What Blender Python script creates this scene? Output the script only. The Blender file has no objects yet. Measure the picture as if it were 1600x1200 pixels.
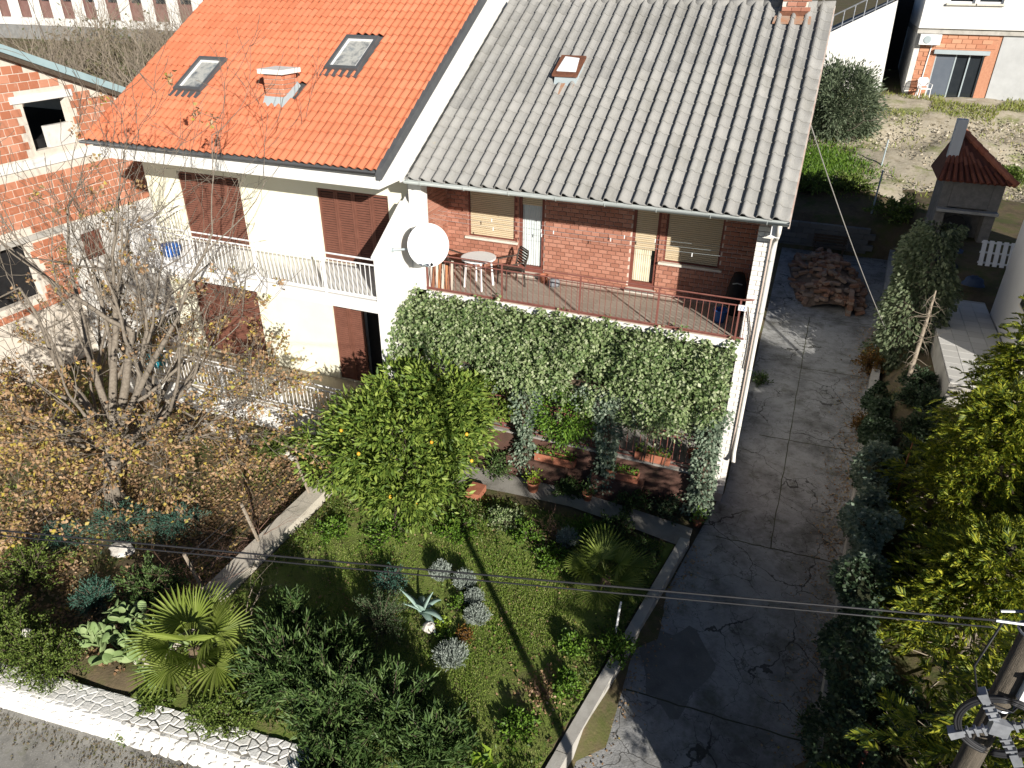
import bpy, math, random
import numpy as np
from mathutils import Vector, Matrix

random.seed(5)
rng = np.random.default_rng(11)
scene = bpy.context.scene
COL = scene.collection

# ------------------------------------------------------------------ camera
cam_data = bpy.data.cameras.new("camera")
cam = bpy.data.objects.new("camera", cam_data)
COL.objects.link(cam)
F_PX = 1130.0
ax = -Vector((-3257, -663, F_PX)).normalized()          # house X axis seen from the camera
az = -Vector((-15, 2000, F_PX)).normalized()            # up
az = (az - ax * ax.dot(az)).normalized()
ay = az.cross(ax)
Rm = Matrix((ax, ay, az))                               # camera (x right, y down, z forward) -> world
CAM = Vector((0.426, -14.368, 10.8))
c0, c1, c2 = Rm.col[0], -Rm.col[1], -Rm.col[2]
cam.matrix_world = Matrix(((c0[0], c1[0], c2[0], CAM[0]), (c0[1], c1[1], c2[1], CAM[1]),
                           (c0[2], c1[2], c2[2], CAM[2]), (0, 0, 0, 1)))
cam_data.sensor_width = 36.0
cam_data.lens = 36.0 * F_PX / 1600.0
cam_data.clip_start = 0.1
cam_data.clip_end = 3000
scene.camera = cam

# ------------------------------------------------------------------ light
SUN_DIR = Vector((-0.93, 1.0, -0.505)).normalized()     # the way the light travels
SUN_EL = math.asin(-SUN_DIR.z)
SUN_AZ = math.atan2(-SUN_DIR.x, -SUN_DIR.y)
world = bpy.data.worlds.new("World")
scene.world = world
world.use_nodes = True
wn = world.node_tree.nodes
wl = world.node_tree.links
sky = wn.new("ShaderNodeTexSky")
sky.sky_type = 'NISHITA'
sky.sun_disc = False
sky.sun_elevation = SUN_EL
sky.sun_rotation = SUN_AZ
sky.air_density = 0.5
sky.dust_density = 0.2
sky.ozone_density = 1.5
wl.new(sky.outputs[0], wn["Background"].inputs[0])
wn["Background"].inputs[1].default_value = 0.05
sun_d = bpy.data.lights.new("sun", 'SUN')
sun = bpy.data.objects.new("sun", sun_d)
COL.objects.link(sun)
sun_d.energy = 5.0
sun_d.angle = math.radians(0.53)
sun_d.color = (1.0, 0.945, 0.86)
sun.rotation_euler = SUN_DIR.to_track_quat('-Z', 'Y').to_euler()
sun.location = (20, -20, 30)
scene.view_settings.view_transform = 'Standard'
scene.view_settings.look = 'None'
scene.view_settings.gamma = 1.0
scene.view_settings.exposure = 0.55
scene.view_settings.use_curve_mapping = False
scene.cycles.diffuse_bounces = 2
scene.cycles.max_bounces = 8

# ------------------------------------------------------------------ materials
MATS = {}
def mat(name, cols, src='noise', scale=4.0, rough=0.8, bump=0.0, bscale=60.0, spec=0.25, metal=0.0,
        trans=0.0, dirt=None, objv=0.0, stretch=(1, 1, 1), contrast=(0.3, 0.7), detail=6.0):
    if name in MATS:
        return MATS[name]
    m = bpy.data.materials.new(name)
    m.use_nodes = True
    nt = m.node_tree
    N, L = nt.nodes, nt.links
    bs = N["Principled BSDF"]
    bs.inputs["Roughness"].default_value = rough
    bs.inputs["Metallic"].default_value = metal
    bs.inputs["Specular IOR Level"].default_value = spec
    geo = N.new("ShaderNodeNewGeometry")
    mp = N.new("ShaderNodeMapping")
    mp.inputs["Scale"].default_value = stretch
    L.new(geo.outputs["Position"], mp.inputs[0])
    if src == 'noise':
        t = N.new("ShaderNodeTexNoise")
        t.inputs["Scale"].default_value = scale
        t.inputs["Detail"].default_value = detail
        t.inputs["Roughness"].default_value = 0.65
        L.new(mp.outputs[0], t.inputs["Vector"])
        fac = t.outputs["Fac"]
        lo, hi = contrast
    elif src == 'island':
        fac = geo.outputs["Random Per Island"]
        lo, hi = 0.0, 1.0
    else:
        oi = N.new("ShaderNodeObjectInfo")
        fac = oi.outputs["Random"]
        lo, hi = 0.0, 1.0
    rp = N.new("ShaderNodeValToRGB")
    el = rp.color_ramp.elements
    n = len(cols)
    for i, c in enumerate(cols):
        p = lo + (hi - lo) * (i / max(1, n - 1))
        e = el[i] if i < 2 else el.new(p)
        e.position = p
        e.color = (c[0], c[1], c[2], 1)
    if n == 1:
        el[1].color = el[0].color
    L.new(fac, rp.inputs[0])
    out = rp.outputs[0]
    if objv:
        oi = N.new("ShaderNodeObjectInfo")
        hsv = N.new("ShaderNodeHueSaturation")
        mr = N.new("ShaderNodeMapRange")
        mr.inputs[3].default_value = 1 - objv
        mr.inputs[4].default_value = 1 + objv
        L.new(oi.outputs["Random"], mr.inputs[0])
        L.new(mr.outputs[0], hsv.inputs["Value"])
        L.new(out, hsv.inputs["Color"])
        out = hsv.outputs[0]
    if dirt:
        for (dc, ds, lo2, hi2, amt) in (dirt if isinstance(dirt, list) else [dirt]):
            t2 = N.new("ShaderNodeTexNoise")
            t2.inputs["Scale"].default_value = ds
            t2.inputs["Detail"].default_value = 8
            t2.inputs["Roughness"].default_value = 0.7
            L.new(mp.outputs[0], t2.inputs["Vector"])
            mr2 = N.new("ShaderNodeMapRange")
            mr2.inputs[1].default_value = lo2
            mr2.inputs[2].default_value = hi2
            mr2.inputs[4].default_value = amt
            L.new(t2.outputs["Fac"], mr2.inputs[0])
            mx = N.new("ShaderNodeMix")
            mx.data_type = 'RGBA'
            L.new(mr2.outputs[0], mx.inputs["Factor"])
            L.new(out, mx.inputs[6])
            mx.inputs[7].default_value = (dc[0], dc[1], dc[2], 1)
            out = mx.outputs[2]
    L.new(out, bs.inputs["Base Color"])
    if bump:
        t3 = N.new("ShaderNodeTexNoise")
        t3.inputs["Scale"].default_value = bscale
        t3.inputs["Detail"].default_value = 5
        L.new(mp.outputs[0], t3.inputs["Vector"])
        bp = N.new("ShaderNodeBump")
        bp.inputs["Strength"].default_value = bump
        bp.inputs["Distance"].default_value = 0.02
        L.new(t3.outputs["Fac"], bp.inputs["Height"])
        L.new(bp.outputs[0], bs.inputs["Normal"])
    if trans:
        tr = N.new("ShaderNodeBsdfTranslucent")
        ms = N.new("ShaderNodeMixShader")
        ms.inputs[0].default_value = trans
        L.new(out, tr.inputs[0])
        L.new(bs.outputs[0], ms.inputs[1])
        L.new(tr.outputs[0], ms.inputs[2])
        L.new(ms.outputs[0], N["Material Output"].inputs[0])
    MATS[name] = m
    return m

def cracked(m, scale, width, color, amt=0.85, distort=0.6):
    """thin wandering cracks on top of a material's colour"""
    nt = m.node_tree
    N, L = nt.nodes, nt.links
    bs = N["Principled BSDF"]
    src = bs.inputs["Base Color"].links[0].from_socket
    geo = N.new("ShaderNodeNewGeometry")
    nz = N.new("ShaderNodeTexNoise")
    nz.inputs["Scale"].default_value = scale * 1.7
    nz.inputs["Detail"].default_value = 6
    L.new(geo.outputs["Position"], nz.inputs["Vector"])
    sc = N.new("ShaderNodeVectorMath"); sc.operation = 'SCALE'
    sc.inputs[3].default_value = distort
    L.new(nz.outputs["Color"], sc.inputs[0])
    ad = N.new("ShaderNodeVectorMath"); ad.operation = 'ADD'
    L.new(geo.outputs["Position"], ad.inputs[0])
    L.new(sc.outputs[0], ad.inputs[1])
    vo = N.new("ShaderNodeTexVoronoi")
    vo.feature = 'DISTANCE_TO_EDGE'
    vo.inputs["Scale"].default_value = scale
    L.new(ad.outputs[0], vo.inputs["Vector"])
    n2 = N.new("ShaderNodeTexNoise")
    n2.inputs["Scale"].default_value = 0.6
    L.new(geo.outputs["Position"], n2.inputs["Vector"])
    wd = N.new("ShaderNodeMapRange")
    wd.inputs[1].default_value = 0.42; wd.inputs[2].default_value = 0.62
    wd.inputs[3].default_value = width * 0.22; wd.inputs[4].default_value = width
    L.new(n2.outputs["Fac"], wd.inputs[0])
    lt = N.new("ShaderNodeMath"); lt.operation = 'LESS_THAN'
    L.new(vo.outputs["Distance"], lt.inputs[0])
    L.new(wd.outputs[0], lt.inputs[1])
    ml = N.new("ShaderNodeMath"); ml.operation = 'MULTIPLY'
    ml.inputs[1].default_value = amt
    L.new(lt.outputs[0], ml.inputs[0])
    mx = N.new("ShaderNodeMix"); mx.data_type = 'RGBA'
    L.new(ml.outputs[0], mx.inputs["Factor"])
    L.new(src, mx.inputs[6])
    mx.inputs[7].default_value = (*color, 1)
    L.new(mx.outputs[2], bs.inputs["Base Color"])
    return m

WHITE = mat('white_plaster', [(0.74, 0.73, 0.69), (0.82, 0.81, 0.78)], scale=1.5, rough=0.85, bump=0.15, bscale=40,
            stretch=(2.5, 2.5, 0.22), dirt=[((0.55, 0.53, 0.47), 1.1, 0.56, 0.8, 0.55), ((0.45, 0.42, 0.36), 2.6, 0.62, 0.8, 0.4)])
CREAM = mat('cream_plaster', [(0.79, 0.77, 0.6), (0.85, 0.83, 0.68)], scale=1.2, rough=0.85, bump=0.15, bscale=40)
WHITEPAINT = mat('white_metal_paint', [(0.78, 0.78, 0.78), (0.84, 0.84, 0.84)], scale=6, rough=0.45)
WHITEBRICK = mat('white_brick_paint', [(0.74, 0.71, 0.66), (0.82, 0.8, 0.76)], src='object', rough=0.8, bump=0.2,
                 dirt=((0.5, 0.47, 0.42), 7, 0.6, 0.8, 0.5))
BRICK = mat('face_brick', [(0.31, 0.135, 0.09), (0.39, 0.175, 0.12), (0.35, 0.155, 0.105), (0.45, 0.22, 0.155)], src='object', rough=0.85,
            bump=0.3, bscale=90, dirt=((0.5, 0.3, 0.22), 30, 0.6, 0.8, 0.4))
MORTAR = mat('mortar', [(0.6, 0.48, 0.4), (0.68, 0.57, 0.49)], scale=8, rough=0.9, bump=0.2)
BLOCK = mat('hollow_block', [(0.42, 0.155, 0.085), (0.52, 0.21, 0.12), (0.47, 0.18, 0.10), (0.6, 0.28, 0.18)], src='object', rough=0.85, bump=0.3,
            dirt=((0.6, 0.42, 0.32), 6, 0.55, 0.8, 0.5))
MORTARL = mat('pale_mortar', [(0.62, 0.55, 0.46), (0.74, 0.68, 0.6)], scale=5, rough=0.9, bump=0.3)
CONCRETE = mat('concrete', [(0.40, 0.38, 0.34), (0.52, 0.5, 0.46)], scale=2.5, rough=0.9, bump=0.25,
               dirt=((0.16, 0.15, 0.12), 1.6, 0.52, 0.75, 0.75))
GTILE = mat('grey_roof_tile', stretch=(1.6, .6, .6), cols= [(0.265, 0.262, 0.25), (0.305, 0.302, 0.288), (0.285, 0.28, 0.267), (0.335, 0.33, 0.315)], src='object', rough=0.92, bump=0.5, bscale=70,
            dirt=[((0.42, 0.40, 0.36), 22, 0.52, 0.75, 0.6), ((0.15, 0.145, 0.125), 3.0, 0.55, 0.8, 0.6), ((0.16, 0.155, 0.13), 0.9, 0.52, 0.7, 0.45), ((0.36, 0.31, 0.2), 9.0, 0.62, 0.75, 0.55), ((0.14, 0.135, 0.12), 45.0, 0.58, 0.72, 0.5)])
OTILE = mat('orange_roof_tile', stretch=(1.6, .6, .6), cols= [(0.51, 0.165, 0.083), (0.55, 0.183, 0.094), (0.53, 0.173, 0.088), (0.575, 0.2, 0.107)], src='object', rough=0.8, bump=0.2, bscale=60,
            dirt=[((0.45, 0.15, 0.08), 3.5, 0.55, 0.8, 0.4), ((0.35, 0.2, 0.13), 9.0, 0.6, 0.75, 0.45), ((0.3, 0.1, 0.055), 0.9, 0.5, 0.68, 0.35)])
DARKMETAL = mat('dark_flashing', [(0.075, 0.08, 0.085), (0.11, 0.115, 0.12)], scale=4, rough=0.5, spec=0.5)
GUTTER = mat('grey_gutter', [(0.33, 0.36, 0.35), (0.42, 0.45, 0.44)], scale=3, rough=0.5, dirt=((0.3, 0.2, 0.13), 5, 0.62, 0.8, 0.6))
PIPE = mat('pale_downpipe', [(0.62, 0.6, 0.55), (0.72, 0.7, 0.66)], scale=4, rough=0.55)
RUSTRAIL = mat('brown_red_paint', [(0.17, 0.062, 0.05), (0.24, 0.10, 0.08)], scale=8, rough=0.6, dirt=((0.26, 0.12, 0.06), 25, 0.6, 0.75, 0.7))
BROWNWOOD = mat('brown_shutter', [(0.14, 0.058, 0.04), (0.19, 0.08, 0.056)], scale=6, rough=0.55)
REDFRAME = mat('red_brown_frame', [(0.16, 0.052, 0.038), (0.21, 0.075, 0.055)], scale=6, rough=0.55)
BEIGE = mat('beige_roller_slats', [(0.58, 0.47, 0.31), (0.63, 0.52, 0.36)], scale=3, rough=0.6)
SILL = mat('pale_stone_sill', [(0.6, 0.55, 0.47), (0.7, 0.66, 0.58)], scale=7, rough=0.7)
FLOORT = mat('balcony_floor_tile', [(0.36, 0.31, 0.255), (0.43, 0.375, 0.315)], src='object', rough=0.6, dirt=((0.2, 0.16, 0.12), 8, 0.5, 0.8, 0.4))
GLASS = mat('dark_glass', [(0.02, 0.025, 0.03), (0.03, 0.035, 0.04)], scale=2, rough=0.05, spec=0.8)
CURTAIN = mat('pale_curtain', [(0.5, 0.55, 0.55), (0.62, 0.66, 0.65)], scale=3, rough=0.9)
CURTAINY = mat('cream_curtain', [(0.55, 0.5, 0.36), (0.66, 0.61, 0.46)], scale=3, rough=0.9)
BLACK = mat('matte_black', [(0.012, 0.012, 0.013), (0.02, 0.02, 0.022)], scale=5, rough=0.7)
TERRA = mat('terracotta', [(0.32, 0.115, 0.065), (0.42, 0.165, 0.10)], scale=9, rough=0.85, bump=0.2)
ALU = mat('aluminium', [(0.17, 0.18, 0.2), (0.36, 0.38, 0.41)], scale=9, rough=0.4, metal=0.25, spec=0.6)
ZINC = mat('pale_zinc_sheet', [(0.34, 0.4, 0.42), (0.42, 0.48, 0.5)], scale=1.2, rough=0.5)
BLUE = mat('blue_plastic', [(0.03, 0.1, 0.36), (0.05, 0.16, 0.45)], scale=4, rough=0.45)
TEAL = mat('teal_plastic', [(0.02, 0.25, 0.33), (0.03, 0.33, 0.4)], scale=4, rough=0.45)
ROCK = mat('pale_rock', [(0.5, 0.47, 0.42), (0.66, 0.63, 0.58)], scale=6, rough=0.9, bump=0.6, bscale=20)
BARK = mat('grey_bark', [(0.14, 0.115, 0.09), (0.27, 0.235, 0.19)], scale=14, rough=0.95, bump=0.6, bscale=45)
TWIG = mat('pale_twig', [(0.22, 0.18, 0.135), (0.34, 0.29, 0.23)], scale=5, rough=0.9)
TWIGR = mat('red_brown_cane', [(0.16, 0.085, 0.06), (0.27, 0.17, 0.13)], scale=5, rough=0.9)
DARKBARK = mat('dark_bark', [(0.07, 0.055, 0.04), (0.13, 0.10, 0.075)], scale=12, rough=0.95, bump=0.5)
POLEWOOD = mat('weathered_pole', [(0.075, 0.065, 0.05), (0.16, 0.135, 0.105)], scale=9, rough=0.9, bump=0.5, stretch=(6, 6, 0.4))
CABLE = mat('black_cable', [(0.018, 0.019, 0.022), (0.03, 0.03, 0.033)], scale=6, rough=0.5)
LF = dict(src='island', rough=0.5, spec=0.35, trans=0.28)
L_CITRUS = mat('citrus_leaf', [(0.07, 0.125, 0.022), (0.13, 0.205, 0.034), (0.21, 0.29, 0.05), (0.32, 0.4, 0.08)], **LF)
L_IVY = mat('variegated_ivy_leaf', [(0.06, 0.11, 0.035), (0.14, 0.21, 0.07), (0.27, 0.35, 0.15), (0.09, 0.155, 0.045), (0.5, 0.54, 0.34), (0.2, 0.28, 0.10), (0.38, 0.44, 0.23)], **LF)
L_IVYG = mat('grey_ivy_leaf', [(0.1, 0.15, 0.10), (0.18, 0.245, 0.17), (0.32, 0.38, 0.28), (0.13, 0.18, 0.11)], **LF)
L_IVYD = mat('dark_ivy_leaf', [(0.03, 0.055, 0.026), (0.05, 0.085, 0.04), (0.08, 0.12, 0.06)], **LF)
L_CONI = mat('golden_conifer_spray', [(0.045, 0.08, 0.012), (0.09, 0.135, 0.015), (0.18, 0.23, 0.02), (0.32, 0.35, 0.03), (0.5, 0.48, 0.05)], **LF)
L_OLEA = mat('oleander_leaf', [(0.04, 0.08, 0.022), (0.075, 0.135, 0.036), (0.15, 0.22, 0.07)], **LF)
L_OLIVE = mat('olive_leaf', [(0.075, 0.105, 0.06), (0.12, 0.155, 0.09), (0.19, 0.225, 0.14)], **LF)
L_LAV = mat('lavender_blade', [(0.26, 0.31, 0.27), (0.38, 0.43, 0.38), (0.48, 0.53, 0.48)], **LF)
L_ROSE = mat('rosemary_blade', [(0.06, 0.10, 0.045), (0.10, 0.155, 0.07), (0.15, 0.21, 0.10)], **LF)
L_PALM = mat('palm_blade', [(0.13, 0.18, 0.028), (0.2, 0.26, 0.045), (0.3, 0.36, 0.09)], **LF)
L_BLUE = mat('blue_spruce_needle', [(0.045, 0.12, 0.085), (0.075, 0.18, 0.13), (0.12, 0.24, 0.18)], **LF)
L_HEDGE = mat('hedge_leaf', [(0.075, 0.12, 0.022), (0.13, 0.19, 0.035), (0.2, 0.26, 0.06)], **LF)
L_WEED = mat('weed_leaf', [(0.065, 0.14, 0.018), (0.11, 0.21, 0.025), (0.19, 0.31, 0.04)], **LF)
L_GRASS = mat('grass_blade', [(0.13, 0.21, 0.03), (0.2, 0.3, 0.045), (0.27, 0.36, 0.075), (0.38, 0.36, 0.15)], **LF)
L_LIME = mat('lime_succulent', [(0.22, 0.34, 0.03), (0.32, 0.44, 0.05)], **LF)
L_DRY = mat('dry_oak_leaf', [(0.22, 0.125, 0.06), (0.36, 0.22, 0.12), (0.5, 0.34, 0.2), (0.4, 0.26, 0.14), (0.5, 0.4, 0.07), (0.28, 0.17, 0.09), (0.46, 0.3, 0.17), (0.34, 0.34, 0.07)], **LF)
L_LITTER = mat('fallen_leaf', [(0.2, 0.115, 0.06), (0.36, 0.23, 0.13), (0.5, 0.36, 0.23), (0.28, 0.165, 0.085), (0.42, 0.29, 0.17), (0.45, 0.34, 0.08)], **LF)
L_RUSSET = mat('russet_leaf', [(0.17, 0.08, 0.025), (0.26, 0.13, 0.03), (0.12, 0.11, 0.02)], **LF)
CACTUS = mat('prickly_pear_pad', [(0.14, 0.21, 0.075), (0.2, 0.28, 0.11), (0.26, 0.33, 0.15)], src='object', rough=0.6, bump=0.3, bscale=60)
AGAVE = mat('agave_leaf', [(0.19, 0.29, 0.25), (0.3, 0.4, 0.35)], scale=3, rough=0.5)
FRUIT = mat('orange_fruit', [(0.7, 0.34, 0.03), (0.75, 0.45, 0.05)], src='object', rough=0.45, bump=0.2, bscale=200)

# ------------------------------------------------------------------ mesh helpers
ORG = {}
def org(o):
    return ORG.get(o.name, Vector((0, 0, 0))) if o is not None else Vector((0, 0, 0))

def link(name, me, parent=None, loc=None, rot=None, scl=None):
    """link a mesh as one object; loc is a world place"""
    o = bpy.data.objects.new(name, me)
    COL.objects.link(o)
    w = Vector(loc) if loc is not None else Vector((0, 0, 0))
    o.parent = parent
    o.location = w - org(parent)
    if rot is not None:
        o.rotation_euler = rot
    if scl is not None:
        o.scale = scl
    ORG[o.name] = w
    return o

def tag(o, label, cat, group=None, kind=None):
    o['label'] = label
    o['category'] = cat
    if group:
        o['group'] = group
    if kind:
        o['kind'] = kind
    return o

def thing(name, label, cat, loc, group=None):
    o = bpy.data.objects.new(name, None)
    COL.objects.link(o)
    o.empty_display_size = 0.2
    o.location = loc
    ORG[o.name] = Vector(loc)
    return tag(o, label, cat, group)

def struct(o):
    o['kind'] = 'structure'
    return o

def np_mesh(name, V, F, m, smooth=False):
    V = np.asarray(V, dtype=np.float32).reshape(-1, 3)
    F = np.asarray(F, dtype=np.int32)
    k = F.shape[1]
    me = bpy.data.meshes.new(name)
    me.vertices.add(len(V))
    me.vertices.foreach_set("co", V.ravel())
    me.loops.add(F.size)
    me.loops.foreach_set("vertex_index", F.ravel())
    me.polygons.add(len(F))
    me.polygons.foreach_set("loop_start", np.arange(0, F.size, k, dtype=np.int32))
    me.polygons.foreach_set("loop_total", np.full(len(F), k, dtype=np.int32))
    if smooth:
        me.polygons.foreach_set("use_smooth", np.ones(len(F), dtype=bool))
    me.materials.append(m)
    me.update(calc_edges=True)
    me.validate()
    return me

class MB:
    def __init__(s):
        s.v, s.f = [], []
    def add(s, V, F):
        n = len(s.v)
        s.v.extend([tuple(p) for p in V])
        s.f.extend([tuple(i + n for i in f) for f in F])
        return s
    def box(s, a, b):
        x0, y0, z0 = [min(a[i], b[i]) for i in range(3)]
        x1, y1, z1 = [max(a[i], b[i]) for i in range(3)]
        V = [(x0, y0, z0), (x1, y0, z0), (x1, y1, z0), (x0, y1, z0), (x0, y0, z1), (x1, y0, z1), (x1, y1, z1), (x0, y1, z1)]
        return s.add(V, BOXF)
    def hexa(s, P):
        """eight corners: four below, four above, same turn"""
        return s.add(P, BOXF)
    def prism(s, poly, d):
        """flat polygon (3-D points) pushed along d"""
        n = len(poly)
        d = Vector(d)
        P = [Vector(p) for p in poly]
        V = P + [p + d for p in P]
        F = [tuple(range(n - 1, -1, -1)), tuple(range(n, 2 * n))]
        for i in range(n):
            j = (i + 1) % n
            F.append((i, j, n + j, n + i))
        return s.add(V, F)
    def tube(s, pts, r, n=8, cap=True):
        V, F = tube_vf(pts, r, n, cap)
        return s.add(V, F)
    def lathe(s, prof, n=20, c=(0, 0, 0)):
        V, F = [], []
        for (r, z) in prof:
            for k in range(n):
                a = 2 * math.pi * k / n
                V.append((c[0] + r * math.cos(a), c[1] + r * math.sin(a), c[2] + z))
        for i in range(len(prof) - 1):
            for k in range(n):
                j = (k + 1) % n
                F.append((i * n + k, i * n + j, (i + 1) * n + j, (i + 1) * n + k))
        F.append(tuple(range(n - 1, -1, -1)))
        F.append(tuple((len(prof) - 1) * n + k for k in range(n)))
        return s.add(V, F)
    def mesh(s, name, m, smooth=False, o=(0, 0, 0)):
        me = bpy.data.meshes.new(name)
        me.from_pydata([(p[0] - o[0], p[1] - o[1], p[2] - o[2]) for p in s.v], [], s.f)
        me.materials.append(m)
        if smooth:
            for p in me.polygons:
                p.use_smooth = True
        me.update()
        return me
    def build(s, name, m, parent=None, smooth=False, loc=None):
        w = Vector(loc) if loc is not None else org(parent)
        return link(name, s.mesh(name, m, smooth, w), parent, w)

BOXF = [(3, 2, 1, 0), (4, 5, 6, 7), (0, 1, 5, 4), (1, 2, 6, 5), (2, 3, 7, 6), (3, 0, 4, 7)]

def tube_vf(pts, r, n=8, cap=True):
    P = np.asarray(pts, float)
    m = len(P)
    R = np.full(m, r, float) if np.isscalar(r) else np.asarray(r, float)
    T = np.gradient(P, axis=0) if m > 1 else np.array([[0, 0, 1.]])
    T /= np.linalg.norm(T, axis=1, keepdims=True) + 1e-9
    ref = np.array([0, 0, 1.]) if abs(T[0][2]) < 0.9 else np.array([1., 0, 0])
    A = np.cross(T, ref); A /= np.linalg.norm(A, axis=1, keepdims=True) + 1e-9
    B = np.cross(T, A)
    an = 2 * np.pi * np.arange(n) / n
    V = (P[:, None, :] + R[:, None, None] * (np.cos(an)[None, :, None] * A[:, None, :] + np.sin(an)[None, :, None] * B[:, None, :])).reshape(-1, 3)
    F = []
    for i in range(m - 1):
        for k in range(n):
            j = (k + 1) % n
            F.append((i * n + k, i * n + j, (i + 1) * n + j, (i + 1) * n + k))
    if cap:
        F.append(tuple(range(n - 1, -1, -1)))
        F.append(tuple((m - 1) * n + k for k in range(n)))
    return V, F

def bevel_box(name, sx, sy, sz, b, m):
    """shared little block with chamfered edges, centred"""
    V, F = [], []
    hx, hy, hz = sx / 2, sy / 2, sz / 2
    for (x, y, z) in ((hx, hy - b, hz - b), (hx - b, hy, hz - b), (hx - b, hy - b, hz)):
        for k in range(8):
            V.append((x * (1 if k & 1 else -1), y * (1 if k & 2 else -1), z * (1 if k & 4 else -1)))
    import bmesh
    bm = bmesh.new()
    for v in V:
        bm.verts.new(v)
    bmesh.ops.convex_hull(bm, input=bm.verts)
    bmesh.ops.dissolve_limit(bm, angle_limit=0.02, verts=bm.verts, edges=bm.edges)
    me = bpy.data.meshes.new(name)
    bm.to_mesh(me)
    bm.free()
    me.materials.append(m)
    return me

# ------------------------------------------------------------------ foliage helpers
def unit(A):
    return A / (np.linalg.norm(A, axis=1, keepdims=True) + 1e-9)

def leaf_vf(P, D, L, W, fold=0.18, up=None, curl=0.0):
    n = len(P)
    D = unit(D)
    L = np.broadcast_to(np.asarray(L, float), (n,))[:, None]
    W = np.broadcast_to(np.asarray(W, float), (n,))[:, None]
    Rv = rng.normal(size=(n, 3)) if up is None else up + 0.45 * rng.normal(size=(n, 3))
    S = unit(np.cross(D, Rv))
    Nn = np.cross(S, D)
    a = P
    tip = P + D * L - Nn * L * curl
    mid = P + D * L * 0.45
    l = mid - S * W * 0.5 + Nn * W * fold
    r = mid + S * W * 0.5 + Nn * W * fold
    V = np.stack([a, l, tip, r], axis=1).reshape(-1, 3)
    b = np.arange(n)[:, None] * 4
    F = np.concatenate([b + np.array([[0, 2, 1]]), b + np.array([[0, 3, 2]])], axis=1).reshape(-1, 3)
    return V, F

def leaf_obj(name, P, D, L, W, m, parent, **k):
    V, F = leaf_vf(np.asarray(P, float), np.asarray(D, float), L, W, **k)
    o = org(parent)
    V = V - np.array(o)
    ob = link(name, np_mesh(name, V, F, m), parent, o)
    return ob

def clumps(n, c, rad, k, spread, shell=0.75, top=None):
    """points gathered in k clumps near the surface of an ellipsoid"""
    c = np.asarray(c, float); rad = np.asarray(rad, float)
    u = unit(rng.normal(size=(k, 3)))
    if top is not None:
        u[:, 2] = np.where(u[:, 2] < top, -u[:, 2] * 0.5, u[:, 2])
        u = unit(u)
    rr = shell + (1 - shell) * rng.random((k, 1)) ** 0.5
    rr = rr * (0.82 + 0.3 * rng.random((k, 1)))
    K = c + u * rr * rad
    w = rng.random(k) + 0.35
    ids = rng.choice(k, size=n, p=w / w.sum())
    off = rng.normal(size=(n, 3)) * spread
    P = K[ids] + off
    D = u[ids] * 0.8 + unit(off) * 0.8 + rng.normal(size=(n, 3)) * 0.35
    return P, D

def grow(p, d, r, length, depth, out, spread=0.6, up=0.12, kids=(2, 4), shrink=0.72, wob=0.16, seg=4, tips=None, rmin=0.0):
    p = np.asarray(p, float); d = np.asarray(d, float); d /= np.linalg.norm(d)
    pts, rad = [p.copy()], [r]
    r_end = r * (0.55 if depth else 0.3)
    for i in range(seg):
        d = d + rng.normal(size=3) * wob + np.array([0, 0, up])
        d /= np.linalg.norm(d)
        p = p + d * length / seg
        pts.append(p.copy()); rad.append(max(r + (r_end - r) * (i + 1) / seg, rmin))
    out.append((pts, rad))
    if depth == 0:
        if tips is not None:
            tips.append((p, d))
        return
    nk = rng.integers(kids[0], kids[1] + 1)
    for k in range(nk):
        t = 1.0 if k == 0 else rng.uniform(0.35, 1.0)
        i = min(seg, max(1, int(round(t * seg))))
        nd = d + rng.normal(size=3) * spread
        grow(pts[i], nd, rad[i] * (0.8 if k == 0 else 0.62), length * shrink * rng.uniform(0.75, 1.15), depth - 1, out,
             spread, up, kids, shrink, wob, seg, tips, rmin)

def tubes_mesh(name, polys, m, n=5, o=(0, 0, 0)):
    Vs, Fs, b = [], [], 0
    for pts, rad in polys:
        k = 3 if max(rad) < 0.008 else (4 if max(rad) < 0.03 else n)
        V, F = tube_vf(pts, rad, k, False)
        Vs.append(V); Fs.append(np.asarray(F) + b); b += len(V)
    V = np.concatenate(Vs) - np.array(o)
    return np_mesh(name, V, np.concatenate(Fs), m, True)

def tubes_obj(name, polys, m, parent, n=5):
    o = org(parent)
    return link(name, tubes_mesh(name, polys, m, n, o), parent, o)

# ================================================================== SETTING
def sm(t):
    t = min(1.0, max(0.0, t))
    return t * t * (3 - 2 * t)
def fence_x(y):
    return 2.9 + 0.085 * y
def wall_y(x):
    return -9.75 + (x + 11.09) * 0.115
def drive_z(y):
    return -0.6 * min(1.0, max(0.0, (-2.0 - y) / 7.6))
def hill(y):
    return float(np.interp(y, [20.0, 21.2, 25, 30, 36, 38, 60, 120, 600], [0.0, 1.3, 2.0, 2.8, 4.4, 4.62, 7.0, 7.6, 8.0]))
def g(x, y):
    z = 0.0
    if y > 20:
        z = hill(y)
    fx = fence_x(min(y, 20))
    if x > fx + 0.25:
        n = 0.25 + 0.8 * sm((y + 6) / 12.0) + 1.0 * sm((y - 10) / 6.0)
        if y < -8.5:
            n = n * sm((y + 10.5) / 2.0) - 0.6 * (1 - sm((y + 10.5) / 2.0))
        k = sm((x - fx - 0.25) / 0.4)
        z = max(z, z * (1 - k) + n * k) if y > 20 else z * (1 - k) + n * k
    if x < fx and y < 5:
        if x > -1.25 + 0.165 * (y + 7.5) * 1.0:
            z = drive_z(y) if y > -9.6 else -0.6
        elif y < wall_y(x) + 0.25:
            z = -0.6
    if y < -10.6:
        z = -0.6
    return z

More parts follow.
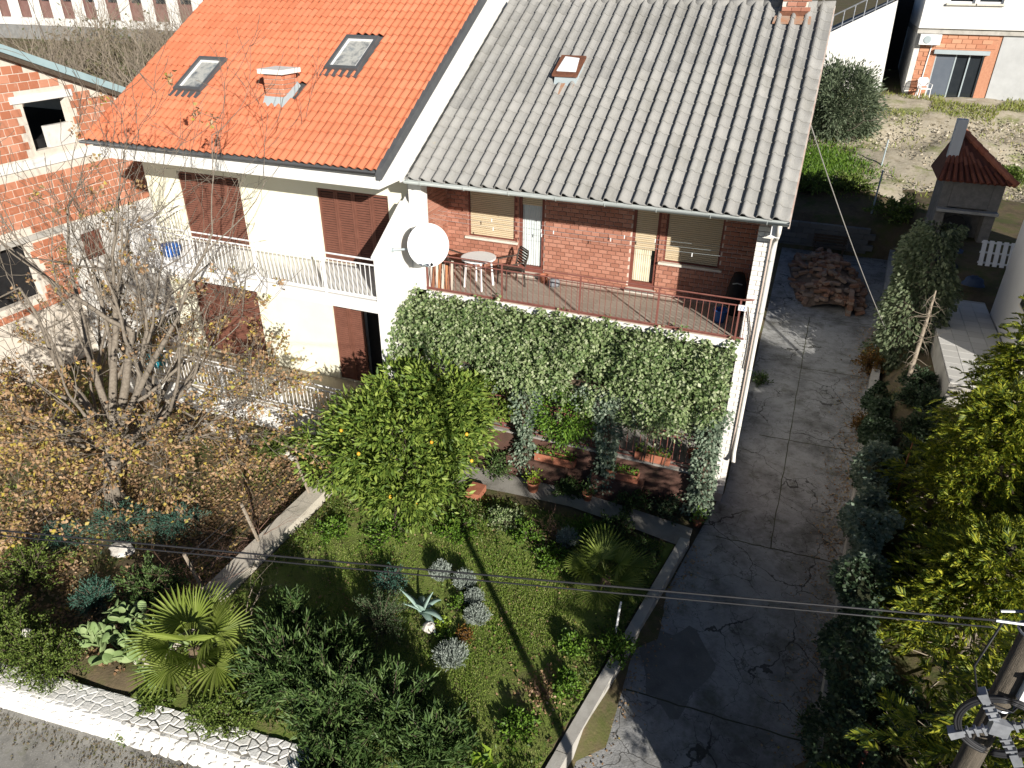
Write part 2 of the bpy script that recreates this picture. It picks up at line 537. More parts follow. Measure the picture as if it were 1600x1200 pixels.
GROUND = mat('garden_soil', [(0.075, 0.058, 0.036), (0.13, 0.10, 0.06), (0.10, 0.105, 0.035)], scale=1.3, rough=0.95, bump=0.7, bscale=22, contrast=(0.3, 0.68),
             dirt=[((0.24, 0.165, 0.095), 5.0, 0.55, 0.75, 0.7), ((0.06, 0.085, 0.02), 0.9, 0.5, 0.62, 0.75)])
xs = np.concatenate([np.linspace(-700, -60, 14), np.linspace(-56, -24, 9), np.arange(-22, 12.01, 0.4), np.linspace(14, 60, 12), np.linspace(80, 700, 12)])
ys = np.concatenate([np.linspace(-300, -20, 10), np.arange(-16, 45.01, 0.4), np.linspace(47, 80, 12), np.linspace(100, 900, 12)])
V, F = [], []
for j, y in enumerate(ys):
    for i, x in enumerate(xs):
        z = g(x, y) + 0.035 * math.sin(x * 1.7 + y * 0.6) * math.sin(y * 1.3 - x * 0.4) * (1 if y > -9 and x < -1.5 else 0)
        if y > 22:
            z += 0.25 * math.sin(x * 0.9 + 1.3 * math.sin(y * 0.7)) * math.sin(y * 0.8 + x * 0.3) * sm((y - 22) / 3) * (1 - sm((y - 33) / 3))
        if y < 20.2 and x < fence_x(y) + .3 and x > -1.6 + 0.165 * (y + 7.5) and (x > 0 or y < 0):
            z -= 0.05
        if y < wall_y(x) + 0.3 and y < -8:
            z -= 0.03
        V.append((x, y, z))
nx = len(xs)
F = [(j * nx + i, j * nx + i + 1, (j + 1) * nx + i + 1, (j + 1) * nx + i) for j in range(len(ys) - 1) for i in range(nx - 1)]
struct(link('ground', np_mesh('ground', V, F, GROUND, True)))

LAWN = mat('mossy_lawn_soil', [(0.13, 0.14, 0.045), (0.16, 0.21, 0.045), (0.22, 0.26, 0.07)], scale=1.6, rough=0.95, bump=0.7, bscale=28, contrast=(0.32, 0.66),
           dirt=[((0.2, 0.15, 0.09), 2.2, 0.54, 0.7, 0.75), ((0.09, 0.13, 0.02), 5.0, 0.55, 0.7, 0.6)])
def sheet(name, edge_l, edge_r, n, m, zf, nu=8):
    """strip between two polylines, draped on zf"""
    V, F = [], []
    def samp(e, t):
        k = t * (len(e) - 1); i = min(int(k), len(e) - 2); u = k - i
        return [e[i][a] * (1 - u) + e[i + 1][a] * u for a in (0, 1)]
    for j in range(n + 1):
        a, b = samp(edge_l, j / n), samp(edge_r, j / n)
        for i in range(nu + 1):
            x = a[0] + (b[0] - a[0]) * i / nu; y = a[1] + (b[1] - a[1]) * i / nu
            V.append((x, y, zf(x, y)))
    for j in range(n):
        for i in range(nu):
            k = j * (nu + 1) + i
            F.append((k, k + 1, k + nu + 2, k + nu + 1))
    return struct(link(name, np_mesh(name, V, F, m, True)))

DRIVE = mat('driveway_concrete', [(0.18, 0.182, 0.18), (0.34, 0.342, 0.34), (0.25, 0.252, 0.25)], scale=1.1, rough=0.9, bump=0.5, bscale=30,
            dirt=[((0.06, 0.056, 0.046), 0.7, 0.48, 0.66, 0.7), ((0.085, 0.088, 0.045), 2.3, 0.53, 0.72, 0.7), ((0.34, 0.33, 0.3), 3.7, 0.58, 0.72, 0.5), ((0.06, 0.055, 0.05), 14, 0.6, 0.7, 0.6)])
cracked(DRIVE, 0.62, 0.009, (0.035, 0.033, 0.028), .8, 1.0)
cracked(DRIVE, 2.2, 0.02, (0.05, 0.046, 0.04), 0.6, 0.5)
el = [(-1.3 + 0.165 * (y + 7.5), y) for y in np.linspace(-9.6, 0.0, 12)] + [(0.06, y) for y in np.linspace(0.4, 20, 12)]
er = [(fence_x(y) - 0.12, y) for y in np.linspace(-9.6, 0.0, 12)] + [(fence_x(y) - 0.12, y) for y in np.linspace(0.4, 20, 12)]
sheet('driveway', el, er, 46, DRIVE, lambda x, y: drive_z(y) + 0.004)
# pour joints and a repair patch cut into the driveway slab
JOINT = mat('joint_dirt', [(0.05, 0.05, 0.035), (0.09, 0.095, 0.05)], scale=5, rough=0.95)
def drive_strip(name, a, b, w, m, dz=.008, n=16, wob=.015):
    V, F = [], []
    for i in range(n + 1):
        t = i / n
        x = a[0] + (b[0] - a[0]) * t; y = a[1] + (b[1] - a[1]) * t
        dx, dy = b[0] - a[0], b[1] - a[1]; l = math.hypot(dx, dy)
        px_, py_ = -dy / l, dx / l
        o1 = random.uniform(-wob, wob)
        for s_ in (-1, 1):
            xx, yy = x + px_ * (o1 + s_ * w * random.uniform(.35, .65)), y + py_ * (o1 + s_ * w * random.uniform(.35, .65))
            V.append((xx, yy, drive_z(yy) + dz))
    F = [(2 * i, 2 * i + 1, 2 * i + 3, 2 * i + 2) for i in range(n)]
    return struct(MB().add(V, F).build(name, m, None))
for yj in (-5.6, -1.2, 3.4, 7.9, 12.2):
    drive_strip('driveway_joint', (max(.1, -1.2 + .165 * (yj + 7.5)) if yj > -1.7 else -1.15 + .165 * (yj + 7.5), yj - .05), (fence_x(yj) - .2, yj + .08), .028, JOINT)
drive_strip('driveway_joint', (1.25, -1.2), (1.55, 12.2), .022, JOINT, n=40)
PATCH = mat('repair_patch', [(0.13, 0.128, 0.12), (0.2, 0.197, 0.188)], scale=2.5, rough=0.95, bump=0.5, bscale=40, dirt=((0.3, 0.29, 0.27), 6, 0.58, 0.7, 0.5))
for (pts_) in ([(-.1 + .62 * math.cos(q) * (1 + .25 * math.sin(3 * q)), -4.9 + .9 * math.sin(q) * (1 + .2 * math.cos(5 * q))) for q in np.linspace(0, 6.28, 28)[:-1]],):
    struct(MB().add([(x, y, drive_z(y) + .006) for (x, y) in pts_], [tuple(range(len(pts_)))]).build('driveway_patch', PATCH, None))
STREET = mat('worn_asphalt', [(0.2, 0.195, 0.18), (0.3, 0.29, 0.265), (0.38, 0.37, 0.34)], scale=3.2, rough=0.95, bump=0.6, bscale=120,
             dirt=[((0.55, 0.53, 0.49), 38, 0.56, 0.66, 0.7), ((0.09, 0.085, 0.07), 25, 0.6, 0.68, 0.7), ((0.12, 0.115, 0.09), 0.8, 0.5, 0.66, 0.65), ((0.15, 0.16, 0.06), 2.4, 0.58, 0.7, 0.5)])
sx_ = [-60, -30, -20, -14, -11, -8, -5, -2, 1, 4, 8, 20, 60]
sheet('street', [(x, -17) for x in sx_], [(x, max(-10.35, min(wall_y(x) - 0.05, -9.45))) for x in sx_], 96, STREET, lambda x, y: -0.6, 14)
PATHM = mat('path_concrete', [(0.26, 0.245, 0.22), (0.36, 0.34, 0.31)], scale=2.0, rough=0.9, bump=0.4,
            dirt=((0.09, 0.085, 0.06), 1.5, 0.52, 0.7, 0.7))
path_poly_l = [(-6.1, -1.75), (-4.6, -1.62), (-3.2, -1.55), (-1.6, -1.75), (-0.42, -1.95)]
path_poly_r = [(-6.1, -0.98), (-4.6, -0.95), (-3.2, -0.95), (-1.6, -1.1), (-0.42, -1.25)]
sheet('garden_path', path_poly_l, path_poly_r, 30, PATHM, lambda x, y: 0.055, 3)

lx_ = np.linspace(-9.3, -1.9, 14)
sheet('lawn', [(-8.58, y) for y in lx_], [(-1.62 + .165 * (y + 7.5), y) for y in lx_], 40, LAWN,
      lambda x, y: 0.012 + 0.035 * math.sin(x * 1.7 + y * 0.6) * math.sin(y * 1.3 - x * 0.4), 40)
# kerb wall between garden and driveway, in cast lengths
kerb = thing('kerb_wall', 'low mossy concrete kerb wall between lawn and driveway', 'kerb', (-0.9, -4.6, 0))
kp = [(-1.34 + 0.165 * (y + 7.5), y) for y in (-9.3, -7.4, -5.5, -3.7, -1.75)]
for a, b in zip(kp[:-1], kp[1:]):
    w = 0.22
    za, zb = drive_z(a[1]) - 0.1, drive_z(b[1]) - 0.1
    ta, tb = 0.16 + drive_z(a[1]) * 0.35, 0.16 + drive_z(b[1]) * 0.35
    a2, b2 = (a[0], a[1] + 0.008), (b[0], b[1] - 0.008)
    MB().hexa([(a2[0] - w, a2[1], za), (a2[0], a2[1], za), (b2[0], b2[1], zb), (b2[0] - w, b2[1], zb),
               (a2[0] - w, a2[1], ta), (a2[0] - 0.02, a2[1], ta), (b2[0] - 0.02, b2[1], tb), (b2[0] - w, b2[1], tb)]).build('cast_length', CONCRETE, kerb)
# right-hand low kerb under the ivy fence
k2 = thing('fence_footing', 'low concrete footing under the ivy along the driveway', 'kerb', (3, 3, 0))
for y0 in np.arange(-8.6, 19.5, 2.0):
    y1 = y0 + 1.985
    xa, xb = fence_x(y0), fence_x(y1)
    MB().hexa([(xa - 0.12, y0, drive_z(y0) - .2), (xa + 0.1, y0, drive_z(y0) - .2), (xb + 0.1, y1, drive_z(y1) - .2), (xb - 0.12, y1, drive_z(y1) - .2),
               (xa - 0.12, y0, drive_z(y0) + .38), (xa + 0.1, y0, drive_z(y0) + .38), (xb + 0.1, y1, drive_z(y1) + .38), (xb - 0.12, y1, drive_z(y1) + .38)]).build('cast_length', CONCRETE, k2)

# ================================================================== generic building pieces
def wall_boxes(mb, axis, a0, a1, z0, z1, d0, d1, holes):
    """wall slab with rectangular holes; axis 'x' = runs along x with depth d in y, 'y' = the other way"""
    A = sorted(set([a0, a1] + [h[k] for h in holes for k in (0, 1)]))
    for i in range(len(A) - 1):
        l, r = A[i], A[i + 1]
        if r <= a0 or l >= a1:
            continue
        mid = (l + r) / 2
        zs = [(z0, z1)]
        for h in holes:
            if h[0] < mid < h[1]:
                nz = []
                for (p, q) in zs:
                    if h[2] > p: nz.append((p, min(q, h[2])))
                    if h[3] < q: nz.append((max(p, h[3]), q))
                zs = nz
        for (p, q) in zs:
            if axis == 'x':
                mb.box((l, d0, p), (r, d1, q))
            else:
                mb.box((d0, l, p), (d1, r, q))
    return mb

def brick_field(parent, axis, a0, a1, z0, z1, face, out, holes, bl, bh, joint, mesh_size, me, limit, rest_m, camera=True, shape=None):
    """running bond; returns nothing. out = +1/-1 way the bricks stand proud. The nearest `limit` are objects, the rest one part"""
    items = []
    row = 0
    z = z0
    while z + bh <= z1 + 1e-6:
        off = (bl + joint) / 2 if row % 2 else 0
        a = a0 - off
        while a < a1:
            l, r = max(a, a0), min(a + bl, a1)
            segs = [(l, r)]
            for h in holes:
                if h[2] < z + bh - 0.01 and h[3] > z + 0.01:
                    ns = []
                    for (p, q) in segs:
                        if h[0] > p: ns.append((p, min(q, h[0])))
                        if h[1] < q: ns.append((max(p, h[1]), q))
                    segs = ns
            for (p, q) in segs:
                if q - p > 0.04 and (shape is None or shape((p + q) / 2, z + bh / 2)):
                    items.append(((p + q) / 2, z + bh / 2, q - p))
            a += bl + joint
        z += bh + joint
        row += 1
    def place(it):
        jit = random.uniform(0.0, 0.004)
        return (it[0], face + out * (0.0 + jit), it[1]) if axis == 'x' else (face + out * jit, it[0], it[1])
    items.sort(key=lambda it: (Vector(place(it)) - CAM).length)
    rot = (0, 0, 0) if axis == 'x' else (0, 0, math.pi / 2)
    for it in items[:limit]:
        link('brick', me, parent, place(it), rot, (it[2] / mesh_size, 1, 1))
    if len(items) > limit:
        mb = MB()
        for it in items[limit:]:
            p = place(it)
            h = it[2] / 2 - 0.001
            if axis == 'x':
                mb.box((p[0] - h, p[1] - 0.02, p[2] - bh / 2), (p[0] + h, p[1] + 0.02, p[2] + bh / 2))
            else:
                mb.box((p[0] - 0.02, p[1] - h, p[2] - bh / 2), (p[0] + 0.02, p[1] + h, p[2] + bh / 2))
        mb.build('brick_courses', rest_m, parent)['kind'] = 'stuff'

BRICK_I = mat('face_brick_joined', [(0.31, 0.135, 0.09), (0.39, 0.175, 0.12), (0.45, 0.22, 0.155)], src='island', rough=0.85, bump=0.3, bscale=90)
GTILE_I = mat('grey_roof_tile_joined', stretch=(1.6, .6, .6), cols= [(0.265, 0.262, 0.25), (0.305, 0.302, 0.288), (0.335, 0.33, 0.315)], src='island', rough=0.92, bump=0.5, bscale=70,
              dirt=[((0.42, 0.40, 0.36), 22, 0.52, 0.75, 0.6), ((0.15, 0.145, 0.125), 3.0, 0.55, 0.8, 0.6), ((0.16, 0.155, 0.13), 0.9, 0.52, 0.7, 0.45), ((0.36, 0.31, 0.2), 9.0, 0.66, 0.78, 0.5), ((0.14, 0.135, 0.12), 45.0, 0.58, 0.72, 0.5)])
OTILE_I = mat('orange_roof_tile_joined', stretch=(1.6, .6, .6), cols= [(0.51, 0.165, 0.083), (0.55, 0.183, 0.094), (0.575, 0.2, 0.107)], src='island', rough=0.8, bump=0.2, bscale=60,
              dirt=[((0.45, 0.15, 0.08), 3.5, 0.55, 0.8, 0.4), ((0.35, 0.2, 0.13), 9.0, 0.6, 0.75, 0.45), ((0.3, 0.1, 0.055), 0.9, 0.5, 0.68, 0.35)])

def tile_mesh(name, w, L, prof, th, lift, m):
    """roof tile: x across, y up the slope, z out of the roof. prof = [(u,h)]"""
    V, F = [], []
    n = len(prof)
    for (y, dz) in ((0, lift), (L, 0.0)):
        for (u, h) in prof:
            V.append((u * w, y, h + dz))
    for (u, h) in prof:
        V.append((u * w, 0, h + lift - th))
    for i in range(n - 1):
        F.append((i, i + 1, n + i + 1, n + i))
        F.append((2 * n + i, 2 * n + i + 1, i + 1, i))
    F.append((2 * n, 0, n))
    F.append((n - 1, 3 * n - 1, 2 * n - 1))
    me = bpy.data.meshes.new(name)
    me.from_pydata(V, [], F)
    me.materials.append(m)
    for k, p in enumerate(me.polygons):
        p.use_smooth = (k < 2 * (n - 1) and k % 2 == 0)
    me.update()
    return me

def lay_roof(parent, me, me_rest_m, x0, ncol, w, y0, z0, slope, nrow, gauge, limit, skip, name_rest):
    ang = math.atan(slope)
    items = []
    for r in range(nrow):
        for c in range(ncol):
            x = x0 + c * w
            s = r * gauge
            y, z = y0 + s * math.cos(ang), z0 + s * math.sin(ang)
            if skip(x + w / 2, y + 0.5 * gauge * math.cos(ang)):
                continue
            items.append((x, y, z))
    items.sort(key=lambda p: (Vector(p) - CAM).length)
    for p in items[:limit]:
        j = random.uniform(-0.006, 0.006)
        link('roof_tile', me, parent, (p[0], p[1] + j, p[2] + j * 0.5), (ang + random.uniform(-0.006, 0.006), random.uniform(-0.01, 0.01), random.uniform(-0.006, 0.006)))
    rest = items[limit:]
    if rest:
        bv = np.array([v.co[:] for v in me.vertices])
        Rr = np.array(Matrix.Rotation(ang, 3, 'X'))
        bv = bv @ Rr.T
        mb = MB()
        faces = [tuple(p.vertices) for p in me.polygons]
        for p in rest:
            mb.add(bv + np.array(p) + rng.normal(size=3) * 0.002, faces)
        mb.build(name_rest, me_rest_m, parent)['kind'] = 'stuff'

def railing(parent, p0, p1, z0, ztop, posts, step, m, rails, rp=0.02, rb=0.008, rr=0.018, names=('post', 'rail', 'baluster')):
    """railing between two plan points"""
    a, b = Vector((p0[0], p0[1], 0)), Vector((p1[0], p1[1], 0))
    L = (b - a).length
    for t in posts:
        q = a.lerp(b, t)
        MB().box((q.x - rp, q.y - rp, z0 - 0.1), (q.x + rp, q.y + rp, ztop - 0.01)).build(names[0], m, parent)
    for z in rails:
        MB().tube([(a.x, a.y, z), (a.x * .5 + b.x * .5, a.y * .5 + b.y * .5, z), (b.x, b.y, z)], rr, 6).build(names[1], m, parent)
    n = int(L / step)
    zb, zt = rails[-1], rails[-2] if len(rails) > 2 else rails[0]
    me = MB().tube([(0, 0, 0), (0, 0, zt - zb)], rb, 5).mesh(names[2], m)
    for i in range(1, n):
        q = a.lerp(b, i / n)
        link(names[2], me, parent, (q.x, q.y, zb))

def roller(parent, x0, x1, z0, z1, y, m=BEIGE):
    """roller shutter: slats in one sheet, seen as a part"""
    mb = MB()
    z = z0
    while z < z1 - 0.01:
        t = min(z + 0.042, z1)
        mb.prism([(x0, y, z), (x0, y - 0.012, z + 0.012), (x0, y - 0.012, t - 0.008), (x0, y, t)], (x1 - x0, 0, 0))
        z += 0.046
    return mb.build('roller_slats', m, parent)

def wavy_sheet(parent, name, x0, x1, z0, z1, y, m, n=40, amp=0.02, waves=8):
    V, F = [], []
    for i in range(n + 1):
        x = x0 + (x1 - x0) * i / n
        yy = y + amp * math.sin(waves * 2 * math.pi * i / n + 0.6 * math.sin(i))
        V += [(x, yy, z0), (x, yy, z1)]
    F = [(2 * i, 2 * i + 2, 2 * i + 3, 2 * i + 1) for i in range(n)]
    return MB().add(V, F).build(name, m, parent, True)

# ================================================================== BRICK HOUSE (right)
bh = thing('brick_house', 'brick-fronted house with grey tiled roof and loggia balcony', 'house', (-3.9, 5.0, 0))
YW = 1.8
LX, RX = -7.80, -0.2
holes = [(-7.22, -5.95, 5.04, 6.22), (-5.86, -5.20, 4.30, 6.22), (-3.04, -2.40, 4.30, 6.22), (-2.28, -1.00, 5.04, 6.22)]
fw = wall_boxes(MB(), 'x', LX, RX, 3.95, 6.95, YW + 0.02, YW + 0.16, holes).build('front_wall', MORTAR, bh)
brick_me = bevel_box('brick', 0.2, 0.04, 0.086, 0.006, BRICK)
brick_field(fw, 'x', LX + 0.01, RX, 4.245, 6.9, YW + 0.012, -1, holes, 0.196, 0.086, 0.014, 0.2, brick_me, 180, BRICK_I)
lw = MB().box((LX - 0.03, 0.2, 3.95), (LX - 0.005, YW + 0.02, 6.9)).build('loggia_side_wall', MORTAR, bh)
brick_field(lw, 'y', 0.24, YW - 0.01, 4.245, 6.85, LX - 0.008, 1, [], 0.196, 0.086, 0.014, 0.2, brick_me, 60, BRICK_I)
MB().box((LX - 0.02, -0.06, 2.6), (-7.5, 0.22, 6.95)).build('white_pilaster', WHITE, bh)
# rear body, gables, side wall
MB().box((LX - 0.03, YW + 0.18, 0), (-0.02, 11.3, 6.9)).build('rear_body', WHITE, bh)
mb = MB().prism([(-0.2, 0.02, 0.0), (-0.2, YW + 0.17, 0.0), (-0.2, YW + 0.17, 6.9), (-0.2, 0.02, 6.9)], (0.22, 0, 0))
colp = mb.build('side_pier', MORTAR, bh)
wb_me = bevel_box('white_brick', 0.25, 0.04, 0.09, 0.005, WHITEBRICK)
wb_half = bevel_box('white_brick_half', 0.12, 0.04, 0.09, 0.005, WHITEBRICK)
for r in range(64):
    z = 0.3 + r * 0.1
    if r % 2:
        link('white_brick', wb_me, colp, (-0.085, 0.012, z))
    else:
        link('white_brick', wb_half, colp, (-0.15, 0.012, z)); link('white_brick', wb_half, colp, (-0.02, 0.012, z))
MB().prism([(-0.1, 0.0, 6.91), (-0.1, 11.2, 6.91), (-0.1, 5.45, 9.95)], (-7.6, 0, 0)).build('gable_body', WHITE, bh)
MB().box((LX, -0.45, 6.83), (0.25, YW + 0.5, 6.885)).build('eave_soffit', WHITE, bh)

# roof
RS = 0.558
RY0, RZ0 = -0.5, 6.93
ang = math.atan(RS)
rf = MB().prism([(-7.5, RY0 + .05, RZ0 - 0.02), (-7.5, 5.45, RZ0 + RS * 5.95 - 0.04), (-7.5, 11.4, RZ0 - 0.02), (-7.5, 11.4, RZ0 - 0.1), (-7.5, 5.45, RZ0 + RS * 5.95 - 0.14), (-7.5, RY0 + .05, RZ0 - 0.1)],
                (7.75, 0, 0)).build('roof', DARKBARK, bh)
prof = [(0.0, 0.0), (0.03, 0.04), (0.08, 0.074), (0.18, 0.084), (0.3, 0.07), (0.42, 0.034), (0.56, 0.012), (0.8, 0.004), (1.02, 0.0)]
GW = 0.291
gt_me = tile_mesh('roof_tile', GW, 0.37, prof, 0.02, 0.017, GTILE)
def gskip(x, y):
    return (-5.25 < x < -4.8 and 2.55 < y < 3.05)
lay_roof(rf, gt_me, GTILE_I, -7.55, 27, GW, RY0 - 0.02, RZ0 + 0.0, RS, 20, 0.343, 300, gskip, 'upper_tile_courses')
# rear slope
mb = MB()
for c in range(27):
    for r in range(20):
        pass
mb.add([(-7.55, 5.5, 10.27), (0.31, 5.5, 10.27), (0.31, 11.5, 6.95), (-7.55, 11.5, 6.95)], [(0, 1, 2, 3)])
mb.build('rear_slope', GTILE_I, rf)
rt_me = MB().tube([(0, 0, 0), (0.2, 0, 0), (0.42, 0, 0)], [0.11, 0.12, 0.125], 10).mesh('ridge_tile', GTILE, True)
for i in range(20):
    link('ridge_tile', rt_me, rf, (-7.5 + i * 0.39, 5.45, 10.23 + random.uniform(-.006, .006)), (0, random.uniform(-.02, .02), 0))
MB().prism([(0.31, RY0, RZ0 - 0.0), (0.31, 5.45, 10.25), (0.31, 5.45, 10.1), (0.31, RY0, RZ0 - 0.13)], (0.03, 0, 0)).build('verge_board', mat('verge_paint', [(0.45, 0.3, 0.24), (0.6, 0.55, 0.5)], scale=5), rf)
MB().prism([(-7.58, RY0, RZ0), (-7.58, 5.45, 10.25), (-7.58, 5.45, 10.12), (-7.58, RY0, RZ0 - 0.12)], (0.02, 0, 0)).build('verge_board', GUTTER, rf)
# gutter (half round), straps, downpipe
def half_gutter(parent, x0, x1, y, z, r, m, name='gutter'):
    V, F = [], []
    n = 9
    for x in (x0, x1):
        for rr in (r, r - 0.008):
            for k in range(n):
                a = math.pi + math.pi * k / (n - 1)
                V.append((x, y + rr * math.cos(a), z + rr * math.sin(a)))
    for k in range(n - 1):
        F.append((k, k + 1, 2 * n + k + 1, 2 * n + k))
        F.append((n + k + 1, n + k, 3 * n + k, 3 * n + k + 1))
    F.append((0, 2 * n, 3 * n, n)); F.append((n - 1, 2 * n - 1, 4 * n - 1, 3 * n - 1))
    F.append(tuple(range(0, n))); F.append(tuple(range(3 * n - 1, 2 * n - 1, -1)))
    return MB().add(V, F).build(name, m, parent, True)
gu = half_gutter(bh, -7.6, 0.33, -0.57, 6.93, 0.075, GUTTER)
for x in np.arange(-7.2, 0.3, 1.02):
    pts = [(x, -0.57 + 0.08 * math.cos(a), 6.93 + 0.08 * math.sin(a)) for a in np.linspace(math.pi, 2 * math.pi, 8)]
    MB().tube(pts, 0.009, 5).build('strap', GUTTER, gu)
dp = MB().tube([(0.17, -0.57, 6.86), (0.17, -0.57, 6.72), (0.15, -0.35, 6.55), (0.12, -0.09, 6.42), (0.115, -0.07, 6.25), (0.115, -0.07, 4.0), (0.115, -0.07, 1.5), (0.13, -0.13, 1.38), (0.14, -0.2, 1.33)], 0.045, 10).build('downpipe', PIPE, bh, True)
for z in (6.0, 4.9, 3.6, 2.2):
    MB().tube([(0.115, -0.07, z), (0.115, -0.07, z + 0.03)], 0.052, 10).build('pipe_clamp', GUTTER, dp)
MB().box((0.03, -0.5, 6.6), (0.2, 0.1, 6.86)).build('eave_bracket', WHITEPAINT, bh)

# windows and doors
def window(x0, x1, z0, z1, split):
    w = MB().box((x0, YW + 0.10, z0), (x1, YW + 0.13, z1)).build('window', GLASS, bh)
    fr = MB()
    for (a, b, c, d) in ((x0 + .002, x0 + .04, z0 + .002, z1), (x1 - .04, x1 - .002, z0 + .002, z1), (x0 + .042, x1 - .042, z0 + .002, z0 + .03)):
        fr.box((a, YW + 0.02, c), (b, YW + 0.095, d))
    fr.build('frame', REDFRAME, w)
    roller(w, x0 + 0.045, x1 - 0.045, z0 + 0.035, z1, YW + 0.06)
    MB().box((x0 - 0.08, YW - 0.07, z0 - 0.055), (x1 + 0.08, YW + 0.09, z0 - 0.003)).build('sill', SILL, w)
window(*holes[0], 1)
window(*holes[3], 1)
def bdoor(h, zs, cm, cream):
    x0, x1, z0, z1 = h
    d = MB().box((x0 + .06, YW + 0.115, z0 + .14), (x1 - .06, YW + 0.12, z1)).build('balcony_door', GLASS, bh)
    fr = MB()
    for (a, b, c, e) in ((x0 + .002, x0 + .07, z0, z1), (x1 - .07, x1 - .002, z0, z1), (x0 + .072, x1 - .072, z0 + .001, z0 + .15)):
        fr.box((a, YW + 0.03, c), (b, YW + 0.105, e))
    fr.build('frame', REDFRAME, d)
    roller(d, x0 + 0.074, x1 - 0.074, zs, z1, YW + 0.06)
    wavy_sheet(d, 'curtain', x0 + 0.075, x1 - 0.075 - (0.09 if cream else 0.0), z0 + 0.16, zs + .02, YW + 0.10, cm, amp=0.008)
    MB().box((x0 - 0.04, YW - 0.16, 4.232), (x1 + 0.04, YW + 0.1, 4.298)).build('threshold', SILL, d)
bdoor(holes[1], 5.98, CURTAIN, False)
bdoor(holes[2], 5.25, CURTAINY, True)
MB().box((-5.947, YW + 0.012, 5.0), (-5.863, YW + 0.09, 6.22)).build('mullion_post', REDFRAME, bh)
MB().box((-2.397, YW + 0.012, 5.04), (-2.283, YW + 0.09, 6.22)).build('mullion_post', REDFRAME, bh)

# balcony
MB().box((LX, -0.06, 3.93), (RX - 0.005, YW + 0.015, 4.212)).build('balcony_slab', WHITE, bh)
ft = MB().box((LX + .01, -0.05, 4.2125), (RX - 0.01, YW + 0.01, 4.2165)).build('balcony_floor', MORTAR, bh)
ft_me = bevel_box('floor_tile', 0.325, 0.325, 0.012, 0.002, FLOORT)
for i in range(23):
    for j in range(5):
        link('floor_tile', ft_me, ft, (LX + 0.18 + i * 0.33, 0.115 + j * 0.33 + 0.02, 4.222))
rl = MB().box((-7.5, -0.045, 4.238), (RX - 0.02, -0.015, 4.262)).build('balcony_railing', RUSTRAIL, bh)
pts = [(-7.5 - t0) / (-7.5 - -0.26) * 1.0 for t0 in ()]
railing(rl, (-7.5, -0.03), (-0.26, -0.03), 4.1, 5.12, [0.005, 0.27, 0.527, 0.765, 0.995], 0.128, RUSTRAIL, [5.12, 4.99, 4.28], rp=0.017, rb=0.0075, rr=0.016)
MB().tube([(-0.26, -0.03, 5.12), (-0.15, -0.02, 5.13), (-0.05, 0.01, 5.14)], 0.02, 6).build('rail_end', RUSTRAIL, rl)
MB().tube([(-0.26, -0.03, 4.28), (-0.12, -0.04, 4.27)], 0.02, 6).build('rail_end', RUSTRAIL, rl)
MB().tube([(-0.17, -0.05, 5.0), (-0.15, -0.055, 4.3)], 0.006, 5).build('wire', RUSTRAIL, rl)
MB().tube([(-0.15, -0.05, 5.0), (-0.02, -0.045, 4.5), (0.0, -0.045, 4.0), (-0.01, -0.045, 3.6)], 0.012, 5).build('wire', DARKBARK, bh)

# roof hatch and chimney
def onroof(y): return RZ0 + RS * (y - RY0)
h0, h1 = 2.50, 3.12
ht = MB().hexa([(-5.33, h0, onroof(h0) - .05), (-4.78, h0, onroof(h0) - .05), (-4.78, h1, onroof(h1) - .05), (-5.33, h1, onroof(h1) - .05),
                (-5.30, h0 + .02, onroof(h0) + .2), (-4.81, h0 + .02, onroof(h0) + .2), (-4.81, h1, onroof(h1) + .2), (-5.30, h1, onroof(h1) + .2)]).build('roof_hatch', ZINC, rf)
RUST = mat('rusty_sheet', [(0.10, 0.045, 0.03), (0.22, 0.09, 0.05)], scale=10, rough=0.8)
MB().hexa([(-5.36, h0 - .02, onroof(h0) + .2), (-4.76, h0 - .02, onroof(h0) + .2), (-4.76, h1 + .03, onroof(h1) + .2), (-5.36, h1 + .03, onroof(h1) + .2),
           (-5.36, h0 - .02, onroof(h0) + .25), (-4.76, h0 - .02, onroof(h0) + .25), (-4.76, h1 + .03, onroof(h1) + .25), (-5.36, h1 + .03, onroof(h1) + .25)]).build('hatch_lid', RUST, ht)
MB().hexa([(-5.3, h0 + .05, onroof(h0) + .275), (-4.82, h0 + .05, onroof(h0) + .275), (-4.88, h1 - .12, onroof(h1) + .2), (-5.24, h1 - .06, onroof(h1) + .22),
           (-5.3, h0 + .05, onroof(h0) + .283), (-4.82, h0 + .05, onroof(h0) + .283), (-4.88, h1 - .12, onroof(h1) + .211), (-5.24, h1 - .06, onroof(h1) + .231)]).build('flaking_paint', WHITEPAINT, ht)
RUSTSTAIN = mat('rust_stain', [(0.4, 0.18, 0.09), (0.34, 0.29, 0.24)], scale=6, rough=0.9)
for (x, l) in ((-5.12, 0.34), (-4.9, 0.42)):
    MB().hexa([(x, h0 - l, onroof(h0 - l) + .062), (x + .06, h0 - l, onroof(h0 - l) + .062), (x + .09, h0 - .02, onroof(h0 - .02) + .075), (x - .02, h0 - .02, onroof(h0 - .02) + .075),
               (x, h0 - l, onroof(h0 - l) + .068), (x + .06, h0 - l, onroof(h0 - l) + .068), (x + .09, h0 - .02, onroof(h0 - .02) + .082), (x - .02, h0 - .02, onroof(h0 - .02) + .082)]).build('rust_streak', RUSTSTAIN, ht)
ch = MB().box((-0.78, 5.02, 9.7), (-0.24, 5.6, 10.95)).build('chimney', MORTARL, bh)
for r in range(8):
    for k in range(3):
        x = -0.74 + (k + (0.5 if r % 2 else 0)) * 0.205
        if x < -0.3:
            link('brick', brick_me, ch, (x + 0.06, 5.01, 10.18 + r * 0.1))
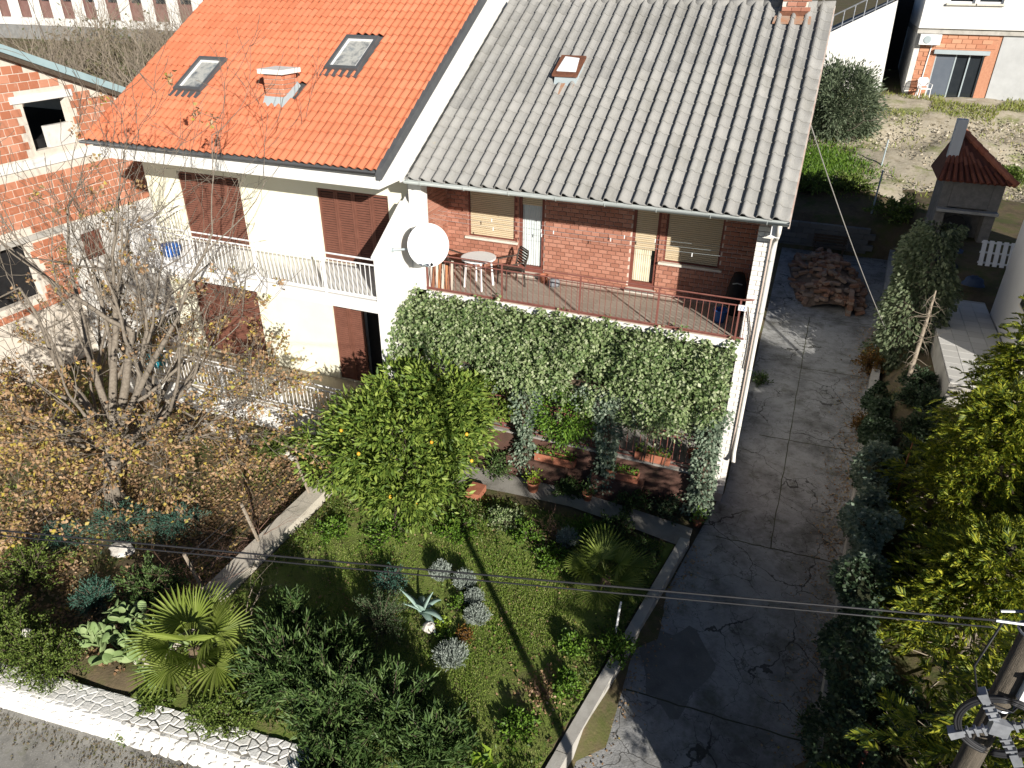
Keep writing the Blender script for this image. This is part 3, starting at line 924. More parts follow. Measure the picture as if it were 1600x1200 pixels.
MB().hexa([(-0.85, 4.9, 9.93), (-0.17, 4.9, 9.93), (-0.17, 5.05, 10.03), (-0.85, 5.05, 10.03), (-0.8, 4.99, 10.13), (-0.22, 4.99, 10.13), (-0.22, 5.03, 10.14), (-0.8, 5.03, 10.14)]).build('flashing', RUST, ch)
MB().hexa([(-0.92, 4.7, onroof(4.7) + .06), (-0.1, 4.7, onroof(4.7) + .06), (-0.12, 4.92, onroof(4.92) + .08), (-0.9, 4.92, onroof(4.92) + .08),
           (-0.92, 4.7, onroof(4.7) + .07), (-0.1, 4.7, onroof(4.7) + .07), (-0.12, 4.92, onroof(4.92) + .09), (-0.9, 4.92, onroof(4.92) + .09)]).build('rust_apron', RUSTSTAIN, ch)

# ground floor porch under the ivy
PORCHB = mat('porch_brick_red', [(0.075, 0.042, 0.032), (0.13, 0.066, 0.05)], scale=4, rough=0.85, bump=0.3, dirt=((0.07, 0.06, 0.04), 3, 0.5, 0.7, 0.6))
BROWNPOST = mat('brown_post', [(0.07, 0.05, 0.035), (0.12, 0.085, 0.06)], scale=6, rough=0.8)
gholes = [(-6.9, -5.7, 2.0, 3.2), (-5.2, -4.3, 1.12, 3.2), (-3.6, -2.2, 2.0, 3.2), (-1.9, -1.0, 1.12, 3.2)]
wall_boxes(MB(), 'x', LX, RX, 0, 3.93, YW + 0.02, YW + 0.17, gholes).build('ground_floor_wall', WHITE, bh)
for hh in gholes:
    wn_ = MB().box((hh[0], YW + 0.12, hh[2]), (hh[1], YW + 0.14, hh[3])).build('porch_window', GLASS, bh)
    fr = MB()
    for (a, b, c, e) in ((hh[0] + .002, hh[0] + .07, hh[2], hh[3]), (hh[1] - .07, hh[1] - .002, hh[2], hh[3]), (hh[0] + .072, hh[1] - .072, hh[3] - .07, hh[3]), (hh[0] + .072, hh[1] - .072, hh[2], hh[2] + .07)):
        fr.box((a, YW + 0.05, c), (b, YW + 0.11, e))
    fr.build('frame', REDFRAME, wn_)
MB().box((LX, -0.62, 0), (RX - 0.01, YW + 0.01, 1.08)).build('porch_base', PORCHB, bh)
MB().box((LX, -0.66, 1.082), (RX - 0.012, YW + 0.012, 1.13)).build('porch_floor', PATHM, bh)
pr = MB().box((-7.4, -0.56, 1.13), (-0.4, -0.53, 1.15)).build('porch_railing', RUSTRAIL, bh)
railing(pr, (-7.4, -0.545), (-0.4, -0.545), 1.13, 2.0, [0.01, 0.3, 0.62, 0.99], 0.15, RUSTRAIL, [2.0, 1.9, 1.25], rp=0.017, rb=0.008, rr=0.018)
for (x, w) in ((-4.3, 1.5), (-2.3, 1.2)):
    MB().box((x - w / 2, -0.95, 0.02), (x + w / 2, -0.64, 0.62)).build('porch_step', PORCHB, bh)
for x in (-7.35, -4.62, -2.62, -0.4):
    MB().box((x - 0.06, -0.86, 0), (x + 0.06, -0.74, 2.9)).build('pergola_post', BROWNPOST, bh)
MB().box((-7.6, -0.88, 2.9), (-0.3, -0.74, 3.0)).build('pergola_beam', BROWNPOST, bh)
for x in np.arange(-7.4, -0.3, 0.88):
    MB().hexa([(x, -0.86, 3.0), (x + .06, -0.86, 3.0), (x + .06, -0.07, 3.86), (x, -0.07, 3.86), (x, -0.9, 3.06), (x + .06, -0.9, 3.06), (x + .06, -0.07, 3.93), (x, -0.07, 3.93)]).build('pergola_rafter', BROWNPOST, bh)
# house number plate
pl = MB().box((-0.33, -0.075, 4.9), (-0.16, -0.055, 5.02)).build('number_plate', WHITEPAINT, bh)
txt = bpy.data.curves.new('number', 'FONT')
txt.body = "12"
txt.size = 0.12
txt.extrude = 0.001
txt.align_x = 'CENTER'
txt.materials.append(BLUE)
to = bpy.data.objects.new('number_text', txt)
COL.objects.link(to)
bpy.context.view_layer.update()
num_me = bpy.data.meshes.new_from_object(to.evaluated_get(bpy.context.evaluated_depsgraph_get()))
bpy.data.objects.remove(to)
link('number', num_me, pl, (-0.245, -0.078, 4.917), (math.pi / 2, 0, 0))

# ================================================================== ORANGE-ROOFED HOUSE
oh = thing('white_house', 'white house with bright orange tiled roof and two skylights', 'house', (-12.0, 5.0, 0))
OW = 0.5
PX = -7.83
OS = 0.577
OY0, OZ0 = -1.3, 7.25
oholes = [(-15.2, -13.15, 4.3, 6.2), (-10.75, -8.72, 4.3, 6.2), (-15.5, -13.2, 0.82, 3.1), (-10.72, -8.45, 0.82, 3.1)]
wall_boxes(MB(), 'x', -16.35, -8.06, 0, 7.1, OW, OW + 0.25, oholes).build('front_wall', CREAM, oh)
MB().box((-16.35, OW + 0.26, 0), (-8.06, 12.0, 7.1)).build('rear_body', WHITE, oh)
# party wall with gable and sloped wing
def ozr(y): return OZ0 + OS * (y - OY0)
MB().prism([(PX, OY0 + .1, 6.86), (PX, 0.3, 6.86), (PX, 0.3, 0.0), (PX, 12.0, 0.0), (PX, 12.2, 6.9), (PX, 5.45, ozr(5.45) - .09), (PX, OY0 + .1, ozr(OY0 + .1) - .09)], (-0.22, 0, 0)).build('gable_wall', WHITE, oh)
MB().prism([(PX + .004, -1.36, 0.0), (PX + .004, 0.298, 0.0), (PX + .004, 0.298, 6.4), (PX + .004, 0.0, 6.22), (PX + .004, -1.36, 5.36)], (-0.24, 0, 0)).build('wing_wall', WHITE, oh)
MB().hexa([(PX + .03, -1.4, 5.345), (PX + .03, 0.02, 6.245), (PX - .27, 0.02, 6.245), (PX - .27, -1.4, 5.345), (PX + .03, -1.4, 5.385), (PX + .03, 0.02, 6.285), (PX - .27, 0.02, 6.285), (PX - .27, -1.4, 5.385)]).build('wing_coping', WHITE, oh)
# eaves
MB().box((-15.85, -1.25, 6.86), (PX - .002, -1.16, 7.2)).build('fascia', WHITE, oh)
MB().box((-15.85, -1.158, 6.862), (PX - .23, OW - .005, 6.93)).build('soffit', WHITE, oh)
# roof
of = MB().prism([(-16.0, OY0 + .02, OZ0 - .03), (-16.0, 5.45, ozr(5.45) - .03), (-16.0, 12.2, OZ0 - .03), (-16.0, 12.2, OZ0 - .1), (-16.0, 5.45, ozr(5.45) - .1), (-16.0, OY0 + .02, OZ0 - .1)], (8.2, 0, 0)).build('roof', DARKMETAL, oh)
prof2 = []
for i in range(13):
    u = i / 12 * 1.01
    prof2.append((u, 0.031 * (1 - math.cos(4 * math.pi * i / 12)) * 0.95))
OWD = 0.398
ot_me = tile_mesh('roof_tile', OWD, 0.38, prof2, 0.018, 0.026, OTILE)
SKY = [(-14.5, -13.66, 0.36, 1.46), (-10.66, -9.74, 1.32, 2.42)]
def oskip(x, y):
    for s_ in SKY:
        if s_[0] - .06 < x < s_[1] + .06 and s_[2] + .0 < y < s_[3] + .06:
            return True
    return -11.62 < x < -11.1 and 0.3 < y < 0.75
lay_roof(of, ot_me, OTILE_I, -16.1, 21, OWD, OY0 - 0.03, OZ0 + 0.0, OS, 24, 0.32, 300, oskip, 'upper_tile_courses')
MB().add([(-16.1, 5.5, ozr(5.45) + .04), (PX, 5.5, ozr(5.45) + .04), (PX, 12.3, OZ0), (-16.1, 12.3, OZ0)], [(0, 1, 2, 3)]).build('rear_slope', OTILE_I, of)
rr_me = MB().tube([(0, 0, 0), (0.2, 0, 0), (0.4, 0, 0)], [0.11, 0.12, 0.125], 10).mesh('ridge_tile', OTILE, True)
for i in range(22):
    link('ridge_tile', rr_me, of, (-16.1 + i * 0.38, 5.45, ozr(5.45) + .05))
MB().hexa([(PX + .02, OY0 - .05, OZ0 - .16), (PX + .14, OY0 - .05, OZ0 - .16), (PX + .14, 5.5, ozr(5.5) - .16), (PX + .02, 5.5, ozr(5.5) - .16),
           (PX + .02, OY0 - .05, OZ0 + .055), (PX + .14, OY0 - .05, OZ0 + .055), (PX + .14, 5.5, ozr(5.5) + .055), (PX + .02, 5.5, ozr(5.5) + .055)]).build('verge_flashing', DARKMETAL, of)
half_gutter(oh, -16.1, PX + .02, -1.36, 7.24, 0.07, DARKMETAL)
MB().box((-16.08, -1.26, 7.205), (PX + .02, -1.2, 7.26)).build('eave_board', DARKMETAL, oh)
# skylights
for n_, s_ in enumerate(SKY):
    def rp(x, y, h): return (x, y - h * math.sin(math.atan(OS)), ozr(y) + h * math.cos(math.atan(OS)))
    def slab(a, b, c, d, h0_, h1_):
        return [rp(a, c, h0_), rp(b, c, h0_), rp(b, d, h0_), rp(a, d, h0_), rp(a, c, h1_), rp(b, c, h1_), rp(b, d, h1_), rp(a, d, h1_)]
    a, b, c, d = s_
    sk = MB().hexa(slab(a - .05, b + .05, c - .17, d + .05, -0.02, 0.07)).build('skylight', DARKMETAL, of)
    fr = MB()
    t = 0.085
    for q in ((a, a + t, c, d), (b - t, b, c, d), (a + t + .001, b - t - .001, c, c + t), (a + t + .001, b - t - .001, d - t, d)):
        fr.hexa(slab(*q, 0.072, 0.14))
    fr.build('sash', DARKMETAL, sk)
    fr = MB()
    i_ = 0.09; t2 = 0.05
    for q in ((a + i_, a + i_ + t2, c + i_, d - i_), (b - i_ - t2, b - i_, c + i_, d - i_), (a + i_ + t2, b - i_ - t2, d - i_ - t2, d - i_)):
        fr.hexa(slab(*q, 0.072, 0.1))
    fr.build('inner_frame', WHITEPAINT, sk)
    SKYGLASS = mat('skylight_glass', [(0.05, 0.07, 0.1), (0.5, 0.5, 0.46), (0.12, 0.16, 0.2)], scale=2.2, rough=0.08, spec=0.9)
    MB().hexa(slab(a + i_, b - i_, c + i_, d - i_, 0.071, 0.082)).build('pane', SKYGLASS, sk)
# chimney
oc = MB().box((-11.6, 0.22, 8.0), (-11.1, 0.72, 8.78)).build('chimney', MORTARL, oh)
cb_me = bevel_box('brick', 0.2, 0.03, 0.085, 0.005, BLOCK)
for r in range(5):
    z = 8.33 + r * 0.1
    for k in range(3):
        x = -11.6 + (k + (0 if r % 2 else -0.5)) * 0.21
        l, q = max(x, -11.6), min(x + .2, -11.1)
        if q - l > .04:
            link('brick', cb_me, oc, ((l + q) / 2, 0.21, z), None, ((q - l) / .2, 1, 1))
        y = 0.22 + (k + (0 if r % 2 else -0.5)) * 0.21
        l, q = max(y, 0.22), min(y + .2, 0.72)
        if q - l > .04:
            link('brick', cb_me, oc, (-11.09, (l + q) / 2, z), (0, 0, math.pi / 2), ((q - l) / .2, 1, 1))
MB().box((-11.69, 0.12, 8.8), (-11.0, 0.82, 8.9)).build('chimney_cap', WHITE, oc)
MB().hexa([(-11.68, 0.1, ozr(.1) + .03), (-11.04, 0.1, ozr(.1) + .03), (-11.04, 0.8, ozr(.8) + .03), (-11.68, 0.8, ozr(.8) + .03),
           (-11.635, 0.19, ozr(.19) + .2), (-11.07, 0.19, ozr(.19) + .2), (-11.07, 0.75, ozr(.75) + .16), (-11.635, 0.75, ozr(.75) + .16)]).build('flashing', ZINC, oc)
# shutters
def leaf(parent, x0, x1, z0, z1, y, name='shutter_leaf', rot=None):
    t = 0.055
    mb = MB()
    for (a, b, c, d) in ((x0, x0 + t, z0, z1), (x1 - t, x1, z0, z1), (x0 + t, x1 - t, z0, z0 + t), (x0 + t, x1 - t, z1 - t, z1)):
        mb.box((a, y, c), (b, y + 0.04, d))
    o = mb.build(name, BROWNWOOD, parent)
    ls = MB()
    z = z0 + t + 0.01
    while z < z1 - t - 0.03:
        ls.hexa([(x0 + t, y + .006, z), (x1 - t, y + .006, z), (x1 - t, y + .034, z + .034), (x0 + t, y + .034, z + .034),
                 (x0 + t, y + .006, z + .008), (x1 - t, y + .006, z + .008), (x1 - t, y + .034, z + .042), (x0 + t, y + .034, z + .042)])
        z += 0.062
    ls.build('louvres', BROWNWOOD, o)
    MB().box((x0 + t, y + .036, z0 + t), (x1 - t, y + .039, z1 - t)).build('backing', BLACK, o)
    return o
for (x0, x1, z0, z1, n) in ((-15.2, -13.15, 4.31, 6.18, 4), (-10.75, -8.72, 4.31, 6.18, 4), (-15.5, -13.2, 0.83, 3.08, 4), (-10.72, -9.78, 0.83, 3.08, 2)):
    w = (x1 - x0) / n
    for k in range(n):
        leaf(oh, x0 + k * w + .004, x0 + (k + 1) * w - .004, z0, z1, OW + 0.05)
MB().box((-9.775, OW + .2, 0.83), (-8.46, OW + .24, 3.09)).build('dark_doorway', BLACK, oh)
# balconies
MB().box((-15.35, -1.36, 4.02), (PX - .25, OW - .004, 4.3)).build('balcony_slab', WHITE, oh)
MB().box((-15.37, -1.4, 4.2), (PX - .25, -1.365, 4.33)).build('slab_lip', WHITEPAINT, oh)
r1 = MB().box((-15.3, -1.34, 4.35), (PX - .25, -1.31, 4.37)).build('balcony_railing', WHITEPAINT, oh)
railing(r1, (-15.28, -1.325), (PX - .26, -1.325), 4.3, 5.3, [0.0, 0.27, 0.54, 0.81], 0.118, WHITEPAINT, [5.3, 5.17, 4.4], rp=0.02, rb=0.0085, rr=0.02)
railing(r1, (-15.28, -1.3), (-15.28, OW - .02), 4.3, 5.3, [], 0.118, WHITEPAINT, [5.3, 5.17, 4.4], rp=0.02, rb=0.0085, rr=0.02)
MB().box((-17.1, -1.42, 0), (-9.3, OW - .01, 0.78)).build('terrace_base', WHITE, oh)
MB().box((-17.14, -1.46, 0.782), (-9.26, OW - .012, 0.815)).build('terrace_floor', mat('beige_terrace_tile', [(0.42, 0.37, 0.28), (0.5, 0.45, 0.36)], scale=2), oh)
r2 = MB().box((-17.05, -1.4, 0.815), (-9.35, -1.37, 0.83)).build('terrace_railing', WHITEPAINT, oh)
railing(r2, (-17.05, -1.385), (-9.35, -1.385), 0.9, 1.72, [0.0, 0.25, 0.5, 0.75, 1.0], 0.118, WHITEPAINT, [1.72, 1.6, 0.92], rp=0.02, rb=0.009, rr=0.02)
railing(r2, (-17.05, -1.36), (-17.05, 1.3), 0.9, 1.72, [1.0], 0.118, WHITEPAINT, [1.72, 1.6, 0.92], rp=0.02, rb=0.009, rr=0.02)
MB().box((-17.1, OW - .005, 0), (-16.36, 1.4, 0.8)).build('terrace_base', WHITE, oh)

# ================================================================== UNFINISHED BLOCK BUILDING (far left)
ub = thing('unfinished_house', 'unfinished house of bare orange hollow blocks with white concrete beams', 'house', (-24.0, 1.0, 0))
BX = -20.0
uh = [(0.25, 1.6, 6.35, 7.62), (0.75, 1.5, 2.9, 3.8), (-2.4, -0.9, 2.4, 4.1)]
def roofz(y): return 10.16 - 0.41 * abs(y + 3.0) if y > -3 else 10.16 - 0.41 * abs(y + 3.0)
wall_boxes(MB(), 'y', -9.0, 4.7, 0, 6.9, BX - 0.25, BX - 0.02, uh).build('side_wall', MORTARL, ub)
wall_boxes(MB(), 'y', -9.0, 4.7, 6.902, 6.9021, BX - 0.25, BX - 0.02, [])
gm = MB()
for (a, b) in ((-9.0, 0.25), (0.25, 1.6), (1.6, 4.7)):
    zb = 7.62 if a == 0.25 else 6.9
    pts = [(BX - .25, a, zb), (BX - .25, b, zb), (BX - .25, b, roofz(b) - .02)] + ([(BX - .25, -3.0, 10.14)] if a < -3 else []) + [(BX - .25, a, roofz(a) - .02)]
    gm.prism(pts, (0.23, 0, 0))
gm.build('gable_wall', MORTARL, ub)
bk_me = bevel_box('hollow_block', 0.295, 0.05, 0.2, 0.008, BLOCK)
LOWWH = mat('rough_render', [(0.6, 0.58, 0.54), (0.75, 0.73, 0.69)], scale=2.5, rough=0.95, bump=0.6, bscale=18, dirt=((0.4, 0.36, 0.3), 2.2, 0.55, 0.75, 0.6))
def blk(z0, z1, y0, y1, shape=None):
    row = 0
    z = z0
    while z + .2 <= z1:
        y = y0 - (0.15 if row % 2 else 0) + random.uniform(-.05, .03)
        while y < y1:
            l, r = max(y, y0), min(y + .295, y1)
            ok = r - l > .06 and (shape is None or (shape(l, z + .2) and shape(r, z + .2)))
            for h in uh:
                if h[0] - .02 < r and h[1] + .02 > l and not (z + .2 <= h[2] or z >= h[3] + .18):
                    ok = False
            if ok:
                link('block', bk_me, ub, (BX - 0.032 + random.uniform(-.006, .006), (l + r) / 2, z + .1), (0, 0, math.pi / 2), ((r - l) / .295, 1, 1))
            y += .312
        z += .217
        row += 1
blk(6.22, 9.9, -1.9, 4.6, lambda y, z: z < roofz(y) - .08)
blk(4.2, 5.9, -2.2, 4.6)
blk(2.0, 4.0, -2.6, 0.3)
MB().box((BX - .2, -9.02, 5.93), (BX + .03, 4.72, 6.17)).build('concrete_beam', WHITE, ub)
MB().box((BX - .2, -0.1, 7.64), (BX + .02, 1.85, 7.83)).build('lintel', WHITE, ub)
MB().box((BX - .2, 0.75, 6.36), (BX - .05, 1.59, 6.95)).build('window_infill', LOWWH, ub)
MB().box((BX - .02, 0.28, 0.0), (BX + .02, 4.73, 4.15)).build('rendered_panel', LOWWH, ub)
MB().box((BX - .01, 0.8, 2.92), (BX + .025, 1.48, 3.75)).build('small_shutter', BROWNWOOD, ub)
MB().box((BX - .02, -9.01, 4.02), (BX + .035, 0.27, 4.18)).build('concrete_beam', CONCRETE, ub)
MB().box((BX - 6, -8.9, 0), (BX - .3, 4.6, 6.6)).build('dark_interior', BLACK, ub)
MB().box((BX - 6, 4.6, 0), (BX - .26, 4.7, 7.0)).build('rear_wall', MORTARL, ub)
rfz = MB()
rfz.hexa([(BX - 8, -3.0, 10.16), (BX + .28, -3.0, 10.16), (BX + .28, 5.3, roofz(5.3)), (BX - 8, 5.3, roofz(5.3)), (BX - 8, -3.0, 10.34), (BX + .28, -3.0, 10.34), (BX + .28, 5.3, roofz(5.3) + .18), (BX - 8, 5.3, roofz(5.3) + .18)])
rfz.hexa([(BX - 8, -9.3, roofz(-9.3)), (BX + .28, -9.3, roofz(-9.3)), (BX + .28, -3.0, 10.16), (BX - 8, -3.0, 10.16), (BX - 8, -9.3, roofz(-9.3) + .18), (BX + .28, -9.3, roofz(-9.3) + .18), (BX + .28, -3.0, 10.34), (BX - 8, -3.0, 10.34)])
uro = rfz.build('roof', ZINC, ub)
MB().prism([(BX + .285, -3.0, 10.15), (BX + .285, 5.32, roofz(5.32) - .01), (BX + .285, 5.32, roofz(5.32) + .2), (BX + .285, -3.0, 10.36)], (.035, 0, 0)).build('verge_trim', mat('pale_trim', [(0.3, 0.42, 0.45), (0.38, 0.5, 0.52)], scale=2, rough=0.5), uro)
MB().prism([(BX + .02, -3.0, 10.02), (BX + .02, 5.3, roofz(5.3) - .14), (BX + .02, 5.3, roofz(5.3) - .005), (BX + .02, -3.0, 10.155)], (.24, 0, 0)).build('verge_underboard', DARKBARK, uro)

# ================================================================== FAR WHITE BUILDING WITH PIERS (top left)
fb = thing('pier_building', 'long building with white piers and dark recesses beyond the bare thicket', 'building', (-62, 46, 6.0))
fwall = MB().box((-95, 46.4, 5.5), (-40, 56, 14)).build('rear_wall', mat('dusky_red_wall', [(0.16, 0.085, 0.075), (0.24, 0.14, 0.12)], scale=1.2, rough=0.8), fb)
pier_me = MB().box((-0.55, -0.2, 0), (0.55, 0.2, 7.5)).mesh('pier', WHITE)
for i in range(17):
    link('pier', pier_me, fb, (-93 + i * 3.1, 46, 6.6))
pane_me = MB().box((-0.75, 0, 0), (0.75, 0.06, 2.6)).mesh('window', GLASS)
for i in range(16):
    link('window', pane_me, fb, (-93 + 1.55 + i * 3.1, 46.32, 8.2))
MB().box((-95, 45.4, 5.2), (-40, 46.38, 6.6)).build('plinth', WHITE, fb)
MB().box((-95, 45.6, 14), (-40, 56, 14.5)).build('roof_slab', CONCRETE, fb)
tw = MB().box((-95, 41.5, 3), (-36, 42.2, 6.2)).build('terrace_wall', mat('grey_rubble', [(0.2, 0.2, 0.195), (0.3, 0.3, 0.29)], scale=2.5, rough=0.9, bump=0.6, bscale=8), None)
tag(tw, 'long grey rubble retaining wall behind the bare thicket', 'wall')

# ================================================================== BACK-YARD BUILDINGS (top right)
RBY = 38.0
rb = thing('rear_house', 'white house with brick ground floor and dark sliding glass door', 'house', (8, 40, 4.6))
wh = [(6.2, 8.72, 4.6, 6.95)]
wall_boxes(MB(), 'x', 5.25, 9.35, 4.3, 8.02, RBY, RBY + .3, wh).build('brick_front', mat('rear_brick', [(0.45, 0.2, 0.12), (0.56, 0.29, 0.18)], scale=9, rough=0.85, bump=0.4), rb)
MB().box((4.95, RBY - .03, 4.3), (5.245, RBY + .3, 8.02)).build('corner_pier', LOWWH, rb)
rbk = bevel_box('brick', 0.5, 0.05, 0.22, 0.01, mat('rear_brick_unit', [(0.46, 0.19, 0.11), (0.6, 0.32, 0.2)], src='object', rough=0.85))
for r in range(14):
    for k in range(9):
        x = 5.27 + (k + (0.5 if r % 2 else 0)) * 0.52
        z = 4.6 + r * 0.245
        if x + .5 < 9.35 and not (x + .5 > 6.1 and x < 8.85 and z < 7.25):
            link('brick', rbk, rb, (x + .25, RBY - .01, z + .11))
MB().box((9.355, RBY - .05, 4.3), (15, RBY + .3, 8.02)).build('grey_render', mat('grey_render', [(0.42, 0.43, 0.43), (0.5, 0.51, 0.51)], scale=1.5, rough=0.9), rb)
MB().box((4.9, RBY - .2, 8.025), (15, RBY + 9, 8.3)).build('concrete_band', CONCRETE, rb)
uw = [(6.1, 7.4, 9.6, 11.0), (7.55, 8.8, 9.6, 11.0)]
wall_boxes(MB(), 'x', 4.9, 15, 8.305, 13.5, RBY - .35, RBY + .1, uw).build('upper_wall', WHITE, rb)
for u_ in uw:
    w_ = MB().box((u_[0], RBY - .1, u_[2]), (u_[1], RBY - .05, u_[3])).build('window', GLASS, rb)
    fr = MB()
    for q in ((u_[0], u_[0] + .09, u_[2], u_[3]), (u_[1] - .09, u_[1], u_[2], u_[3]), (u_[0] + .09, u_[1] - .09, u_[2], u_[2] + .09), (u_[0] + .09, u_[1] - .09, u_[2] + .45, u_[2] + .52)):
        fr.box((q[0], RBY - .2, q[2]), (q[1], RBY - .11, q[3]))
    fr.build('frame', WHITEPAINT, w_)
    MB().box((u_[0] - .1, RBY - .5, u_[2] - .1), (u_[1] + .1, RBY - .36, u_[2])).build('sill', SILL, w_)
MB().box((4.95, RBY + .31, 4.3), (15, RBY + 9, 8.02)).build('body', WHITE, rb)
MB().box((4.9, RBY + .11, 8.31), (15, RBY + 9, 13.4)).build('upper_body', WHITE, rb)
sd = MB().box((6.2, RBY + .16, 4.6), (8.72, RBY + .2, 6.95)).build('sliding_door', GLASS, rb)
fr = MB()
for x in (6.2, 7.25, 7.95, 8.65):
    fr.box((x, RBY + .08, 4.62), (x + .07, RBY + .15, 6.95))
fr.box((6.2, RBY + .04, 4.6), (8.72, RBY + .15, 4.61))
fr.build('frame', ZINC, sd)
MB().box((6.28, RBY + .1, 4.7), (7.24, RBY + .13, 6.9)).build('blind', mat('slate_blind', [(0.1, 0.12, 0.15), (0.13, 0.15, 0.18)], scale=2), sd)
MB().box((6.05, RBY - .25, 6.98), (8.9, RBY - .02, 7.2)).build('awning_box', ZINC, rb)
MB().box((6.1, RBY - .35, 4.45), (8.9, RBY - .02, 4.62)).build('doorstep', CONCRETE, rb)
ac = MB().box((5.1, RBY - .5, 7.45), (6.2, RBY - .06, 8.0)).build('air_conditioner', WHITEPAINT, rb)
MB().lathe([(0.2, 0), (0.22, 0.02), (0.22, 0.03)], 16).build('fan_grille', ZINC, ac) if False else None
fg = link('fan_grille', MB().lathe([(0.2, 0), (0.21, 0.02), (0.17, 0.03)], 16).mesh('fan_grille', ZINC), ac, (5.5, RBY - .5, 7.72), (math.pi / 2, 0, 0))
MB().tube([(5.85, RBY - .06, 7.5), (5.8, RBY - .06, 6.5), (5.75, RBY - .06, 4.7)], 0.035, 6).build('drain_pipe', WHITEPAINT, rb)
# white wall with sloping parapet and rail
wp = thing('parapet_building', 'white blank wall with sloping parapet, glass rail and grey deck behind', 'building', (2, 39, 4.6))
MB().prism([(-2.5, RBY, 4.2), (3.72, RBY, 4.2), (3.5, RBY, 9.7), (0.25, RBY, 7.95), (-2.5, RBY, 6.6)], (0, 0.3, 0)).build('blank_wall', WHITE, wp)
MB().hexa([(-2.5, RBY + .31, 4.2), (3.6, RBY + .31, 4.2), (3.6, RBY + 9, 4.2), (-2.5, RBY + 9, 4.2), (-2.5, RBY + .31, 6.45), (3.5, RBY + .31, 9.5), (3.5, RBY + 9, 9.5), (-2.5, RBY + 9, 6.45)]).build('deck', mat('grey_deck', [(0.2, 0.2, 0.2), (0.27, 0.27, 0.27)], scale=1), wp)
def sz(x): return 7.95 + (x - 0.25) * 0.5385 if x > .25 else 7.95 + (x - .25) * 0.49
prr = MB().tube([(-1.0, RBY + .15, sz(-1) + .9), (0.25, RBY + .15, sz(.25) + .9), (3.45, RBY + .15, sz(3.45) + .9)], 0.045, 6).build('parapet_rail', ALU, wp)
for x in np.arange(-0.9, 3.5, 0.55):
    MB().tube([(x, RBY + .15, sz(x) - .02), (x, RBY + .15, sz(x) + .88)], 0.035, 6).build('upright', ALU, prr)
MB().tube([(-1.0, RBY + .15, sz(-1) + .12), (0.25, RBY + .15, sz(.25) + .12), (3.45, RBY + .15, sz(3.45) + .12)], 0.035, 6).build('lower_rail', ALU, prr)
dg = MB().box((3.75, RBY + 7, 4.2), (4.88, RBY + 7.3, 13)).build('dark_gap_panel', BLACK, None)  # added black panel, stands for the shade in the gap
tag(dg, 'added black panel standing for the shade in the narrow gap between the white rear buildings', 'wall')
# white plastic chair by the sliding door
def garden_chair(loc, rz, label, m, s=1.0, group=None, slats=True):
    c = thing('garden_chair', label, 'chair', loc, group)
    def P(p):
        v = Matrix.Rotation(rz, 3, 'Z') @ Vector(p) * s
        return tuple(v + Vector(loc))
    for (x, y) in ((-.24, -.22), (.24, -.22), (-.22, .24), (.22, .24)):
        MB().tube([P((x * 1.08, y * 1.1, 0)), P((x, y, .42))], .022 * s, 6).build('leg', m, c)
    MB().hexa([P(q) for q in ((-.25, -.25, .40), (.25, -.25, .40), (.23, .25, .40), (-.23, .25, .40), (-.25, -.25, .435), (.25, -.25, .435), (.23, .25, .43), (-.23, .25, .43))]).build('seat', m, c)
    bk = MB().tube([P((-.23, .24, .42)), P((-.25, .33, .8)), P((-.2, .36, .88)), P((.2, .36, .88)), P((.25, .33, .8)), P((.23, .24, .42))], .02 * s, 6).build('back_frame', m, c)
    for k in range(6):
        z = .5 + k * .062; yy = .25 + (z - .42) * .24
        MB().hexa([P(q) for q in ((-.235, yy, z), (.235, yy, z), (.235, yy + .012, z), (-.235, yy + .012, z), (-.235, yy, z + .045), (.235, yy, z + .045), (.235, yy + .012, z + .045), (-.235, yy + .012, z + .045))]).build('back_slat', m, bk)
    for sx in (-1, 1):
        MB().tube([P((sx * .26, -.22, .42)), P((sx * .28, -.2, .62)), P((sx * .28, .1, .64)), P((sx * .25, .3, .66))], .02 * s, 6).build('armrest', m, c)
    return c
garden_chair((5.95, RBY - .9, 4.68), 0.3, 'white plastic garden chair beside the sliding glass door', WHITEPAINT, 1.15)

# retaining wall, bench, post at the end of the driveway
rw = thing('retaining_wall', 'shaded concrete block retaining wall closing the end of the driveway', 'wall', (1.8, 20.2, 0))
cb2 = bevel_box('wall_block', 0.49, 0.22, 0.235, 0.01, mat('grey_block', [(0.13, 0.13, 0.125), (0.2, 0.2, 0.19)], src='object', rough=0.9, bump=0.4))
for r in range(5):
    for k in range(-5, 7):
        link('block', cb2, rw, (0.3 + (k + (0.5 if r % 2 else 0)) * 0.5, 20.25 + random.uniform(-.01, .01), 0.12 + r * 0.245))
bn = thing('slatted_bench', 'weathered dark slatted bench against the retaining wall', 'bench', (2.0, 19.6, 0))
for sx in (-.6, .6):
    for yy in (19.45, 19.85):
        MB().box((2.0 + sx - .03, yy - .03, 0.0), (2.0 + sx + .03, yy + .03, .42 if yy < 19.6 else .85)).build('leg', DARKBARK, bn)
for k in range(4):
    MB().box((1.3, 19.42 + k * .115, .425), (2.7, 19.52 + k * .115, .455)).build('seat_slat', DARKBARK, bn)
for k in range(3):
    MB().box((1.3, 19.885, .5 + k * .13), (2.7, 19.91, .6 + k * .13)).build('back_slat', DARKBARK, bn)
for n_, (x, y, z, h) in enumerate(((3.55, 22, 1.4, 2.0), (3.9, 27.3, 2.3, 1.5))):
    p = MB().tube([(x, y, z - .15), (x + .03, y, z + h)], 0.04, 6).build('fence_post', ZINC, None, loc=(x, y, z))
    tag(p, ('thin grey metal post standing on the shaded bank behind the bench' if n_ == 0 else 'short pale metal stake standing in the sunny grass near the olive tree'), 'post')

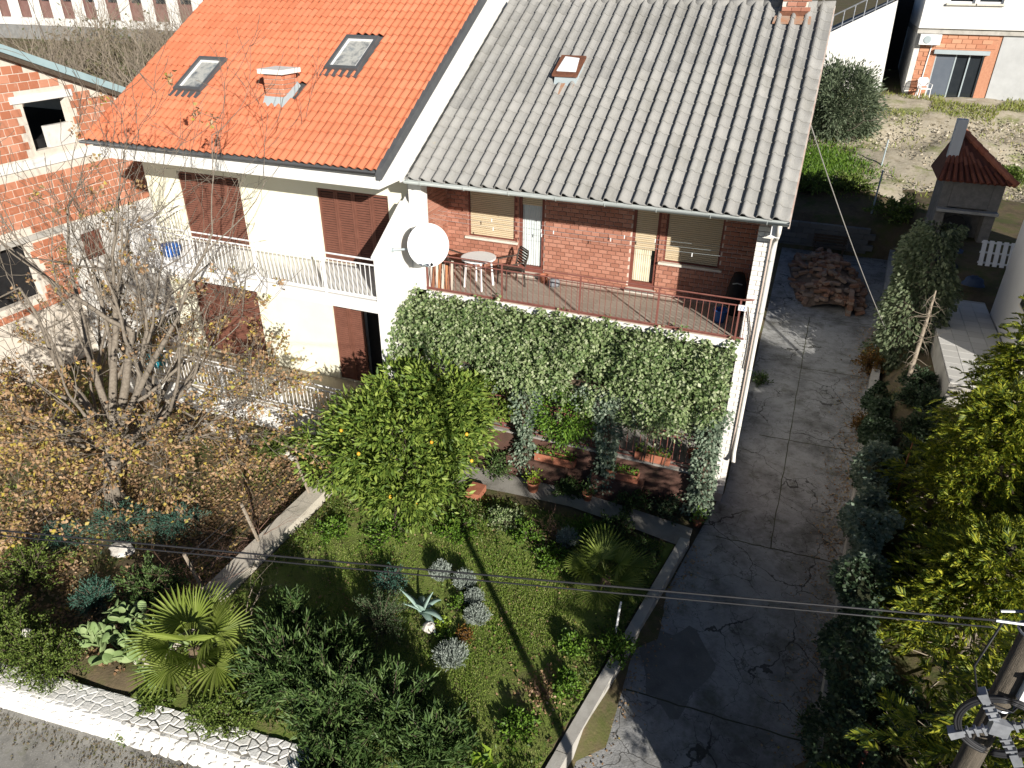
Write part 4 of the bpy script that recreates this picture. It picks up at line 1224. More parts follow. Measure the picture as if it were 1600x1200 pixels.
# ================================================================== NEIGHBOUR HOUSE (right) with tiled terrace
nh = thing('neighbour_house', 'pale grey rendered house wall rising beyond the ivy fence', 'house', (9.5, 6.5, 1.0))
MB().box((6.62, 6.2, 0.3), (15.5, 10.6, 8.2)).build('walls', mat('pale_render', [(0.6, 0.59, 0.57), (0.68, 0.67, 0.65)], scale=1, rough=0.85), nh)
MB().prism([(6.3, 5.9, 8.2), (15.8, 5.9, 8.2), (11.05, 5.9, 10.0)], (0, 5.0, 0)).build('roof', OTILE_I, nh)
for (a, b) in ((7.0, 8.0),):
    wq = MB().box((6.585, a, 3.0), (6.615, b, 4.3)).build('window', GLASS, nh)
    MB().box((6.57, a - .06, 2.94), (6.583, b + .06, 3.0)).build('sill', SILL, wq)
tt = thing('tiled_terrace', 'raised terrace of pale square tiles beside the neighbour wall', 'terrace', (5.7, 8.6, 1.4))
MB().box((4.9, 5.0, 0.3), (6.6, 11.5, 1.66)).build('terrace_base', CONCRETE, tt)
tme = bevel_box('paving_tile', 0.405, 0.405, 0.03, 0.004, mat('pale_paving', [(0.5, 0.49, 0.46), (0.6, 0.59, 0.56)], src='object', rough=0.7))
for i in range(4):
    for j in range(15):
        link('paving_tile', tme, tt, (5.12 + i * 0.415, 5.25 + j * 0.415, 1.678))

# outdoor oven
ov = thing('outdoor_oven', 'stone outdoor oven with red tiled hip roof and white chimney', 'oven', (6.3, 17.8, 2.0))
STONEM = mat('grey_stone_masonry', [(0.17, 0.16, 0.145), (0.3, 0.28, 0.255)], scale=5, rough=0.9, bump=0.8, bscale=9)
MB().box((5.3, 17.0, 1.6), (5.62, 18.9, 4.3)).build('side_pier', STONEM, ov)
MB().box((6.95, 17.0, 1.6), (7.3, 18.9, 4.3)).build('side_pier', STONEM, ov)
MB().box((5.63, 17.6, 1.6), (6.94, 18.9, 4.3)).build('oven_body', STONEM, ov)
MB().box((5.28, 16.7, 3.15), (7.32, 17.0, 3.25)).build('shelf', CONCRETE, ov)
MB().box((5.63, 17.0, 3.3), (6.94, 17.59, 4.3)).build('hood', STONEM, ov)
arch = [(6.05 + .42 * math.cos(t), 16.99, 2.5 + .5 * math.sin(t)) for t in np.linspace(0, math.pi, 10)]
MB().prism([(6.47, 16.99, 2.0)] + arch + [(5.63, 16.99, 2.0)], (0, .05, 0)).build('oven_mouth', BLACK, ov)
ro = MB().add([(5.0, 16.6, 4.3), (7.5, 16.6, 4.3), (7.5, 19.2, 4.3), (5.0, 19.2, 4.3), (5.45, 18.2, 5.85), (5.6, 18.2, 5.85)], [(0, 1, 5, 4), (1, 2, 5), (2, 3, 4, 5), (3, 0, 4)]).build('roof', mat('shaded_red_roof', [(0.12, 0.045, 0.03), (0.2, 0.075, 0.05)], scale=6), ov)  # roof faces coloured dark for the shade lying on them
SHADEDT = mat('shaded_red_tile', [(0.17, 0.055, 0.035), (0.26, 0.085, 0.05), (0.34, 0.13, 0.08)], src='object', rough=0.85, bump=0.3)  # shade put into the tile colour, darker than the hip
for k in range(11):
    x = 5.1 + k * .225
    a = Vector((x, 16.57, 4.33)); 
    tmax = min(1.0, (7.5 - x) / 1.95)
    b = Vector((5.0 + (x - 5.0) * (1 - tmax * .94) + .45 * tmax, 16.6 + 1.6 * tmax, 4.33 + 1.55 * tmax))
    n_ = max(1, int((b - a).length / .34))
    for q in range(n_):
        p0, p1 = a.lerp(b, q / n_), a.lerp(b, (q + 1.1) / n_)
        MB().tube([tuple(p0), tuple(p1)], [.075, .06], 7).build('roof_tile', SHADEDT, ro)
for k in range(9):
    a = Vector((7.52, 16.58, 4.36)).lerp(Vector((5.55, 18.2, 5.9)), k / 9)
    b = Vector((7.52, 16.58, 4.36)).lerp(Vector((5.55, 18.2, 5.9)), (k + 1.12) / 9)
    MB().tube([tuple(a), tuple(b)], [.13, .105], 8).build('hip_tile', mat('sunlit_hip_tile', [(0.45, 0.14, 0.075), (0.56, 0.21, 0.12)], src='object', rough=0.8), ro)  # sunlight on the hip put into a brighter tile colour
MB().box((5.2, 17.3, 4.4), (5.55, 17.65, 6.35)).build('chimney', WHITE, ov)
# clutter beside the oven
DULLBLUE = mat('dull_blue_sheet', [(0.03, 0.05, 0.10), (0.06, 0.09, 0.16)], scale=5, rough=0.6)
for n_, (x, y, z, sx, sy, sz_, m, lb, cat, nm) in enumerate((
    (6.0, 15.6, 2.0, .6, .45, .35, DULLBLUE, 'heap of crumpled blue tarpaulin in front of the outdoor oven', 'tarpaulin', 'blue_tarpaulin'),
    (5.6, 14.2, 1.9, .7, .8, .35, BLACK, 'dark covered heap lying on the neighbour yard below the oven', 'heap', 'covered_heap'),
    (6.4, 12.9, 1.85, .6, .4, .3, DULLBLUE, 'low blue plastic bundle lying beside the pale tiled terrace', 'bundle', 'plastic_bundle'))):
    V, F = [], []
    for i in range(7):
        for j in range(10):
            t, p = i / 6 * math.pi / 2, j / 10 * 2 * math.pi
            r_ = 1 + random.uniform(-.18, .18)
            V.append((x + sx * .6 * math.cos(t) * math.cos(p) * r_, y + sy * .6 * math.cos(t) * math.sin(p) * r_, z - .1 + sz_ * math.sin(t) * r_))
    for i in range(6):
        for j in range(10):
            F.append((i * 10 + j, i * 10 + (j + 1) % 10, (i + 1) * 10 + (j + 1) % 10, (i + 1) * 10 + j))
    tag(MB().add(V, F).build(nm, m, None, True, loc=(x, y, z)), lb, cat)
pa = thing('wooden_pallet', 'white painted pallet leaning beside the blue bundle', 'pallet', (7.2, 14.6, 1.9))
for k in range(5):
    MB().hexa([(6.7 + k * .22, 14.5, 1.95), (6.84 + k * .22, 14.5, 1.95), (6.84 + k * .22, 14.9, 2.75), (6.7 + k * .22, 14.9, 2.75), (6.7 + k * .22, 14.47, 1.965), (6.84 + k * .22, 14.47, 1.965), (6.84 + k * .22, 14.87, 2.765), (6.7 + k * .22, 14.87, 2.765)]).build('board', WHITEPAINT, pa)
for q in (.1, .5, .9):
    y, z = 14.53 + .4 * q, 1.93 + .8 * q
    MB().box((6.68, y, z), (7.75, y + .04, z + .06)).build('batten', WHITEPAINT, pa)

# brick pile on the driveway
bp_ = thing('brick_pile', 'untidy pile of reclaimed bricks and tiles at the driveway end', 'brick pile', (1.9, 15.8, 0))
PILEB = mat('reclaimed_brick', [(0.2, 0.11, 0.075), (0.3, 0.165, 0.11), (0.26, 0.2, 0.16), (0.34, 0.21, 0.14), (0.24, 0.22, 0.2)], src='object', rough=0.9, bump=0.4, dirt=((0.4, 0.35, 0.3), 9, 0.55, 0.75, 0.5))
pb = bevel_box('brick', 0.34, 0.17, 0.11, 0.008, PILEB)
cen = np.array([2.0, 15.9])
n_ = 0
while n_ < 290:
    u, v = random.uniform(-1, 1), random.uniform(-1, 1)
    x, y = cen[0] + u * 1.35 - v * .35, cen[1] + v * 2.9
    if x > fence_x(y) - .35 or x < .35:
        continue
    h = 0.95 * max(0, 1 - (abs(u) ** 2.2) - 0.55 * abs(v) ** 2)
    if h < .05:
        continue
    z = .055 + h * (0.35 + .65 * random.random())
    link('brick', pb, bp_, (x, y, z), (random.gauss(0, .25), random.gauss(0, .25), random.choice((0, math.pi / 2)) + random.gauss(0, .4)))
    n_ += 1
for r in range(6):
    for k in range(3):
        link('brick', pb, bp_, (2.85 + random.uniform(-.02, .02), 12.95 + k * .36, .055 + r * .112), (0, 0, math.pi / 2 + random.gauss(0, .05)))
V, F = [], []
for i in range(13):
    for j in range(17):
        u, v = -1 + 2 * i / 12, -1 + 2 * j / 16
        V.append((cen[0] + u * 1.3 - v * .35, cen[1] + v * 2.8, 0.6 * max(0, 1 - abs(u) ** 2.2 - .55 * v * v)))
F = [(i * 17 + j, (i + 1) * 17 + j, (i + 1) * 17 + j + 1, i * 17 + j + 1) for i in range(12) for j in range(16)]
MB().add(V, F).build('rubble_core', mat('pile_rubble', [(0.12, 0.085, 0.06), (0.22, 0.16, 0.12)], scale=7, rough=0.95, bump=0.8, bscale=14), bp_)

# ================================================================== WHITE STONE WALL along the street
sw = thing('stone_wall', 'white painted rubble stone wall along the street', 'wall', (-8, -9.4, -0.6))
wallseg = lambda a, b: MB().hexa([(a, wall_y(a) - .22, -.7), (b, wall_y(b) - .22, -.7), (b, wall_y(b) + .22, -.7), (a, wall_y(a) + .22, -.7), (a, wall_y(a) - .2, .03), (b, wall_y(b) - .2, .03), (b, wall_y(b) + .22, .03), (a, wall_y(a) + .22, .03)])
wallseg(-16, -8.35).build('mortar_core', WHITE, sw)
wallseg(-8.35, -5.0).build('mortar_core', mat('wall_mortar', [(0.2, 0.185, 0.16), (0.3, 0.285, 0.25)], scale=6, rough=0.95), sw)
STONEW = mat('white_wall_stone', [(0.72, 0.70, 0.66), (0.8, 0.79, 0.76)], src='object', rough=0.85, bump=0.5, bscale=30, dirt=((0.52, 0.5, 0.45), 9, 0.6, 0.8, 0.5))
def hexcells(nx_, nz_, w, h, gap):
    jit = {}
    def J(k):
        if k not in jit:
            jit[k] = (random.uniform(-.3, .3) * w, random.uniform(-.27, .27) * h)
        return jit[k]
    out = []
    for r in range(nz_):
        for c in range(nx_):
            ox = (c + (0.5 if r % 2 else 0)) * w
            cs = []
            for (kx, kz) in ((0, 1), (1, 0), (2, 1), (2, 3), (1, 4), (0, 3)):
                key = (2 * c + (1 if r % 2 else 0) + kx, 3 * r + kz)
                jx, jz = J(key)
                cs.append((ox + (kx - 1) * w / 2 + jx, (r + (kz - 2) * 0.3333 + 0.0) * h + jz))
            m_ = np.mean(cs, axis=0)
            out.append([tuple(m_ + (np.array(q) - m_) * (1 - gap)) for q in cs])
    return out
def stone(poly3, nrm, th, parent):
    c = sum((Vector(p) for p in poly3), Vector()) / len(poly3)
    n = len(poly3)
    nv = Vector(nrm)
    V = [Vector(p) - nv * .03 for p in poly3] + [Vector(p) + nv * th * .6 for p in poly3] + [c + (Vector(p) - c) * .8 + nv * th for p in poly3]
    F = [tuple(range(2 * n, 3 * n))]
    for i in range(n):
        j = (i + 1) % n
        F += [(i, j, n + j, n + i), (n + i, n + j, 2 * n + j, 2 * n + i)]
    MB().add([tuple(v) for v in V], F).build('stone', STONEW, parent)
nrm = Vector((0.115, -1, 0)).normalized()
for cell in hexcells(36, 4, 0.185, 0.155, 0.13):
    pts = []
    for (s, z) in cell:
        x = -11.7 + s
        zz = -.48 + z
        pts.append((x, wall_y(x) - .225 + .0 * z, min(max(zz, -.62), .035)))
    if max(p[2] for p in pts) - min(p[2] for p in pts) > .04:
        stone(pts, nrm, random.uniform(.03, .06) if pts[0][0] > -8.4 else random.uniform(.006, .02), sw)
for cell in hexcells(36, 3, 0.185, 0.15, 0.14):
    pts = []
    for (s, t) in cell:
        x = -11.7 + s
        tt_ = min(max(-.13 + t, -.19), .21)
        pts.append((x, wall_y(x) + tt_, .032))
    if max(p[1] for p in pts) - min(p[1] for p in pts) > .05:
        stone(pts, (0, 0, 1), random.uniform(.012, .035) if pts[0][0] > -8.4 else random.uniform(.004, .012), sw)

# concrete dividing wall between the two gardens + trellis posts
dv = thing('dividing_wall', 'low pale concrete dividing wall between the two front gardens', 'wall', (-8.85, -4.4, 0))
PALEC = mat('pale_concrete', [(0.5, 0.46, 0.38), (0.62, 0.57, 0.49)], scale=1.8, rough=0.9, bump=0.3, dirt=((0.22, 0.2, 0.16), 2.2, 0.55, 0.75, 0.6))
for (a, b) in ((-8.7, -6.31), (-6.3, -3.91), (-3.9, -1.5)):
    MB().box((-9.06, a, -.1), (-8.62, b, .24)).build('cast_length', PALEC, dv)
tr = thing('vine_trellis', 'leaning grey trellis posts with wires along the dividing wall', 'trellis', (-9.1, -5.0, 0))
for y in (-3.6, -5.4, -7.0):
    MB().tube([(-8.95, y, .2), (-9.1, y - .1, 1.25)], .035, 6).build('post', TWIG, tr)
for z in (.65, 1.0, 1.22):
    MB().tube([(-9.03 - (z - .2) * .05, -3.5, z), (-9.05, -5.2, z - .03), (-9.05, -7.1, z)], .008, 4).build('wire', CABLE, tr)

# ================================================================== UTILITY POLE, COIL, CABLES
PXY = np.array([1.98, -10.9])
up = thing('utility_pole', 'weathered timber utility pole with cable clamps beside the driveway', 'utility pole', (PXY[0], PXY[1], -0.6))
MB().tube([(PXY[0], PXY[1], -1.0), (PXY[0], PXY[1], 3), (PXY[0], PXY[1], 8.6)], [.09, .075, .056], 16).build('shaft', POLEWOOD, up, True)
bx_ = MB().box((PXY[0] + .035, PXY[1] - .1, 7.42), (PXY[0] + .16, PXY[1] + .06, 7.58)).build('junction_box', WHITEPAINT, up)
MB().box((PXY[0] + .03, PXY[1] - .11, 7.585), (PXY[0] + .17, PXY[1] + .07, 7.62)).build('box_lid', TERRA, bx_)
for z in (7.3, 7.85):
    MB().tube([(PXY[0] + .074 * math.cos(a), PXY[1] + .074 * math.sin(a), z) for a in np.linspace(0, 2 * math.pi, 17)], .007, 5).build('strap', ALU, up)
MB().tube([(PXY[0] - .05, PXY[1] - .02, 7.9), (PXY[0] - .2, PXY[1] - .05, 7.9)], .009, 6).build('bracket', ALU, up)
MB().tube([(PXY[0] - .04, PXY[1] + .05, 7.93), (PXY[0] - .17, PXY[1] + .02, 7.91)], .008, 6).build('bracket', ALU, up)
MB().tube([(PXY[0] - .16, PXY[1] - .03, 7.88), (PXY[0] - .22, PXY[1] - .1, 7.6), (PXY[0] - .15, PXY[1] - .13, 7.4), (PXY[0] + .02, PXY[1] - .13, 7.38), (PXY[0] + .07, PXY[1] - .08, 7.45)], .006, 6).build('drop_loop', CABLE, up, True)
coil = thing('cable_coil', 'slack black cable coil on a bright aluminium cross fixed to the pole', 'cable coil', (PXY[0] + .02, PXY[1] - .2, 7.08))
cc = Vector((PXY[0] + .0, PXY[1] - .12, 7.24))
ru = Vector((1, 0, 0)); rv = Vector((0.0, .08, .99)).normalized()
rn = ru.cross(rv)
for k in range(6):
    R_ = .185 + .014 * (k % 3) + random.uniform(-.004, .004)
    o_ = rn * (.012 * (k // 3))
    MB().tube([tuple(cc + o_ + ru * R_ * math.cos(a) + rv * R_ * .98 * math.sin(a)) for a in np.linspace(0, 2 * math.pi, 41)], .0085, 6, False).build('cable_turn', CABLE, coil, True)
for k in range(4):
    a = math.radians(35 + 90 * k)
    d = ru * math.cos(a) + rv * math.sin(a)
    s_ = -ru * math.sin(a) + rv * math.cos(a)
    def Q(t, w, h): return tuple(cc + d * t + s_ * w + rn * h)
    arm = MB().hexa([Q(.03, -.016, .0), Q(.18, -.009, .0), Q(.18, .009, .0), Q(.03, .016, .0), Q(.03, -.016, .025), Q(.18, -.009, .02), Q(.18, .009, .02), Q(.03, .016, .025)]).build('cross_arm', ALU, coil)
    for t_ in (.07, .11, .15):
        MB().hexa([Q(t_, -.028, .0), Q(t_ + .012, -.028, .0), Q(t_ + .012, .028, .0), Q(t_, .028, .0), Q(t_, -.028, .03), Q(t_ + .012, -.028, .03), Q(t_ + .012, .028, .03), Q(t_, .028, .03)]).build('rib', ALU, arm)
    MB().hexa([Q(.18, -.02, -.02), Q(.255, -.024, -.02), Q(.255, .024, -.02), Q(.18, .02, -.02), Q(.18, -.02, .03), Q(.255, -.024, .04), Q(.255, .024, .04), Q(.18, .02, .03)]).build('end_clamp', ALU, arm)
MB().hexa([tuple(cc + ru * a + rv * b + rn * c) for (a, b, c) in ((-.055, -.055, -.0), (.055, -.055, 0), (.055, .055, 0), (-.055, .055, 0), (-.045, -.045, .035), (.045, -.045, .035), (.045, .045, .035), (-.045, .045, .035))]).build('hub_plate', ALU, coil)
MB().tube([tuple(cc - rn * .0), (PXY[0], PXY[1] - .05, 7.24)], .02, 6).build('mount', ALU, coil)
def cable_line(a, b, sag, n=24):
    a, b = Vector(a), Vector(b)
    return [tuple(a.lerp(b, t) - Vector((0, 0, sag * 4 * t * (1 - t)))) for t in np.linspace(0, 1, n)]
CA = Vector((PXY[0] - .2, PXY[1] - .05, 7.9))
def ext(a, b, k): return a + (b - a) * k
for n_, (da, pb_, lb) in enumerate(((Vector((0, 0, 0.0)), Vector((-4.05, -12.2, 7.63)), 'upper black overhead cable strung across the gardens from the utility pole'),
                                 (Vector((0.0, 0.0, -.05)), Vector((-4.05, -12.2, 7.585)), 'lower black overhead cable strung across the gardens from the utility pole'))):
    a = CA + da
    b = ext(a, pb_, 3.0)
    o = MB().tube(cable_line(a, b, 0.05), .0058 if n_ == 0 else .0048, 6, True).build('overhead_cable', CABLE, None, True, loc=tuple(a))
    tag(o, lb, 'cable')
gw = MB().tube(cable_line((0.32, 2.0, 8.25), (3.65, 8.6, 1.35), 0.12), .011, 5, True).build('service_wire', mat('grey_wire', [(0.25, 0.24, 0.22), (0.3, 0.29, 0.27)], scale=3), None, True, loc=(3.65, 8.6, 1.35))
tag(gw, 'thin grey service wire sloping from the grey roof edge to the ivy fence', 'wire')

# ================================================================== THINGS ON THE BALCONIES
# satellite dish
sdl = (-6.98, -0.8, 5.62)
sdt = thing('satellite_dish', 'large white satellite dish on an arm from the white wing wall', 'satellite dish', sdl)
dn = Vector((0.42, -0.80, 0.32)).normalized()
du = Vector((0, 0, 1)) - dn * dn.z; du.normalize()
ds = du.cross(dn)
V, F = [], []
NR, NA = 7, 32
for i in range(NR + 1):
    r_ = i / NR
    for j in range(NA):
        a = 2 * math.pi * j / NA
        V.append(tuple(Vector(sdl) + ds * (.45 * r_ * math.cos(a)) + du * (.47 * r_ * math.sin(a)) + dn * (.085 * (r_ * r_ - 1))))
for i in range(NR):
    for j in range(NA):
        F.append((i * NA + j, i * NA + (j + 1) % NA, (i + 1) * NA + (j + 1) % NA, (i + 1) * NA + j))
MB().add(V, F).build('reflector', WHITEPAINT, sdt, True)
rim = [tuple(Vector(sdl) + ds * (.45 * math.cos(a)) + du * (.47 * math.sin(a))) for a in np.linspace(0, 2 * math.pi, 41)]
MB().tube(rim, .008, 5, False).build('rim', WHITEPAINT, sdt, True)
lo = Vector(sdl) - du * .47
for k, (sx, m_) in enumerate(((-.09, ZINC), (.06, BLACK))):
    tip = Vector(sdl) + dn * .42 - du * .42 + ds * sx
    am = MB().tube([tuple(lo - dn * .02 + ds * sx * .3), tuple(tip)], .012, 6).build('feed_arm', ZINC, sdt)
    MB().tube([tuple(tip + dn * .05 + du * .02), tuple(tip - dn * .03 - du * .0), tuple(tip - dn * .07 - du * .0)], [.02, .032, .034], 10).build('receiver', m_, am)
MB().tube([tuple(Vector(sdl) - dn * .1), tuple(Vector(sdl) - dn * .22), (-7.3, -0.62, 5.45), (-7.84, -0.94, 5.44)], .026, 8).build('wall_arm', ZINC, sdt)
MB().tube([(-7.84, -.94, 5.44), (-7.80, -.94, 5.44)], .05, 10).build('wall_plate', ZINC, sdt)

# round table with two chairs
tb = thing('round_table', 'round white plastic table on the brick loggia balcony', 'table', (-6.42, 0.62, 4.23))
MB().lathe([(.02, .70), (.40, .70), (.42, .71), (.42, .735), (.40, .74), (.02, .74)], 28, (-6.42, .62, 4.228)).build('table_top', WHITEPAINT, tb)
for a in (.6, 2.2, 3.7, 5.3):
    x, y = -6.42 + .3 * math.cos(a), .62 + .3 * math.sin(a)
    MB().tube([(x + .05 * math.cos(a), y + .05 * math.sin(a), 4.228), (x, y, 4.927)], [.03, .022], 8).build('leg', WHITEPAINT, tb)
garden_chair((-7.25, 0.75, 4.228), 1.35, 'dark brown slatted chair left of the white table, half behind the dish', mat('dark_resin', [(0.045, 0.035, 0.03), (0.07, 0.055, 0.045)], scale=6, rough=0.5))
garden_chair((-5.72, 0.95, 4.228), -0.75, 'dark brown slatted chair between the white table and the glass door', MATS['dark_resin'])
# leaning boards under the dish
BOARDS = [(-7.46, (0.7, 0.68, 0.62)), (-7.38, (0.32, 0.14, 0.08)), (-7.30, (0.66, 0.62, 0.54)), (-7.22, (0.5, 0.22, 0.1)), (-7.13, (0.62, 0.58, 0.5)), (-7.05, (0.55, 0.25, 0.12)), (-6.97, (0.3, 0.13, 0.08)), (-6.9, (0.6, 0.54, 0.45))]
names = ['white', 'dark brown', 'cream', 'tan', 'pale', 'orange-brown', 'maroon', 'light grey']
for n_, (x, c_) in enumerate(BOARDS):
    h = .66 + random.uniform(-.12, .1)
    b = MB().hexa([(x, -.0, 4.232), (x + .06, -.0, 4.232), (x + .06, .02, 4.232), (x, .02, 4.232), (x + .02, .06 + .02, 4.232 + h), (x + .08, .06 + .02, 4.232 + h), (x + .08, .1, 4.232 + h), (x + .02, .1, 4.232 + h)]).build('wooden_board', mat('board_%d' % n_, [c_, tuple(v * .8 for v in c_)], scale=6, rough=0.8), None, loc=(x, 0, 4.232))
    tag(b, '%s board standing upright at the railing under the satellite dish' % names[n_], 'board', 'boards stood against the balcony railing')
# clothesline with pegs
cl = thing('clothesline', 'thin clotheslines with a few pegs strung across the brick loggia', 'clothesline', (-4.0, 1.0, 5.75))
for k, (y, z) in enumerate(((0.75, 5.72), (1.0, 5.74), (1.25, 5.76))):
    MB().tube(cable_line((-7.78, y, z), (-.21, y, z), .05, 12), .0025, 4).build('line', ZINC, cl)
    for x in ((-6.1, -4.9, -1.5), (-5.0, -4.7, -3.35), (-6.35, -3.1, -2.4))[k]:
        MB().box((x, y - .008, z - .11), (x + .018, y + .008, z - .03)).build('peg', WHITEPAINT, cl)
# pots and odds and ends
def pot(x, y, z, r, h, m, label, name='flower_pot', cat='pot', group=None):
    o = MB().lathe([(r * .68, 0), (r * .95, h * .85), (r * 1.06, h * .86), (r * 1.06, h), (r * .9, h), (r * .85, h * .8), (.01, h * .78)], 16, (x, y, z)).build(name, m, None, True, loc=(x, y, z))
    return tag(o, label, cat, group)
pot(-5.05, 1.45, 4.228, .11, .2, TERRA, 'small brown pot on the loggia floor beside the glass door')
o = MB().lathe([(.13, 0), (.15, .05), (.14, .14), (.06, .2), (.01, .2)], 12, (-4.75, 1.35, 4.228)).build('grey_basket', mat('basket_grey', [(0.07, 0.075, 0.085), (0.3, 0.31, 0.33)], scale=22), None, True, loc=(-4.75, 1.35, 4.228))
tag(o, 'small grey rounded basket on the floor in front of the brick wall', 'basket')
bk = thing('blue_bucket', 'blue plastic bucket in the shaded right corner of the loggia', 'bucket', (-.72, .75, 4.228))
MB().lathe([(.1, 0), (.15, .28), (.16, .28), (.16, .3), (.13, .3), (.1, .05), (.01, .05)], 18, (-.72, .75, 4.228)).build('body', BLUE, bk, True)
MB().tube([(-.72 + .15 * math.cos(a), .75, 4.53 + .1 * math.sin(a)) for a in np.linspace(0, math.pi, 9)], .006, 5).build('handle', ZINC, bk)
cv = thing('covered_grill', 'black cloth-covered grill standing in the right corner of the loggia', 'grill', (-.5, 1.4, 4.228))
V = []
for (h, s_) in ((0, .24), (.35, .22), (.7, .2), (.92, .12)):
    for k in range(8):
        a = 2 * math.pi * k / 8
        V.append((-.5 + s_ * math.cos(a) * random.uniform(.9, 1.08), 1.4 + s_ * math.sin(a) * random.uniform(.9, 1.08), 4.23 + h))
F = [(i * 8 + k, i * 8 + (k + 1) % 8, (i + 1) * 8 + (k + 1) % 8, (i + 1) * 8 + k) for i in range(3) for k in range(8)] + [tuple(range(24, 32))]
MB().add(V, F).build('cover', BLACK, cv, True)
MB().tube([(-.6, 1.24, 4.95), (-.5, 1.18, 5.0), (-.4, 1.24, 4.96)], .012, 5).build('handle', ZINC, cv)
# blue things on the white balconies
o = MB().lathe([(.2, 0), (.26, .18), (.24, .3), (.02, .33)], 12, (-14.7, -0.7, 4.305)).build('blue_sack', BLUE, None, True, loc=(-14.7, -.7, 4.305))
tag(o, 'crumpled deep blue sack on the white upper balcony floor', 'sack')
o = MB().box((-16.4, -1.05, .82), (-15.9, -.65, 1.35)).build('teal_crate', TEAL, None, loc=(-16.2, -.8, .82))
tag(o, 'teal plastic box behind the white lower terrace railing', 'box')
o = MB().box((-17.0, -1.0, .82), (-16.5, -.6, 1.25)).build('pale_crate', WHITEPAINT, None, loc=(-16.7, -.8, .82))
tag(o, 'white plastic box standing left of the teal box on the terrace', 'box')
# planters and pots at the porch
for n_, (x, y, z, w, lb) in enumerate(((-3.85, -.78, .625, 1.0, 'long terracotta planter on the porch step by the left ivy pillar'), (-2.2, -.78, .625, .75, 'short terracotta planter on the porch step by the middle ivy pillar'),
                                       (-1.6, -.52, 1.13, .8, 'terracotta planter box standing inside the dark porch railing'))):
    p = thing('planter', lb, 'planter', (x, y, z))
    mb = MB()
    mb.box((x - w / 2, y - .1, z), (x + w / 2, y + .1, z + .03)).box((x - w / 2, y - .1, z + .03), (x + w / 2, y - .08, z + .2)).box((x - w / 2, y + .08, z + .03), (x + w / 2, y + .1, z + .2)).box((x - w / 2, y - .08, z + .03), (x - w / 2 + .02, y + .08, z + .2)).box((x + w / 2 - .02, y - .08, z + .03), (x + w / 2, y + .08, z + .2))
    mb.build('trough', TERRA, p)
    MB().box((x - w / 2 + .021, y - .079, z + .031), (x + w / 2 - .021, y + .079, z + .16)).build('soil', GROUND, p)
    n = 160
    P = np.c_[rng.uniform(x - w / 2, x + w / 2, n), rng.normal(y, .06, n), rng.uniform(z + .17, z + .34, n)]
    leaf_obj('foliage', P, rng.normal(size=(n, 3)) + np.array([0, 0, .8]), .07, .04, L_WEED, p)
def potted(x, y, z, r, h, label, m=TERRA, lm=None, n=120, s=.16, L=.07):
    p = thing('potted_plant', label, 'potted plant', (x, y, z))
    MB().lathe([(r * .68, 0), (r * .95, h * .85), (r * 1.06, h * .86), (r * 1.06, h), (r * .9, h), (r * .85, h * .8), (.01, h * .78)], 16, (x, y, z)).build('pot', m, p, True)
    P = np.array([x, y, z + h + s * .5]) + rng.normal(size=(n, 3)) * s * .55
    P[:, 2] = np.maximum(P[:, 2], z + h * .8)
    leaf_obj('foliage', P, P - np.array([x, y, z + h * .5]) + rng.normal(size=(n, 3)) * .1, L, L * .45, lm or L_WEED, p)
potted(-4.2, -1.32, .06, .16, .28, 'potted plant with yellow-green leaves at the edge of the garden path', lm=L_LIME)
potted(-2.9, -1.15, .06, .13, .2, 'small dark-leaved potted plant below the middle ivy pillar', lm=L_OLEA)
potted(-.35, -1.05, .02, .12, .18, 'little potted plant at the foot of the right ivy pillar', lm=L_WEED)
potted(-5.95, .1, 1.13, .15, .25, 'potted shrub on the porch floor behind the left railing', lm=L_CITRUS, n=200, s=.3)
potted(-.75, -.1, 1.13, .14, .22, 'potted pale plant on the porch floor by the white pier', lm=L_IVYG, n=200, s=.28)
garden_chair((-5.0, .6, 1.13), 0.2, 'dark chair standing in the shade of the ground-floor porch', MATS['dark_resin'])
st = MB().box((-5.6, -2.15, .03), (-5.25, -1.72, .2)).build('terracotta_slab', TERRA, None, loc=(-5.45, -1.9, .03))
tag(st, 'terracotta block lying at the start of the garden path', 'block')

# ================================================================== IVY ON THE PERGOLA
iv = thing('ivy_canopy', 'dense variegated ivy canopy hanging below the brick balcony', 'ivy', (-4.0, -0.8, 0.0))
P, D = [], []
N_ = 11000
u = rng.random(N_); v = rng.random(N_)
x = -7.85 + u * 7.65
lump = .5 + .5 * np.sin(x * 2.3 + 1.5 * np.sin(v * 4 + x)) 
yc = -0.1 - 0.62 * v - (0.38 + .3 * lump) * np.sin(np.pi * np.clip(v, 0, 1)) ** .7 - .1 * np.sin(x * 2.7) * v
low = 2.82 + .28 * np.sin(x * 1.9 + 1) + .2 * np.sin(x * 5.1) + .1 * np.sin(x * 13)
zc = 4.2 + .1 * np.sin(x * 3.7) * np.sin(x * 8.1) - (4.22 - low) * v + (.22 + .16 * lump) * np.sin(np.pi * v) + .06 * np.sin(3 * x + 5 * v)
left = x < -7.2
yc = np.where(left, yc - .35 * np.clip((-7.2 - x) / .6, 0, 1) * v, yc)
bumps = .08 * np.sin(x * 5 + v * 6) + .07 * np.sin(x * 9 + v * 11) + .06 * np.sin(x * 17 - v * 7)
P = np.c_[x, yc - bumps + rng.normal(0, .05, N_), zc + rng.normal(0, .05, N_)]
D = np.c_[rng.normal(0, .6, N_), -0.5 + rng.normal(0, .5, N_), -0.5 + rng.normal(0, .5, N_)]
leaf_obj('canopy_leaves', P, D, rng.uniform(.04, .115, N_), rng.uniform(.04, .09, N_), L_IVY, iv, up=np.tile(np.array([[0.1, -.75, .65]]), (N_, 1)))
SP, SDD = [[], []], [[], []]
pass
KB = 150
